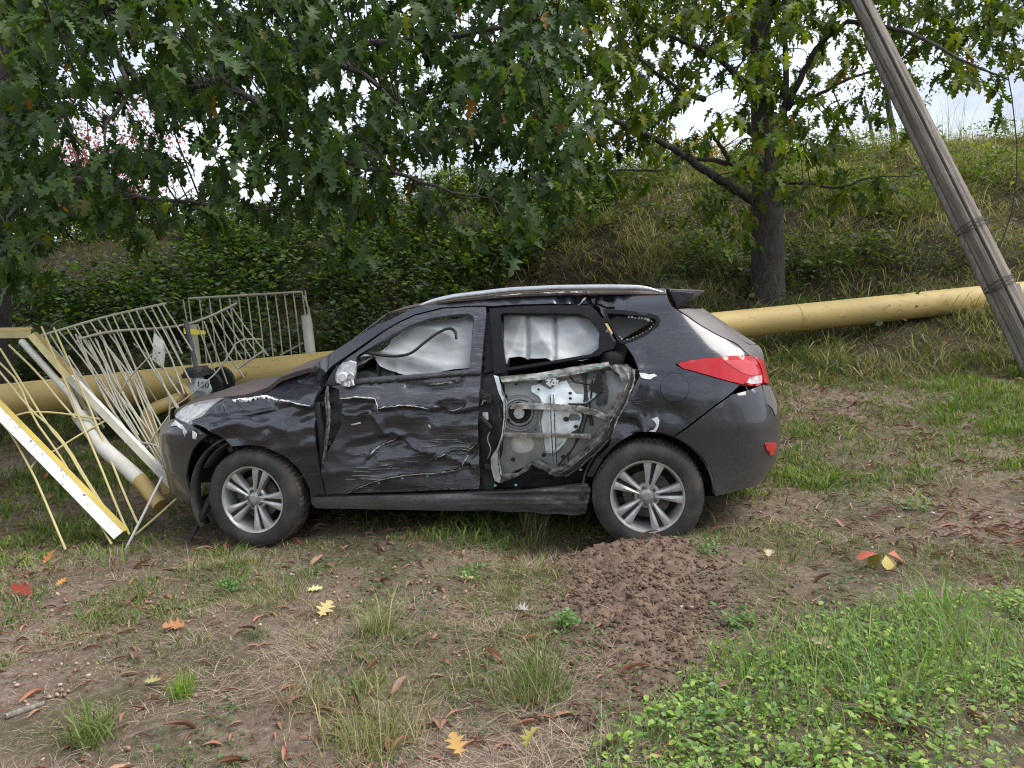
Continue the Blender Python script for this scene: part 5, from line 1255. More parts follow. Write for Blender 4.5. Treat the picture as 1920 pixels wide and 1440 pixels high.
bar(mf2, fpts([('A3', [(825, 968), (960, 870), (1095, 780)])], lambda a, c: 7.05), .011, M_CREAM, 'bottom_rail')
bar(mf2, fpts([('A3', [(1080, 655), (830, 655), (720, 840), (600, 1010), (470, 1120), (300, 1270), (110, 1395)])], lambda a, c: 6.9 - .25 * (450 - a) / 150.), .007, M_CREAM, 'bent_wire')
for k in range(16):
    x0 = random.uniform(420, 1000); x1 = x0 + random.uniform(330, 520); y1 = random.uniform(1180, 1440)
    bar(mfz, fpts([('A1', [(x0, np.interp(x0, rx[:, 0], rx[:, 1]) + random.uniform(60, 260)), ((x0 + x1) / 2 + random.uniform(-40, 40), y1 - 330), (min(1500, x1), y1)])], dM), .0075)
bar(mf2, fpts([('A3', [(825, 968), (890, 1060)])], lambda a, c: 7.05), .0095)
bar(mf2, fpts([('A1', [(1520, 1290), (1530, 1100), (1500, 1010), (1420, 850)])], lambda a, c: 6.55), .008, M_CREAM, 'bar')
bar(mf2, fpts([('A2', [(1310, 505), (1380, 380), (1520, 190)])], lambda a, c: 6.2), .0075, M_CREAM, 'bent_wire')
bar(mf2, fpts([('A2', [(1120, 430), (1300, 430), (1440, 470)])], lambda a, c: 6.2), .0075, M_CREAM, 'bent_wire')
bar(mf2, fpts([('A1', [(980, 1310), (1060, 1060), (1180, 880), (1370, 690)])], lambda a, c: 6.5), .0065, M_CREAM, 'bent_wire')
# 4. upright panel behind the pipe
uf = empty('metal_fence', tuple(at(450, 690, 8.7)))
tag(uf, 'still upright panel of cream bars standing behind the yellow pipe', 'fence')
dU = lambda px, py: 8.55
bar(uf, fpts([('A3', [(300, 226), (1510, 155)])], dU), .014, M_CREAM, 'top_rail')
for i, x in enumerate((300, 415, 520, 630, 735, 830, 925, 1025, 1120, 1220, 1315, 1410, 1505)):
    y = 226 - (x - 300) / 1210. * 71
    bar(uf, fpts([('A3', [(x, y), (x + 45, y + 330), (x + 92, y + 800)])], dU), .008)
bar(uf, fpts([('A3', [(1270, 825), (1520, 695)])], dU), .009, M_CREAM, 'bent_wire')
for (x, y, x2, w_, lab) in ((1545, 405, 1600, .05, 'short round cream post at the right end of the upright fence panel'), (340, 510, 385, .046, 'round cream post with the bright yellow tag on it')):
    p0 = fpts([('A3', [(x, y), (x2, 900)])], lambda a, c: 8.5 if x > 1000 else 8.3)
    b0 = np.array(p0[1]); d_ = b0 - p0[0]; g = float(ground_z(b0[0], b0[1])); k = max(1, (p0[0][2] - g + .2) / (p0[0][2] - b0[2]))
    e = empty('fence_post', (b0[0], b0[1], g)); tag(e, lab, 'fence post')
    tubeobj('post', [p0[0], p0[0] + d_ * k], w_, M_POSTW if x > 1000 else M_CREAM, e, 18); tubeobj('post_cap', [p0[0] - d_ / np.linalg.norm(d_) * .004, p0[0] + d_ / np.linalg.norm(d_) * .012], w_ * 1.03, M_CREAM, e, 18)
bar(uf, fpts([('A3', [(1535, 140), (1575, 400)])], dU), .008)
bar(uf, fpts([('A3', [(1520, 190), (1595, 400), (1640, 800)])], dU), .0095)
bar(uf, fpts([('A3', [(245, 235), (290, 490)])], dU), .008)
# yellow tag and white broken plate
e = empty('yellow_tag', tuple(at(365, 622, 8.15))); tag(e, 'bright yellow plastic tag wrapped round the fence post', 'tag')
b = MB(); P = fpts([('A3', [(250, 540), (365, 550), (480, 570), (482, 605), (350, 605), (252, 598)])], lambda a, c: 8.18); n_ = 6
b.add(list(P) + [p + np.array([0, .01, 0]) for p in P], [tuple(range(n_)), tuple(range(2 * n_ - 1, n_ - 1, -1))] + [(i, n_ + i, n_ + (i + 1) % n_, (i + 1) % n_) for i in range(n_)])
relo(b.build('strip', pm('yellow_plastic', (.85, .75, .04), (.80, .68, .03), 8, .4)), e)
e = empty('broken_plate', tuple(at(297, 685, 6.8))); tag(e, 'small broken white plate caught between the bent fence bars', 'plate')
b = MB(); P = fpts([('A1', [(1385, 500), (1480, 585), (1485, 700), (1470, 810), (1370, 740), (1372, 690)])], lambda a, c: 6.78)
b.add(list(P) + [p + np.array([0, .008, 0]) for p in P], [tuple(range(6)), tuple(range(11, 5, -1))] + [(i, 6 + i, 6 + (i + 1) % 6, (i + 1) % 6) for i in range(6)])
relo(b.build('sheet', M_WPAINT), e)

# ---------------------------------------------------------------- leaning wooden pole
def woodmat():
    m, nt, bs = newmat('weathered_pole_wood')
    v = coords(nt, (9, 9, .35)); a = noise(nt, v, 6, 8, .7, .4); b_ = noise(nt, coords(nt, (40, 40, .5)), 5, 4, .6); c_ = noise(nt, coords(nt), 2.2, 4)
    c = ramp(nt, a, [(.3, (.085, .072, .062)), (.5, (.25, .22, .19)), (.72, (.42, .385, .345))])
    c = mixc(nt, ramp(nt, c_, [(.4, (0, 0, 0)), (.7, (.4, .4, .4))]), c, (.14, .115, .10))
    nt.links.new(c, bs.inputs['Base Color']); bs.inputs['Roughness'].default_value = .9; bs.inputs['Specular IOR Level'].default_value = .2
    bump(nt, bs, mixc(nt, .5, a, b_), 1.0, .02)
    return m
M_WOOD = woodmat()
P0 = at(1980, 745, 8.3); P1 = at(1560, -105, 9.6)
gz = float(ground_z(P0[0], P0[1])); 
k = (gz - .4 - P0[2]) / (P1[2] - P0[2]); Pb = P0 + (P1 - P0) * k
pole = empty('utility_pole', (float(Pb[0]), float(Pb[1]), gz))
tag(pole, 'leaning weathered wooden utility pole with a long dark crack', 'pole')
pd = Vector(P1 - Pb); Lp = pd.length
Q = pd.to_track_quat('Z', 'X').to_matrix().to_4x4()
th = np.linspace(0, 2 * math.pi, 120, endpoint=False); zs = np.linspace(0, Lp, 90)
V = []
# direction to the camera in pole space, so the crack can run down the visible side
lc = Q.to_3x3().inverted() @ (Vector(CAMP) - Vector(Pb + (P1 - Pb) * .5)); ac = math.atan2(lc.y, lc.x)
for z in zs:
    r0 = .140 - .035 * z / Lp
    for a in th:
        da = (a - ac - .16 - .22 * math.sin(z * .5) * .4 + math.pi) % (2 * math.pi) - math.pi
        crack = .055 * math.exp(-(da / .075) ** 4) * (1 if .9 < z < Lp * .93 else 0)
        r = r0 * (1 + .03 * math.sin(5 * a + z) + .02 * math.sin(11 * a)) - crack
        V.append((r * math.cos(a), r * math.sin(a), z))
n = len(th); Fc = [(i * n + j, i * n + (j + 1) % n, (i + 1) * n + (j + 1) % n, (i + 1) * n + j) for i in range(len(zs) - 1) for j in range(n)] + [tuple(range(n - 1, -1, -1)), tuple((len(zs) - 1) * n + j for j in range(n))]
shaft = ob('shaft', mesh('shaft', V, Fc, True), M_WOOD); shaft.matrix_world = Matrix.Translation(Vector(Pb)) @ Q
bpy.context.view_layer.update()
shaft.parent = pole; shaft.matrix_parent_inverse = Matrix.Translation(-Vector(pole.location))
# half-round prop lashed to the lower left side
al = ac - 1.25
pr = [Vector(Pb) + Q.to_3x3() @ Vector(((.140 - .035 * z / Lp + .015) * math.cos(al), (.140 - .035 * z / Lp + .015) * math.sin(al), z)) for z in np.linspace(.1, Lp * .78, 30)]
b = MB(); b.tube(pr, .036, 10); relo(smooth_by_angle(b.build('side_splint', M_WOOD), 60), pole)
for zc in (1.55, 2.25):
    for q in range(3):
        pts = [Vector(Pb) + Q.to_3x3() @ Vector(((.172 if abs((a - al + math.pi) % (2 * math.pi) - math.pi) < .5 else .148) * math.cos(a), (.172 if abs((a - al + math.pi) % (2 * math.pi) - math.pi) < .5 else .148) * math.sin(a), zc + .018 * q + .03 * math.sin(a + q))) for a in np.linspace(0, 2 * math.pi, 30)]
        b = MB(); b.tube(pts, .006, 5); relo(b.build('wire_band', M_DISC), pole)
cs = empty('concrete_stub', tuple(gp(1935, 705))); tag(cs, 'rough grey concrete stub lashed beside the foot of the leaning pole', 'concrete post')
p0 = at(1935, 720, 8.75); p1 = at(1895, 535, 8.95)
b = MB(); b.tube([p0 + (p0 - p1) * .3, p0, p0 + (p1 - p0) * .5, p1], [.12, .12, .115, .10], 6); o = relo(bevel(b.build('stub', M_CONC), .015), cs)
wire = empty('hanging_wire', tuple(at(1868, 475, 8.6))); tag(wire, 'thin black wire hanging loose beside the leaning pole', 'wire')
b = MB(); b.tube([at(x, y, 8.6) for x, y in ((1880, 90), (1897, 180), (1907, 270), (1906, 340), (1897, 400), (1880, 450), (1866, 478))], .006, 5); relo(smooth_by_angle(b.build('strand', M_BLACK), 60), wire)

# ---------------------------------------------------------------- oak trees
HALF = [(.018, 0), (.03, .13), (.20, .15), (.08, .29), (.36, .40), (.30, .44), (.10, .51), (.33, .69), (.09, .72), (.15, .88), (.012, 1.0)]
def oakleaf(fold=.25, droop=.35, tw=0., H=None):
    H = H or HALF
    V = []; Fc = []
    for (x, y) in H:
        z = -droop * y * y
        V += [(0, y, z - .0), (x, y, z + x * fold + tw * x * y), (-x, y, z + x * fold - tw * x * y)]
    for i in range(len(H) - 1):
        a = 3 * i; b = 3 * (i + 1)
        Fc += [(a, a + 1, b + 1, b), (a, b, b + 2, a + 2)]
    return np.array(V), np.array(Fc)
LEAVES = [oakleaf(.25, .25), oakleaf(.45, .5, .2), oakleaf(.1, .6, -.2), oakleaf(.35, .1)]
M_LEAF = leafmat('oak_leaf', .45, .42, .22)
M_BARK = None
def barkmat():
    m, nt, bs = newmat('oak_bark')
    v = coords(nt, (1, 1, .22)); a = noise(nt, v, 26, 7, .7, .3); l = noise(nt, coords(nt), 46, 3, .6)
    c = ramp(nt, a, [(.35, (.035, .030, .027)), (.6, (.085, .075, .068)), (.8, (.13, .12, .11))])
    c = mixc(nt, ramp(nt, l, [(.70, (0, 0, 0)), (.74, (1, 1, 1))]), c, (.38, .37, .35))
    nt.links.new(c, bs.inputs['Base Color']); bs.inputs['Roughness'].default_value = .9; bs.inputs['Specular IOR Level'].default_value = .2
    bump(nt, bs, a, .8, .02)
    return m
M_BARK = barkmat()

def place(tmpl, pos, yaxis, zaxis, size):
    """instances of a template: y along the leaf, z its upper face"""
    V, Fc = tmpl
    y = yaxis / np.linalg.norm(yaxis, axis=1, keepdims=True)
    z = zaxis - (zaxis * y).sum(1, keepdims=True) * y; z /= np.linalg.norm(z, axis=1, keepdims=True) + 1e-9
    x = np.cross(y, z)
    P = pos[:, None, :] + size[:, None, None] * (V[None, :, 0:1] * x[:, None, :] + V[None, :, 1:2] * y[:, None, :] + V[None, :, 2:3] * z[:, None, :])
    F_ = Fc[None] + (np.arange(len(pos)) * len(V))[:, None, None]
    return P.reshape(-1, 3), F_.reshape(-1, Fc.shape[1])

def spray_leaves(centers, scale, hang, nleaf, size, out):
    """tufts of leaves round a twig end: leaves fan out and hang"""
    for c, sc_ in zip(centers, scale):
        n = int(rng.integers(*nleaf))
        az0 = rng.random() * 2 * math.pi
        tw = np.array([math.cos(az0), math.sin(az0), -.35 - .3 * rng.random()])
        for k in range(n):
            t = rng.random()
            a = rng.random() * 2 * math.pi
            dirv = np.array([math.cos(a), math.sin(a) * .9, -hang * (.2 + rng.random())]) + tw * .5
            base = c + tw * (t - .5) * .42 * sc_ + (rng.random(3) - .5) * .08
            up = np.array([rng.normal() * .35, -.25 + rng.normal() * .35, 1.0])
            out.append((base, dirv, up, size * sc_ * (.65 + .6 * rng.random())))

def leafcolor(n, cols, wts):
    k = rng.choice(len(cols), n, p=np.array(wts) / np.sum(wts)); c = np.array(cols)[k]
    return c * (.7 + .6 * rng.random((n, 1)))

GREENS = [(.027, .054, .015), (.040, .076, .021), (.058, .100, .030), (.086, .125, .024), (.12, .13, .02), (.20, .10, .015)]
def build_crown(tree, leaves, cols, wts, nparts=300, nm='crown', mat=None):
    mat = mat or M_LEAF
    pos = np.array([l[0] for l in leaves]); yy = np.array([l[1] for l in leaves]); zz_ = np.array([l[2] for l in leaves]); sz = np.array([l[3] for l in leaves])
    # the leaves nearest the viewer that are in view become objects of their own
    d = pos - CAMP; dep = d @ FW; px = 960 + 1500 * (d @ RT) / dep; py = 720 - 1500 * (d @ UPV) / dep
    vis = (px > -10) & (px < 1930) & (py > -20) & (py < 700)
    score = np.where(vis, sz / dep, 0); order = np.argsort(-score)[:nparts]
    own = np.zeros(len(pos), bool); own[order] = True
    col = leafcolor(len(pos), cols, wts)
    Vs = []; Fs = []; Cs = []; off = 0
    kind = rng.integers(0, len(LEAVES), len(pos))
    for k in range(len(LEAVES)):
        m = (kind == k) & ~own
        if not m.any(): continue
        P, F_ = place(LEAVES[k], pos[m], yy[m], zz_[m], sz[m])
        Vs.append(P); Fs.append(F_ + off); off += len(P); Cs.append(np.repeat(col[m], len(LEAVES[k][0]), 0))
    V = np.concatenate(Vs); Fq = np.concatenate(Fs); C_ = np.concatenate(Cs)
    o = ob(nm, npmesh(nm, V, Fq, C_), mat); tag(o, kind='stuff'); relo(o, tree)
    # individual leaves share a few meshes
    var = {}
    for i in order:
        k = int(kind[i]); h = int(rng.integers(0, 4)); key = (k, h)
        if key not in var:
            me = npmesh('leaf', LEAVES[k][0], LEAVES[k][1], np.repeat(leafcolor(1, cols[:4], wts[:4]), len(LEAVES[k][0]), 0)); me.materials.append(mat); var[key] = me
        l = bpy.data.objects.new('leaf', var[key]); COL.objects.link(l)
        y = Vector(yy[i]).normalized(); z = Vector(zz_[i]); z = (z - z.dot(y) * y).normalized(); x = y.cross(z)
        s_ = float(sz[i])
        mm = Matrix(((x.x * s_, y.x * s_, z.x * s_, pos[i][0]), (x.y * s_, y.y * s_, z.y * s_, pos[i][1]), (x.z * s_, y.z * s_, z.z * s_, pos[i][2]), (0, 0, 0, 1)))
        l.parent = tree; l.matrix_world = mm if True else mm
        l.matrix_parent_inverse = Matrix.Translation(-Vector(tree.location)); l.matrix_basis = mm

def curve(P, n=4):
    P = [np.array(p, float) for p in P]
    if len(P) < 3: return [P[0] + (P[-1] - P[0]) * t for t in np.linspace(0, 1, n + 1)]
    out = []
    Q = [2 * P[0] - P[1]] + P + [2 * P[-1] - P[-2]]
    for i in range(1, len(Q) - 2):
        for t in np.linspace(0, 1, n, endpoint=False):
            a, b, c, d = Q[i - 1:i + 3]
            out.append(.5 * (2 * b + (c - a) * t + (2 * a - 5 * b + 4 * c - d) * t * t + (3 * b - a - 3 * c + d) * t ** 3))
    return out + [P[-1]]

def limb(tree, P, r0, r1, name='limb', n=10, wob=.02):
    C_ = curve(P, 5); m = len(C_)
    C_ = [c + (rng.random(3) - .5) * wob * (0 if i == 0 else 1) for i, c in enumerate(C_)]
    b = MB(); b.tube(C_, [r0 + (r1 - r0) * i / (m - 1) for i in range(m)], n); relo(smooth_by_angle(b.build(name, M_BARK), 60), tree)
    return C_

def twigs(tree, centers, net, name='twigs'):
    """thin shoots from the nearest limb to each tuft"""
    net = np.array(net); b = MB()
    for c in centers:
        if rng.random() < .35: continue
        d = np.linalg.norm(net - c, axis=1)
        i = int(np.argmin(d)); a = net[i]
        if d[i] > 1.1: a = c + (a - c) / d[i] * (.25 + .3 * rng.random()); 
        m = a * .45 + c * .55 + np.array([0, 0, .12 * min(1, d[i])]) + (rng.random(3) - .5) * .15
        C_ = curve([a, m, c], 4); k = len(C_)
        b.tube(C_, [.0025 + .006 * min(1, d[i]) * (1 - t / (k - 1)) for t in range(k)], 4, cap=False)
    o = b.build(name, M_BARK, None, True); tag(o, kind='stuff'); relo(o, tree)

def cells(grid, x0, y0, cw, ch_, k, dmin, dmax, cols=None):
    out = []
    for r_, row in enumerate(grid):
        for c_, v in enumerate(row):
            if cols and not (cols[0] <= c_ < cols[1]): continue
            n = 9 * (v / 9.) ** 2.0 * k; n = int(n) + (rng.random() < n - int(n))
            for _ in range(n):
                D = dmin + (dmax - dmin) * rng.random() ** .8
                out.append(at(x0 + (c_ + rng.random()) * cw, y0 + (r_ + rng.random()) * ch_, D))
    return out
#      x: 0  100 200 ...                                         y rows from -120, 60 px each
GRID = [[9, 9, 9, 9, 9, 9, 9, 9, 9, 9, 9, 9, 9, 9, 9, 9, 8, 9, 9, 8],
        [9, 9, 9, 9, 9, 9, 9, 9, 9, 9, 9, 9, 9, 9, 9, 9, 8, 9, 9, 8],
        [9, 9, 7, 8, 7, 8, 7, 6, 8, 8, 8, 9, 9, 9, 9, 8, 6, 8, 8, 7],
        [9, 8, 6, 8, 8, 8, 7, 7, 8, 9, 9, 8, 8, 8, 7, 6, 6, 8, 8, 7],
        [9, 6, 5, 8, 9, 7, 6, 7, 8, 9, 9, 8, 7, 4, 7, 6, 5, 5, 6, 4],
        [8, 5, 3, 8, 8, 8, 7, 7, 8, 9, 9, 8, 7, 3, 7, 6, 4, 1, 1, 0],
        [8, 5, 4, 5, 6, 8, 8, 7, 6, 8, 9, 8, 6, 3, 8, 6, 3, 0, 0, 0],
        [9, 8, 7, 4, 5, 8, 8, 5, 3, 6, 8, 6, 4, 2, 5, 4, 1, 0, 0, 0],
        [9, 9, 8, 6, 6, 8, 8, 6, 3, 6, 5, 2, 2, 3, 3, 2, 1, 0, 0, 0],
        [8, 3, 3, 3, 2, 2, 5, 3, 3, 2, 1, 0, 0, 3, 2, 0, 0, 0, 0, 0],
        [4, 0, 0, 0, 0, 0, 0, 0, 0, 0, 0, 0, 0, 1, 0, 0, 0, 0, 0, 0]]
# --- left oak, trunk at the picture's left edge, boughs reaching over the car
D0 = 10.2
tb = at(-40, 560, D0); tb[2] = float(ground_z(tb[0], tb[1])) - .05
oak1 = empty('oak_tree', tuple(tb))
tag(oak1, 'big dark oak whose boughs reach across the sky from the left', 'tree')
net = []
tr_ = curve([tb, at(-20, 400, D0), at(10, 200, D0), at(10, 0, D0), at(5, -300, D0), at(0, -700, D0)], 6)
b = MB(); b.tube(tr_, np.linspace(.27, .15, len(tr_)), 18); relo(smooth_by_angle(b.build('trunk', M_BARK), 60), oak1)
net += [] 
for P, r0, r1 in (([at(35, 190, D0), at(150, 172, 9), at(270, 165, 8), at(420, 150, 7.4), at(560, 95, 7.2), at(700, 82, 7.0), at(900, 60, 6.9), at(1080, 20, 7)], .065, .012),
                  ([at(30, 90, D0), at(170, 20, 9), at(300, -10, 8.2), at(500, -40, 7.6), at(760, -30, 7.2), at(1000, -60, 7.0)], .08, .02),
                  ([at(35, 200, D0), at(0, 180, 8.8), at(-60, 190, 7.5), at(-120, 230, 6.5)], .07, .02),
                  ([at(270, 165, 8), at(225, 110, 7.8), at(200, 30, 7.6)], .035, .012),
                  ([at(225, 115, 7.8), at(240, 180, 7.5), at(200, 230, 7.2), at(198, 280, 7.1)], .025, .008),
                  ([at(420, 150, 7.4), at(520, 220, 7.0), at(640, 300, 6.8), at(760, 330, 6.6), at(850, 360, 6.6), at(920, 372, 6.6)], .032, .006),
                  ([at(560, 95, 7.2), at(680, 140, 6.9), at(760, 220, 6.7), at(810, 300, 6.6)], .03, .007),
                  ([at(45, 330, D0), at(110, 330, 8.5), at(180, 345, 7.5), at(260, 370, 7.0), at(380, 380, 6.9), at(500, 395, 6.9)], .04, .008),
                  ([at(38, 380, D0), at(20, 400, 8.5), at(10, 420, 7.0)], .03, .01),
                  ([at(900, 60, 6.9), at(960, 130, 6.6), at(1010, 200, 6.5), at(1060, 260, 6.4)], .025, .006)):
    net += limb(oak1, P, r0, r1)
cen = cells(GRID, 0, -140, 100, 60, .55, 5.6, 8.2, (0, 11)) + cells(GRID, 0, -140, 100, 60, 1.2, 8.0, 11.5, (0, 11))
cen += [at(rng.uniform(-650, -10), rng.uniform(-150, 400), rng.uniform(6.5, 11)) for _ in range(120)]
cen += [at(x, y, d) for x, y, d in ((612, 385, 6.0), (980, 430, 6.2), (985, 452, 6.3), (30, 470, 6.0), (60, 440, 6.2), (20, 500, 6.1), (880, 440, 6.6), (640, 470, 6.8))]
cen_up = [at(rng.uniform(-500, 1400), rng.uniform(-900, -130), rng.uniform(8.0, 14)) for _ in range(480)]
lv = []
spray_leaves(cen, np.ones(len(cen)), .75, (9, 15), .175, lv)
spray_leaves(cen_up, np.full(len(cen_up), 1.35), .6, (9, 14), .19, lv)
build_crown(oak1, lv, GREENS, [5, 6, 5, 2, .5, .15])
twigs(oak1, cen, net)
# foliage above and behind the frame's upper edge (it shades the bank)
# --- right oak
Dr = 10.8
tb2 = at(1440, 552, Dr); tb2[2] = float(ground_z(tb2[0], tb2[1])) - .08
oak2 = empty('oak_tree', tuple(tb2))
tag(oak2, 'oak with a bare straight trunk standing on the bank behind the pipe', 'tree')
tr2 = curve([tb2, at(1440, 500, Dr), at(1437, 400, Dr), at(1434, 300, Dr), at(1428, 180, Dr), at(1424, 60, Dr), at(1420, -200, Dr), at(1415, -500, Dr)], 6)
b = MB(); rr = np.interp(np.linspace(0, 1, len(tr2)), [0, .08, .3, .38, 1], [.26, .225, .21, .17, .10]); b.tube(tr2, rr, 20); relo(smooth_by_angle(b.build('trunk', M_BARK), 60), oak2)
net2 = []
for P, r0, r1 in (([at(1412, 375, Dr), at(1370, 350, 10.5), at(1320, 318, 10.2), at(1280, 290, 10.0), at(1225, 258, 9.8), at(1150, 222, 9.6), at(1090, 170, 9.4)], .07, .02),
                  ([at(1418, 318, Dr), at(1375, 308, 10.7), at(1330, 300, 10.6), at(1290, 296, 10.5)], .05, .018),
                  ([at(1368, 302, 10.6), at(1345, 265, 10.5), at(1328, 242, 10.4)], .035, .015),
                  ([at(1280, 290, 10.0), at(1240, 320, 9.8), at(1160, 318, 9.6), at(1080, 335, 9.4)], .022, .006),
                  ([at(1430, 200, Dr), at(1380, 140, 10.4), at(1330, 100, 10.2), at(1200, 40, 9.8)], .05, .02),
                  ([at(1320, 186, 10.3), at(1300, 180, 10.2), at(1270, 165, 10.1), at(1200, 110, 10)], .04, .015),
                  ([at(1448, 330, Dr), at(1472, 200, 10.7), at(1472, 90, 10.6), at(1470, 0, 10.6)], .05, .03),
                  ([at(1475, 205, 10.7), at(1500, 150, 10.5), at(1540, 80, 10.3), at(1590, 40, 10.2)], .05, .025),
                  ([at(1485, 195, 10.6), at(1540, 175, 10.4), at(1600, 145, 10.3), at(1680, 120, 10.3)], .03, .012),
                  ([at(1448, 345, 10.7), at(1520, 345, 10.3), at(1570, 352, 10.1), at(1640, 332, 9.9), at(1710, 330, 9.8)], .022, .006),
                  ([at(1590, 40, 10.2), at(1700, 60, 9.5), at(1800, 110, 9.0), at(1890, 150, 8.8)], .03, .008),
                  ([at(1420, 20, Dr), at(1550, -60, 10), at(1750, -40, 9.4), at(1930, 0, 9)], .06, .02)):
    net2 += limb(oak2, P, r0, r1)
cen2 = cells(GRID, 0, -140, 100, 60, 1.35, 9.2, 11.6, (11, 20)) + cells(GRID, 0, -140, 100, 60, .22, 7.6, 9.2, (10, 15))
cen2 += [at(rng.uniform(1930, 2500), rng.uniform(-150, 140), rng.uniform(8.8, 11)) for _ in range(60)]
cen2 += [at(x + rng.normal() * 14, y + rng.normal() * 8, 9.9) for x, y in ((1540, 345), (1580, 360), (1620, 350), (1650, 345), (1690, 338), (1560, 375), (1600, 372), (1640, 372), (1350, 380), (1330, 400), (1370, 395), (1395, 410), (1380, 430), (1350, 410), (1400, 330), (1450, 330), (1470, 300), (1440, 230), (1420, 210), (1460, 220))]
lv2 = []
spray_leaves(cen2, np.ones(len(cen2)), .6, (9, 15), .175, lv2)
build_crown(oak2, lv2, [(.045, .080, .012), (.070, .11, .016), (.10, .14, .020), (.16, .18, .022), (.18, .18, .025), (.28, .12, .02)], [4, 6, 5, 3, .7, .2])
twigs(oak2, cen2, net2)

# --- small trees and shrubs along the crest
def crest_pt(px, y=18.):
    x = (px - 960) / 1500. * y * 1.0
    return np.array([x, y, float(ground_z(x, y))])
def small_leaves(n, col, wts, cen_fn, size, mat, name, par, spread=1.0):
    T = (np.array([(0, 0, 0), (.28, .45, .05), (0, 1, -.1), (-.28, .45, .05)]), np.array([(0, 1, 2), (0, 2, 3)]))
    pos = cen_fn(n); yy = rng.normal(size=(n, 3)); yy[:, 2] -= .4; zz_ = rng.normal(size=(n, 3)) * .5; zz_[:, 2] += 1
    P, F_ = place(T, pos, yy, zz_, size * (.6 + .8 * rng.random(n)))
    C_ = np.repeat(leafcolor(n, col, wts), 4, 0)
    o = ob(name, npmesh(name, P, F_, C_), mat); tag(o, kind='stuff')
    return relo(o, par)
M_SLEAF = leafmat('small_leaf', .5, .35, .3)
def shrub(name, label, cat, foot, h, w, cols, wts, n, size, stems=5, group=None, narrow=False):
    e = empty(name, tuple(foot)); tag(e, label, cat, group)
    b = MB(); tips = []
    for k in range(stems):
        a = rng.random() * 6.28; r_ = rng.random() ** .5 * w
        tip = foot + np.array([r_ * math.cos(a), r_ * math.sin(a), h * (.6 + .4 * rng.random())])
        C_ = curve([foot - np.array([0, 0, .1]), foot * .5 + tip * .5 + (rng.random(3) - .5) * .2 * w + np.array([0, 0, .1 * h]), tip], 5)
        b.tube(C_, np.linspace(.012 + h * .006, .004, len(C_)), 5); tips += C_[3:]
    relo(b.build('stems', M_BARK, None, True), e)
    tips = np.array(tips)
    def cf(n_):
        k = rng.integers(0, len(tips), n_)
        return tips[k] + rng.normal(size=(n_, 3)) * np.array([w * .22, w * .22, h * .10 if narrow else h * .12])
    small_leaves(n, cols, wts, cf, size, M_SLEAF, 'crown', e)
    return e
RED = [(.22, .045, .06), (.30, .07, .08), (.20, .08, .07)]
shrub('red_leaved_tree', 'pinkish red autumn tree beyond the bank at far left', 'tree', crest_pt(215, 22), 4.2, 2.2, RED, [3, 3, 2], 5200, .10, 16)
for px_, y_, h_, w_, lab in ((860, 20, 2.0, .9, 'pale loose bush on the crest left of centre'), (1000, 21, 1.6, .8, 'yellowish bush on the crest above the car roof'), (760, 20, 1.0, .7, 'low yellow green bush on the crest behind the oak twigs'), (450, 20, 1.2, .8, 'low green bush on the crest at the left')):
    shrub('crest_bush', lab, 'bush', crest_pt(px_, y_), h_, w_, [(.16, .17, .03), (.10, .13, .03), (.22, .18, .04)], [3, 3, 1.5], 900, .08, 7, 'bushes along the crest')
shrub('orange_bush', 'orange and yellow autumn bush glowing on the crest left of the trunk', 'bush', crest_pt(1290, 17.6), .75, .9, [(.40, .13, .02), (.42, .26, .03), (.25, .20, .03)], [3, 3, 2], 900, .08, 9)
shrub('yellow_bush', 'yellow green bush on the crest beside the bare stems', 'bush', crest_pt(1210, 17.4), .7, 1.3, [(.26, .25, .03), (.15, .18, .03)], [3, 3], 900, .08, 9)
def bare(name, label, px, y, h, n, spread, r=.02, lean=0.):
    f_ = crest_pt(px, y); e = empty(name, tuple(f_)); tag(e, label, 'shrub')
    for k in range(n):
        a = rng.random() * 6.28
        tip = f_ + np.array([spread * math.cos(a) + lean, spread * math.sin(a), h * (.7 + .5 * rng.random())])
        s_ = f_ + np.array([math.cos(a), math.sin(a), 0]) * spread * .25
        b = MB(); C_ = curve([s_ - np.array([0, 0, .1]), s_ * .5 + tip * .5 + (rng.random(3) - .5) * .1, tip], 4); b.tube(C_, np.linspace(r, r * .4, len(C_)), 5); relo(b.build('stem', M_BARK, None, True), e)
bare('bare_shrub', 'clump of dark bare stems on the crest left of the trunk', 1215, 17.0, 1.5, 12, .45, .02)
f_ = crest_pt(1655, 21)
e = empty('forked_tree', tuple(f_)); tag(e, 'thin forked bare tree on the crest left of the leaning pole', 'tree')
for P, r_ in (([f_ - np.array([0, 0, .2]), f_ + np.array([.05, 0, 1.2]), f_ + np.array([-.25, 0, 2.6]), f_ + np.array([-.3, 0, 4.5])], .11), ([f_ + np.array([-.1, 0, 0]), f_ + np.array([-.4, 0, 1.0]), f_ + np.array([-.8, 0, 2.4])], .07), ([f_ + np.array([-.2, 0, 0]), f_ + np.array([-.9, 0, 1.2]), f_ + np.array([-1.6, 0, 2.6])], .045)):
    b = MB(); C_ = curve(P, 5); b.tube(C_, np.linspace(r_, r_ * .4, len(C_)), 8); relo(smooth_by_angle(b.build('trunk', M_BARK), 60), e)
tips = np.array([f_ + np.array([rng.normal() * .9 - .5, rng.normal() * .5, 2.4 + rng.random() * 2.2]) for _ in range(60)])
small_leaves(900, GREENS, [1, 1, 2, 3, 2, .2], lambda n_: tips[rng.integers(0, 60, n_)] + rng.normal(size=(n_, 3)) * .2, .10, M_SLEAF, 'crown', e)
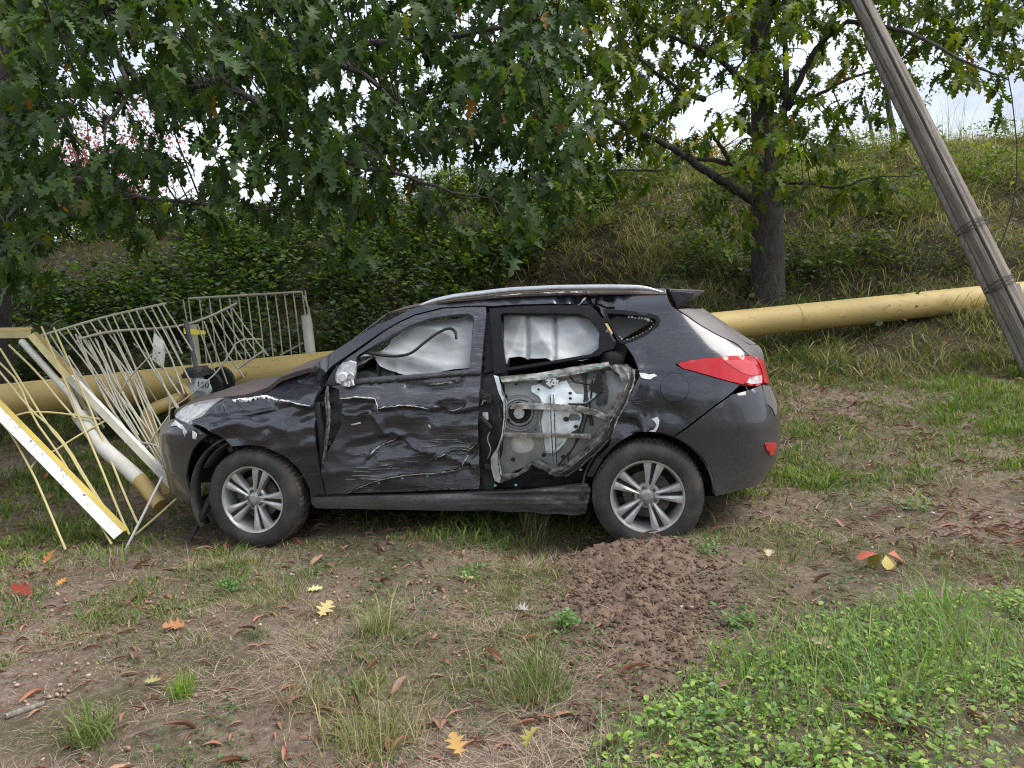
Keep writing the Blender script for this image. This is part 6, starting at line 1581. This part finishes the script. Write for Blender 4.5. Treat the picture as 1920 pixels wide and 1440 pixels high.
for px_, h_, lab in ((1765, 7.2, 'left of two slim pale poplars far beyond the bank'), (1795, 8.2, 'right of two slim pale poplars far beyond the bank')):
    x_ = (px_ - 960) / 1500. * 60; f_ = np.array([x_, 60., 3.4]); e = empty('poplar_tree', tuple(f_)); tag(e, lab, 'tree', 'poplars beyond the bank')
    b = MB(); b.tube([f_ - np.array([0, 0, 1.5]), f_ + np.array([0, 0, h_])], [.14, .03], 6); relo(b.build('trunk', M_BARK), e)
    small_leaves(1500, [(.16, .18, .12), (.12, .15, .10)], [1, 1], lambda n_: f_ + np.stack([rng.normal(size=n_) * .55, rng.normal(size=n_) * .5, h_ * rng.random(n_) ** .8], 1), .22, M_SLEAF, 'crown', e)

# trees across the road behind the photographer: they only show as reflections in the car
tips = []
for k in range(26):
    x = -34 + 68 * rng.random(); y = -15 - 6 * rng.random(); h_ = 4.5 + 4.5 * rng.random()
    for q in range(26): tips.append((x + rng.normal() * 1.5, y + rng.normal() * 1.2, h_ * (.25 + .75 * rng.random())))
tips = np.array(tips)
T_ = (np.array([(0, 0, 0), (.28, .45, .05), (0, 1, -.1), (-.28, .45, .05)]), np.array([(0, 1, 2), (0, 2, 3)]))
nb = 16000; pos = tips[rng.integers(0, len(tips), nb)] + rng.normal(size=(nb, 3)) * .5; pos[:, 2] = np.maximum(pos[:, 2], 0)
P_, F_ = place(T_, pos, rng.normal(size=(nb, 3)), rng.normal(size=(nb, 3)), .35 * (.6 + .8 * rng.random(nb)))
o = ob('tree_belt', npmesh('tree_belt', P_, F_, np.repeat(leafcolor(nb, GREENS[:4], [3, 3, 3, 2]), 4, 0)), M_SLEAF); tag(o, 'belt of trees across the road mirrored darkly in the car flank', kind='stuff')

# ---------------------------------------------------------------- grass, weeds, litter
M_GRASS = leafmat('grass_blade', .6, .30, .2)
def blades(name, label, n, posf, hgt, wid, cols, wts, lean=.5, flat=0., cat=None):
    xy = posf(n); n = len(xy)
    z0 = ground_z(xy[:, 0], xy[:, 1])
    h = (hgt[0] + (hgt[1] - hgt[0]) * rng.random(n) ** 1.5) * (.45 + 1.1 * ss(.3, .7, fbm(xy[:, 0] * 3.1, xy[:, 1] * 3.1, 3, 77)))
    a = rng.random(n) * 2 * math.pi; l = lean * (.3 + rng.random(n))
    if flat: l = flat * (.5 + rng.random(n))
    d = np.stack([np.cos(a), np.sin(a)], 1)
    wv = np.stack([-np.sin(a + rng.normal(size=n) * .8), np.cos(a + rng.normal(size=n) * .8)], 1) * wid * (.6 + .8 * rng.random((n, 1)))
    B = np.concatenate([xy, z0[:, None] - .01], 1)
    k = 1 / np.sqrt(1 + l * l)
    mid = B + np.concatenate([d * (h * l * k * .45)[:, None], (h * k * .62)[:, None]], 1)
    tip = B + np.concatenate([d * (h * l * k * 1.15)[:, None], (h * k * (1 - .25 * l * k))[:, None]], 1)
    W = np.concatenate([wv, np.zeros((n, 1))], 1)
    V = np.stack([B - W / 2, B + W / 2, mid - W * .4, mid + W * .4, tip], 1).reshape(-1, 3)
    T = np.array([(0, 1, 3), (0, 3, 2), (2, 3, 4)])
    F_ = (T[None] + (np.arange(n) * 5)[:, None, None]).reshape(-1, 3)
    C_ = np.repeat(leafcolor(n, cols, wts), 5, 0)
    o = ob(name, npmesh(name, V, F_, C_), M_GRASS); tag(o, label, cat, kind='stuff')
    return o
def scatter(x0, x1, y0, y1, dens):
    def f(n):
        out = []; tot = 0
        while tot < n:
            x = x0 + (x1 - x0) * rng.random(n * 2); y = y0 + (y1 - y0) * rng.random(n * 2)
            k = rng.random(n * 2) < dens(x, y); p = np.stack([x[k], y[k]], 1); out.append(p); tot += len(p)
            if len(out) > 40: break
        return np.concatenate(out)[:n]
    return f
def view(x, y):      # only where the ground can be seen
    return np.abs(x) < y * .68 + 1.6
hx, hy = HEAP
def heapmask(x, y): return np.exp(-(((x - hx + .05 * (y - 4)) / .5) ** 2 + ((y - 3.9) / .85) ** 2) ** 2)
GC = [(.085, .15, .030), (.065, .12, .028), (.13, .19, .045), (.19, .20, .07), (.28, .24, .13)]
dry = [(.38, .295, .235), (.30, .225, .18), (.46, .37, .30), (.21, .155, .125)]
patch = lambda x, y, s, f=1.2: fbm(x * f, y * f, 3, s)
# green turf strip under and behind the car, up to the bank
blades('turf_grass', 'short green grass round and behind the car', 105000, scatter(-8, 8.5, 3.4, 10.5, lambda x, y: view(x, y) * np.where((y < 4.35) & (x > -1.5), .12, 1) * np.where(y < 4.0, .5, 1) * (.25 + .75 * ss(.42, .62, patch(x, y, 301))) * (1 - .9 * heapmask(x, y)) * np.where((x > 1.1) & (y < 5.2 + .12 * x), .10, 1) * np.where((x > -1.6) & (x < 1) & (y < 4.9), .25, 1) * np.clip(6 / y, .3, 1)), (.025, .085), .006, GC, [5, 5, 4, 3, 2], .9)
blades('verge_grass', 'patchy green grass on the verge right of the car and behind it', 70000, scatter(-7.5, 8.5, 5.0, 10.8, lambda x, y: view(x, y) * (.12 + .88 * ss(.36, .56, patch(x, y, 305, .9))) * np.where((x > 1.1) & (y < 5.3 + .12 * x), .10, 1)), (.04, .12), .010, [(.10, .17, .03), (.13, .20, .04), (.19, .23, .05), (.24, .24, .08), (.075, .13, .03)], [4, 4, 3, 2, 3], .9)
# sparse grass and dry straw in the foreground
blades('sparse_grass', 'thin grass tufts between the dead leaves in front', 28000, scatter(-4.6, 4.0, 1.9, 4.9, lambda x, y: view(x, y) * ss(.50, .66, patch(x, y, 311, 2.2)) * (1 - heapmask(x, y))), (.025, .085), .0035, GC, [4, 3, 4, 4, 4], 1.0)
blades('dry_straw', 'pale dry straw lying over the bare soil', 150000, scatter(-5.2, 4.8, 1.8, 5.4, lambda x, y: view(x, y) * (.45 + .55 * ss(.38, .6, patch(x, y, 321, 1.6))) * (1 - .97 * heapmask(x, y)) * np.where(x < .6, 1, .6)), (.05, .17), .0026, dry, [4, 4, 3, 3], 0, 6.0)
blades('dry_straw', 'dead grass stems lying under the fence and on the far verge', 16000, scatter(-6, 7.5, 5, 10, lambda x, y: view(x, y) * np.clip(6 / y, .3, 1)), (.05, .2), .004, dry, [4, 4, 3, 3], 0, 2.2)
# tall tufts standing out one by one
def tuft(label, px, py, n, h, spread, cols, wts, wid=.004, lean=.6):
    g = gp(px, py); e = None
    o = blades('grass_tuft', None, n, lambda m: g[:2] + rng.normal(size=(m, 2)) * spread, h, wid, cols, wts, lean)
    del o['kind']; tag(o, label, 'grass tuft', 'grass tufts in the foreground'); return o
tuft('pale arching grass tuft left of centre, level with the soil heap', 705, 1195, 260, (.10, .24), .045, [(.30, .28, .14), (.16, .19, .07), (.36, .32, .20)], [3, 3, 2], .0032, .9)
tuft('bushy green and straw tuft in the middle below the pale one', 690, 1290, 420, (.10, .22), .07, [(.12, .17, .05), (.30, .27, .14), (.18, .20, .07)], [3, 3, 2], .0032, .9)
tuft('large straw coloured tuft at the bottom edge left of centre', 690, 1400, 600, (.12, .30), .09, [(.32, .28, .16), (.15, .19, .06), (.26, .24, .12)], [3, 3, 3], .0034, .9)
tuft('small blue green tuft with long blades below the yellow oak leaf', 480, 1200, 140, (.08, .20), .03, [(.16, .20, .10), (.12, .17, .08)], [1, 1], .0035, .9)
tuft('vivid light green little tuft in the lower left', 342, 1315, 170, (.06, .13), .025, [(.15, .26, .03), (.20, .30, .05)], [1, 1], .003, .5)
tuft('broad bladed tuft at the bottom left corner area', 170, 1390, 160, (.10, .22), .05, [(.17, .21, .06), (.12, .16, .05)], [1, 1], .006, 1.0)
tuft('tall mixed tuft with seed stalks at the bottom centre', 985, 1300, 420, (.10, .28), .09, [(.11, .15, .05), (.28, .25, .13), (.09, .14, .04)], [3, 3, 3], .0034, .8)
tuft('straw tuft beside the torn sill under the rear door', 1000, 1010, 160, (.12, .30), .05, [(.33, .29, .17), (.20, .20, .08)], [2, 1], .003, .8)
tuft('wispy brown grass beside the tall tuft on the lower left', 600, 1330, 260, (.10, .26), .07, [(.30, .26, .16), (.22, .20, .10)], [1, 1], .003, 1.0)
# clover and plantain at lower right
M_WEED = leafmat('weed_leaf', .5, .35, .3)
OV = (np.array([(0, 0, 0), (.30, .35, .06), (.26, .75, .02), (0, 1, -.10), (-.26, .75, .02), (-.30, .35, .06), (0, .5, -.02)]), np.array([(0, 1, 6), (1, 2, 6), (2, 3, 6), (3, 4, 6), (4, 5, 6), (5, 0, 6)]))
def weeds(name, label, n, posf, hr, size, cols, wts, up=1.2, cat=None):
    xy = posf(n); n = len(xy); z0 = ground_z(xy[:, 0], xy[:, 1])
    pos = np.concatenate([xy, (z0 + hr[0] + (hr[1] - hr[0]) * rng.random(n) ** 1.4)[:, None]], 1)
    a = rng.random(n) * 6.28; yy = np.stack([np.cos(a), np.sin(a), .15 + .5 * rng.random(n)], 1); zz_ = rng.normal(size=(n, 3)) * .35; zz_[:, 2] += up
    sz = size[0] + (size[1] - size[0]) * rng.random(n) ** 2
    P, F_ = place(OV, pos, yy, zz_, sz)
    o = ob(name, npmesh(name, P, F_, np.repeat(leafcolor(n, cols, wts), 7, 0)), M_WEED); tag(o, label, cat, kind='stuff'); return o
# green corner: below a line from (1100,1440) over (1280,1270), (1650,1130) to the right edge
gl = np.array([gp(x, y)[:2] for x, y in ((1090, 1470), (1150, 1380), (1290, 1265), (1480, 1200), (1650, 1135), (1930, 1105))])
def corner(x, y):
    lim = np.interp(x, gl[:, 0], gl[:, 1], left=-9, right=gl[-1, 1])
    return ss(.12, -.18, y - lim - .25 * (patch(x, y, 331, 3) - .5)) * (1 - .85 * np.exp(-(((x - 1.75) / .45) ** 2 + ((y - 2.45) / .35) ** 2)))
WG = [(.15, .25, .05), (.21, .32, .06), (.12, .21, .09), (.28, .36, .09), (.30, .32, .06)]
weeds('clover', 'fresh green clover and plantain in the lower right corner', 22000, scatter(.2, 4.6, 1.5, 4.3, lambda x, y: view(x, y) * corner(x, y) * (.25 + .75 * ss(.4, .6, patch(x, y, 335, 3)))), (.005, .07), (.010, .038), WG, [4, 4, 3, 2, .4])
blades('green_grass', 'fresh green grass in the lower right corner', 12000, scatter(.2, 4.6, 1.5, 4.3, lambda x, y: view(x, y) * corner(x, y)), (.05, .22), .0045, [(.12, .22, .05), (.16, .27, .07), (.20, .25, .10), (.30, .29, .17)], [4, 4, 2, 1], .8)
weeds('ground_weeds', 'low weeds scattered over the bare verge', 7000, scatter(-3.6, 4, 1.9, 6.2, lambda x, y: view(x, y) * ss(.60, .68, patch(x, y, 341, 1.7)) * (1 - heapmask(x, y))), (.003, .04), (.010, .026), [(.07, .13, .04), (.10, .16, .05), (.06, .11, .05)], [3, 3, 2])
for px_, py_, sz_, lab in ((437, 1115, .085, 'small leafy green weed on bare ground left of centre'), (1385, 1180, .09, 'leafy green weed right of the soil heap'), (1060, 1180, .06, 'small green weed beside the pale crumpled leaf'), (880, 1090, .09, 'dark green clover patch near the middle'), (1320, 1040, .12, 'fern-like dark green weed below the rear bumper'), (1720, 960, .10, 'low weed patch on bare soil at the right')):
    g = gp(px_, py_)
    e = empty('weed_plant', tuple(g)); tag(e, lab, 'weed', 'leafy weeds on the verge')
    relo(weeds('leaves', None, 130, lambda m: g[:2] + rng.normal(size=(m, 2)) * sz_ * .5, (.01, .08), (.014, .035), [(.10, .20, .06), (.13, .24, .07)], [1, 1]), e)
# --- bank vegetation
def bankd(x, y): return (np.abs(x) < y * .72 + 2.5)
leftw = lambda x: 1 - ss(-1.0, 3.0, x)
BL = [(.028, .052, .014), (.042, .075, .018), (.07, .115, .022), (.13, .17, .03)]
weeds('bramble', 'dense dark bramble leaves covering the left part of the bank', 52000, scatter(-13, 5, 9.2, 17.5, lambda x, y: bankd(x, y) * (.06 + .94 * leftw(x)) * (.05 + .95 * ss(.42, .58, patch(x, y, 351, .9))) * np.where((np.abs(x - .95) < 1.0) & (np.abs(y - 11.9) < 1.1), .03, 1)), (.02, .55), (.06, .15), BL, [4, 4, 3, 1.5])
weeds('bank_weeds', 'yellow green weeds dotted over the right part of the bank', 24000, scatter(-2, 13, 10.9, 17.5, lambda x, y: bankd(x, y) * ss(.46, .60, patch(x, y, 361, 1.1)) * (1 - .55 * ss(4, 9, x))), (.02, .45), (.04, .11), [(.07, .11, .022), (.11, .15, .028), (.19, .20, .035), (.05, .08, .02)], [3, 3, 1, 3])
BG = [(.15, .16, .055), (.25, .215, .12), (.34, .285, .18), (.10, .12, .04), (.42, .35, .24)]
blades('bank_grass', 'tall dry and green grass on the sunny right bank', 95000, scatter(-3, 14, 8.6, 18.5, lambda x, y: bankd(x, y) * (.15 + .85 * ss(-1, 3, x)) * (.4 + .6 * ss(.35, .6, patch(x, y, 371, .7)))), (.08, .42), .010, BG, [4, 4, 4, 4, 2], 1.9)
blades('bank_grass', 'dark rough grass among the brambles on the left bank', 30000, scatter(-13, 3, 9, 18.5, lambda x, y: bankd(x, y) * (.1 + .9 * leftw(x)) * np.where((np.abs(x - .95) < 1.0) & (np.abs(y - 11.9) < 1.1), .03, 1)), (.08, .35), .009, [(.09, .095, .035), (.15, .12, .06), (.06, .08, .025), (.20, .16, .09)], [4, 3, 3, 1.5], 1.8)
blades('seed_grass', 'wispy seed stalks along the crest of the bank', 3500, scatter(-10, 14, 16.2, 18.5, lambda x, y: bankd(x, y) + 0.), (.4, 1.0), .008, [(.30, .27, .14), (.22, .21, .10)], [1, 1], .4)
weeds('dead_leaf_litter', 'brown dead leaves caught in the bank grass', 5000, scatter(-10, 12, 8, 17, lambda x, y: bankd(x, y) + 0.), (.0, .1), (.04, .09), [(.16, .08, .04), (.22, .12, .06), (.12, .07, .045)], [1, 1, 1])
# --- soil heap thrown out in front of the rear wheel
hp = [gp(x, y)[:2] for x, y in ((1100, 1000), (1290, 1000), (1310, 1090), (1290, 1190), (1270, 1290), (1200, 1320), (1150, 1250), (1110, 1150), (1060, 1080))]
HPc = np.mean(hp, 0)
N_ = 150
ax_ = np.linspace(-1, 1, N_)
HX, HY = np.meshgrid(ax_, ax_, indexing='ij')
wx = HPc[0] + HX * .75; wy = HPc[1] + HY * 1.05
cx_ = wx - (HPc[0] - .02 + .10 * (wy - HPc[1])); half = np.interp(wy, [HPc[1] - .95, HPc[1] - .5, HPc[1] + .3, HPc[1] + .8, HPc[1] + 1.0], [.16, .30, .46, .56, .50])
edge = np.clip(1 - np.abs(cx_) / half, 0, 1) * ss(0, .25, 1 - np.abs(HY)) 
edge = np.clip(edge - .38 * fbm(wx * 7, wy * 7, 4, 405), 0, 1)
hh = edge ** .8 * (.015 + .045 * ss(HPc[1] - .2, HPc[1] + .75, wy)) + (edge > 0) * edge ** .3 * (.05 * (fbm(wx * 9, wy * 9, 4, 401) - .5) + .045 * (fbm(wx * 26, wy * 26, 3, 402) - .45) + .022 * (vnoise(wx * 75, wy * 75, 403) - .5))
hh = hh + .045 * np.exp(-(((wx - .72) / .42) ** 2 + ((wy - 4.66) / .18) ** 2)) * (.6 + .8 * fbm(wx * 9, wy * 9, 3, 409))
hz = ground_z(wx, wy) + hh - .035 * (edge <= .02)
i2 = np.arange(N_ * N_).reshape(N_, N_)
q2 = np.stack([i2[:-1, :-1], i2[1:, :-1], i2[1:, 1:], i2[:-1, 1:]], -1).reshape(-1, 4)
M_CLAY = pm('fresh_brown_soil', (.165, .115, .085), (.085, .058, .044), 14, .95, bmp=.9, spec=.15)
heap = ob('soil_heap', npmesh('soil_heap', np.stack([wx, wy, hz], -1).reshape(-1, 3), q2, smooth=True), M_CLAY)
tag(heap, 'heap of fresh brown crumbly soil thrown out before the rear wheel', 'soil heap')
def hz_at(x, y):
    i = int(np.clip((x - HPc[0] + .75) / 1.5 * (N_ - 1), 0, N_ - 1)); j = int(np.clip((y - HPc[1] + 1.05) / 2.1 * (N_ - 1), 0, N_ - 1)); return max(hz[i, j], float(ground_z(x, y)))
def clodmesh(seed):
    r_ = np.random.default_rng(seed); V = []; 
    for la in (-1, -.45, .25, .8, 1):
        n = 1 if abs(la) == 1 else 6
        for k in range(n):
            a = 2 * math.pi * (k + .3 * la) / n; c = math.sqrt(max(0, 1 - la * la)); V.append(np.array([c * math.cos(a), c * math.sin(a) * .8, la * .7]) * (.75 + .5 * r_.random()))
    Fc = [(0, 1 + (k + 1) % 6, 1 + k) for k in range(6)]
    for l in range(2):
        for k in range(6): Fc.append((1 + 6 * l + k, 1 + 6 * l + (k + 1) % 6, 7 + 6 * l + (k + 1) % 6, 7 + 6 * l + k))
    Fc += [(13 + k, 13 + (k + 1) % 6, 19) for k in range(6)]
    return V, Fc
CL = [clodmesh(k) for k in range(6)]
clm = []
for V, Fc in CL:
    me = mesh('clod', V, Fc, False); me.materials.append(M_CLAY); clm.append(me)
b = MB()
for k in range(4200):
    x = HPc[0] + rng.normal() * .36; y = HPc[1] + rng.normal() * .55; s_ = .004 + .012 * rng.random() ** 2
    V, Fc = CL[k % 6]; z = hz_at(x, y); th_ = rng.random() * 6.28; c_, s2_ = math.cos(th_), math.sin(th_)
    b.add([((v[0] * c_ - v[1] * s2_) * s_ + x, (v[0] * s2_ + v[1] * c_) * s_ + y, v[2] * s_ + z + s_ * .2) for v in V], Fc)
o = b.build('crumbs', M_CLAY, heap, False); tag(o, kind='stuff')
for k in range(160):
    x = HPc[0] + rng.normal() * .24; y = HPc[1] - .1 + rng.normal() * .42; s_ = .008 + .015 * rng.random() ** 3
    o = bpy.data.objects.new('clod', clm[k % 6]); COL.objects.link(o); o.parent = heap; o.location = (x, y, hz_at(x, y) + s_ * .3); o.scale = (s_, s_, s_); o.rotation_euler = (rng.random() * .6, rng.random() * .6, rng.random() * 6.28)
# --- fallen leaves
M_FALL = {}
def fallmat(c): 
    if c not in M_FALL: M_FALL[c] = leafmat('fallen_leaf_%d' % len(M_FALL), .6, .15, .25, False, c)
    return M_FALL[c]
def gnormal(x, y):
    e = .05; return Vector((-(float(ground_z(x + e, y)) - float(ground_z(x - e, y))) / (2 * e), -(float(ground_z(x, y + e)) - float(ground_z(x, y - e))) / (2 * e), 1)).normalized()
def lay(o, x, y, dz, yaw, tilt=0.3, sc_=1., face=0.):
    n = gnormal(x, y) + Vector((rng.normal() * tilt, rng.normal() * tilt - face, 0)); q = n.to_track_quat('Z', 'Y')
    o.matrix_world = Matrix.Translation((x, y, max(float(ground_z(x, y)), hz_at(x, y) if abs(x - HPc[0]) < .6 and abs(y - HPc[1]) < 1.0 else -9) + dz)) @ q.to_matrix().to_4x4() @ Matrix.Rotation(yaw, 4, 'Z') @ Matrix.Diagonal((sc_, sc_, sc_, 1))
HALF2 = [(.015, 0), (.06, .16), (.15, .26), (.13, .34), (.25, .46), (.22, .54), (.31, .66), (.26, .76), (.20, .90), (.01, 1.0)]
fl = [oakleaf(.2, .1), oakleaf(.5, -.25, .3), oakleaf(.7, .2)]
def fallen(px, py, size, c, label, v=0, tilt=.2, yaw=None, lift=.02):
    g = gp(px, py); V, Fc = fl[v]; me = npmesh('oak_leaf', V, Fc); o = ob('fallen_oak_leaf', me, fallmat(c)); lay(o, g[0], g[1], lift, rng.random() * 6.28 if yaw is None else yaw, tilt, size, .45); tag(o, label, 'leaf'); return o
fallen(600, 1170, .145, (.58, .46, .22), 'large pale yellow oak leaf lying flat left of centre', 0, .1, -.6)
fallen(352, 1180, .12, (.36, .17, .08), 'orange brown oak leaf on the dry straw at the left', 1, .2, 2.2)
fallen(62, 1120, .15, (.30, .05, .03), 'dark red and green oak leaf near the left edge', 0, .2, .9)
fallen(80, 1068, .11, (.40, .17, .06), 'bright orange leaf in the grass near the left edge', 1)
fallen(105, 1105, .07, (.45, .20, .05), 'small orange leaf right of the dark red one', 1)
fallen(1562, 1245, .10, (.45, .36, .24), 'pale tan dry leaf on the green clover', 2, .3, 1.2, .06)
fallen(992, 1158, .10, (.42, .39, .36), 'whitish curled dead leaf in the middle foreground', 2, .4)
fallen(890, 1092, .085, (.50, .38, .22), 'small tan oak leaf beside the dark clover patch', 0)
fallen(865, 1436, .12, (.42, .25, .09), 'golden brown oak leaf cut by the bottom edge', 0, .15, .3)
fallen(985, 1430, .09, (.42, .38, .10), 'yellow green leaf standing at the bottom edge', 2, .5, .5, .05)
fallen(1440, 1055, .10, (.36, .28, .21), 'light tan dead leaf on bare soil right of the heap', 2)
fallen(270, 1290, .08, (.28, .25, .11), 'olive green fallen leaf in the lower left', 1)
fallen(575, 1113, .09, (.55, .55, .25), 'small pale green leaf above the yellow oak leaf', 0)
fallen(85, 905, .12, (.40, .10, .05), 'reddish brown leaf under the leaning fence bars', 1)
fallen(105, 935, .12, (.42, .22, .12), 'tan brown leaf lying in grass below the fence beam', 1)
# red-orange oak seedling
g = gp(1655, 1075)
sd = empty('oak_seedling', tuple(g)); tag(sd, 'little oak seedling with red, orange and yellow leaves at the right', 'seedling')
b = MB(); b.tube([g, g + np.array([.005, 0, .05]), g + np.array([-.005, 0, .10])], [.003, .002], 5) if False else b.tube([g, g + np.array([.005, 0, .05]), g + np.array([-.005, 0, .10])], [.003, .0025, .002], 5); relo(b.build('stem', M_BARK), sd)
for k, (dx, dy, dz_, c, s_) in enumerate(((-.13, .02, .09, (.36, .10, .07), .11), (.0, .06, .10, (.28, .24, .07), .11), (.10, .0, .09, (.40, .13, .08), .12), (.01, -.04, .06, (.40, .22, .07), .10), (-.01, -.12, .03, (.36, .30, .09), .09))):
    V, Fc = oakleaf(.2, .25, 0., HALF2); o = ob('leaf', npmesh('leaf', V * np.array([1.2, 1, 1]), Fc), fallmat(c)); y = Vector((dx + .03 * math.sin(k * 4), dy + .05 * math.cos(k * 3), -.03)).normalized() if abs(dx) + abs(dy) > 0 else Vector((0, 1, 0)); z = Vector((rng.normal() * .4, -.6 + rng.normal() * .3, 1)); z = (z - z.dot(y) * y).normalized(); x = y.cross(z); p = g + np.array([dx * .25, dy * .25, .09])
    m_ = Matrix(((x.x * s_, y.x * s_, z.x * s_, p[0]), (x.y * s_, y.y * s_, z.y * s_, p[1]), (x.z * s_, y.z * s_, z.z * s_, p[2]), (0, 0, 0, 1))); o.parent = sd; o.matrix_parent_inverse = Matrix.Translation(-Vector(sd.location)); o.matrix_basis = m_
# curled brown leaves (countless alike)
def curled(seed):
    r_ = np.random.default_rng(seed); V = []; n = 7; cur = 1.2 + 2.5 * r_.random(); bend = (r_.random() - .5) * 1.5
    for i in range(n):
        t = i / (n - 1); w_ = .20 * math.sin(math.pi * min(1, t * .92 + .06)) ** .8 + .01
        for j in (-1, -.35, .35, 1):
            a = j * cur * (.6 + .4 * t); rr_ = w_ / cur
            V.append((math.sin(a) * rr_ + bend * .15 * t * t, t - .5, (1 - math.cos(a)) * rr_ + .10 * math.sin(math.pi * t) + .02 * r_.random()))
    Fc = [(i * 4 + j, i * 4 + j + 1, (i + 1) * 4 + j + 1, (i + 1) * 4 + j) for i in range(n - 1) for j in range(3)]
    return V, Fc
cm = []
BR = [(.20, .09, .06), (.25, .115, .078), (.15, .075, .055), (.30, .18, .13), (.19, .115, .085)]
for k in range(10):
    V, Fc = curled(k); me = mesh('curled_leaf', V, Fc, True); me.materials.append(fallmat(BR[k % 5])); cm.append(me)
def litter_pos(n, dens, x0=-3.6, x1=4.2, y0=1.9, y1=6.0):
    return scatter(x0, x1, y0, y1, dens)(n)
dl = lambda x, y: view(x, y) * (.25 + .75 * ss(.45, .62, patch(x, y, 501, 1.5))) * (1 - .8 * heapmask(x, y)) * np.where(x > 1.2, 1.0, .75) * (1 - .55 * corner(x, y))
pp_ = litter_pos(300, dl); pp_ = pp_[np.argsort(pp_[:, 1])]
for k, (x, y) in enumerate(pp_):
    o = bpy.data.objects.new('curled_leaf', cm[k % 10]); COL.objects.link(o); lay(o, x, y, .006, rng.random() * 6.28, .35, .075 + .085 * rng.random())
    tone = ('rust brown', 'reddish brown', 'dark brown', 'pale brown', 'dull brown')[k % 10 % 5]
    place_ = ('amid the green clover at lower right' if corner(np.array(x), np.array(y)) > .5 else 'on bare soil right of the soil heap' if x > HPc[0] + .5 else 'under the car' if y > 5.0 else 'beside the soil heap' if x > HPc[0] - .7 else 'on the straw left of centre' if x > -1.2 else 'among the acorns at the left')
    tag(o, 'curled %s dead leaf %s' % (tone, place_), 'leaf', 'curled %s leaves %s' % (tone, place_))
b = MB()
for k, (x, y) in enumerate(litter_pos(9500, dl, -5, 6, 1.9, 8.5)):
    V, Fc = curled(k % 17); s_ = .03 + .06 * rng.random() ** 1.5; a = rng.random() * 6.28; c_, s2_ = math.cos(a), math.sin(a); z = float(ground_z(x, y)) + .004
    b.add([((v[0] * c_ - v[1] * s2_) * s_ + x, (v[0] * s2_ + v[1] * c_) * s_ + y, v[2] * s_ + z) for v in V], Fc)
o = b.build('leaf_litter', pm('rust_leaf_litter', (.27, .125, .08), (.17, .095, .068), 3, .8), None, True); tag(o, 'small broken brown leaf litter all over the verge', kind='stuff')
# acorns
b = MB(); b.lathe([(0, -1.0), (.45, -.85), (.75, -.3), (.78, .2), (.5, .75), (.12, .98), (0, 1.12)], 8, 'z'); am = mesh('acorn', b.v, b.f, True)
def nutmat():
    m, nt, bs = newmat('acorn_shell'); oi = N(nt, 'ObjectInfo')
    nt.links.new(ramp(nt, oi.outputs['Random'], [(.0, (.16, .085, .06)), (.5, (.26, .16, .12)), (1., (.36, .26, .21))]), bs.inputs['Base Color']); bs.inputs['Roughness'].default_value = .45
    return m
am.materials.append(nutmat())
an = lambda x, y: view(x, y) * ss(.45, .62, patch(x, y, 511, 1.4)) * np.where(x < .3, 1, .1) * (1 - heapmask(x, y))
for k, (x, y) in enumerate(litter_pos(280, an, -3.2, 1.0, 1.9, 4.6)):
    o = bpy.data.objects.new('acorn', am); COL.objects.link(o); s_ = .0085 + .004 * rng.random(); o.location = (x, y, float(ground_z(x, y)) + s_ * .8); o.scale = (s_, s_, s_); o.rotation_euler = (1.57 + rng.normal() * .3, 0, rng.random() * 6.28)
    place_ = 'in the straw near the left edge' if x < -1.3 else 'in the straw left of centre' if x < -.4 else 'in the straw near the middle'
    tag(o, 'small pinkish brown acorn lying %s' % place_, 'acorn', 'acorns %s' % place_)
# pebbles, stick
peb = clodmesh(77); pme = mesh('pebble', *peb, True); pme.materials.append(pm('pale_pebble', (.42, .40, .37), (.30, .28, .25), 20, .8))
for k, (x, y) in enumerate(litter_pos(110, lambda x, y: view(x, y) * np.where(x > .8, 1, .35), -3, 4, 2.2, 5.2)):
    o = bpy.data.objects.new('pebble', pme); COL.objects.link(o); s_ = .006 + .012 * rng.random() ** 3; o.location = (x, y, float(ground_z(x, y)) + s_ * .3); o.scale = (s_ * 1.2, s_, s_ * .7); o.rotation_euler = (0, 0, rng.random() * 6.28)
    place_ = 'in bare soil right of the heap' if x > HPc[0] + .5 else 'beside the soil heap' if x > HPc[0] - .8 else 'among the straw at the left'
    tag(o, 'small pale pebble lying %s' % place_, 'pebble', 'pebbles %s' % place_)
g0 = gp(12, 1352); g1 = gp(85, 1332)
e = empty('driftwood_stick', tuple(g0)); tag(e, 'short grey weathered stick lying at the lower left edge', 'stick')
b = MB(); b.tube([g0 + np.array([0, 0, .012]) + (g1 - g0) * t for t in (0, .3, .7, 1)], [.013, .015, .012, .009], 8); relo(smooth_by_angle(b.build('stick', M_WOOD), 60), e)
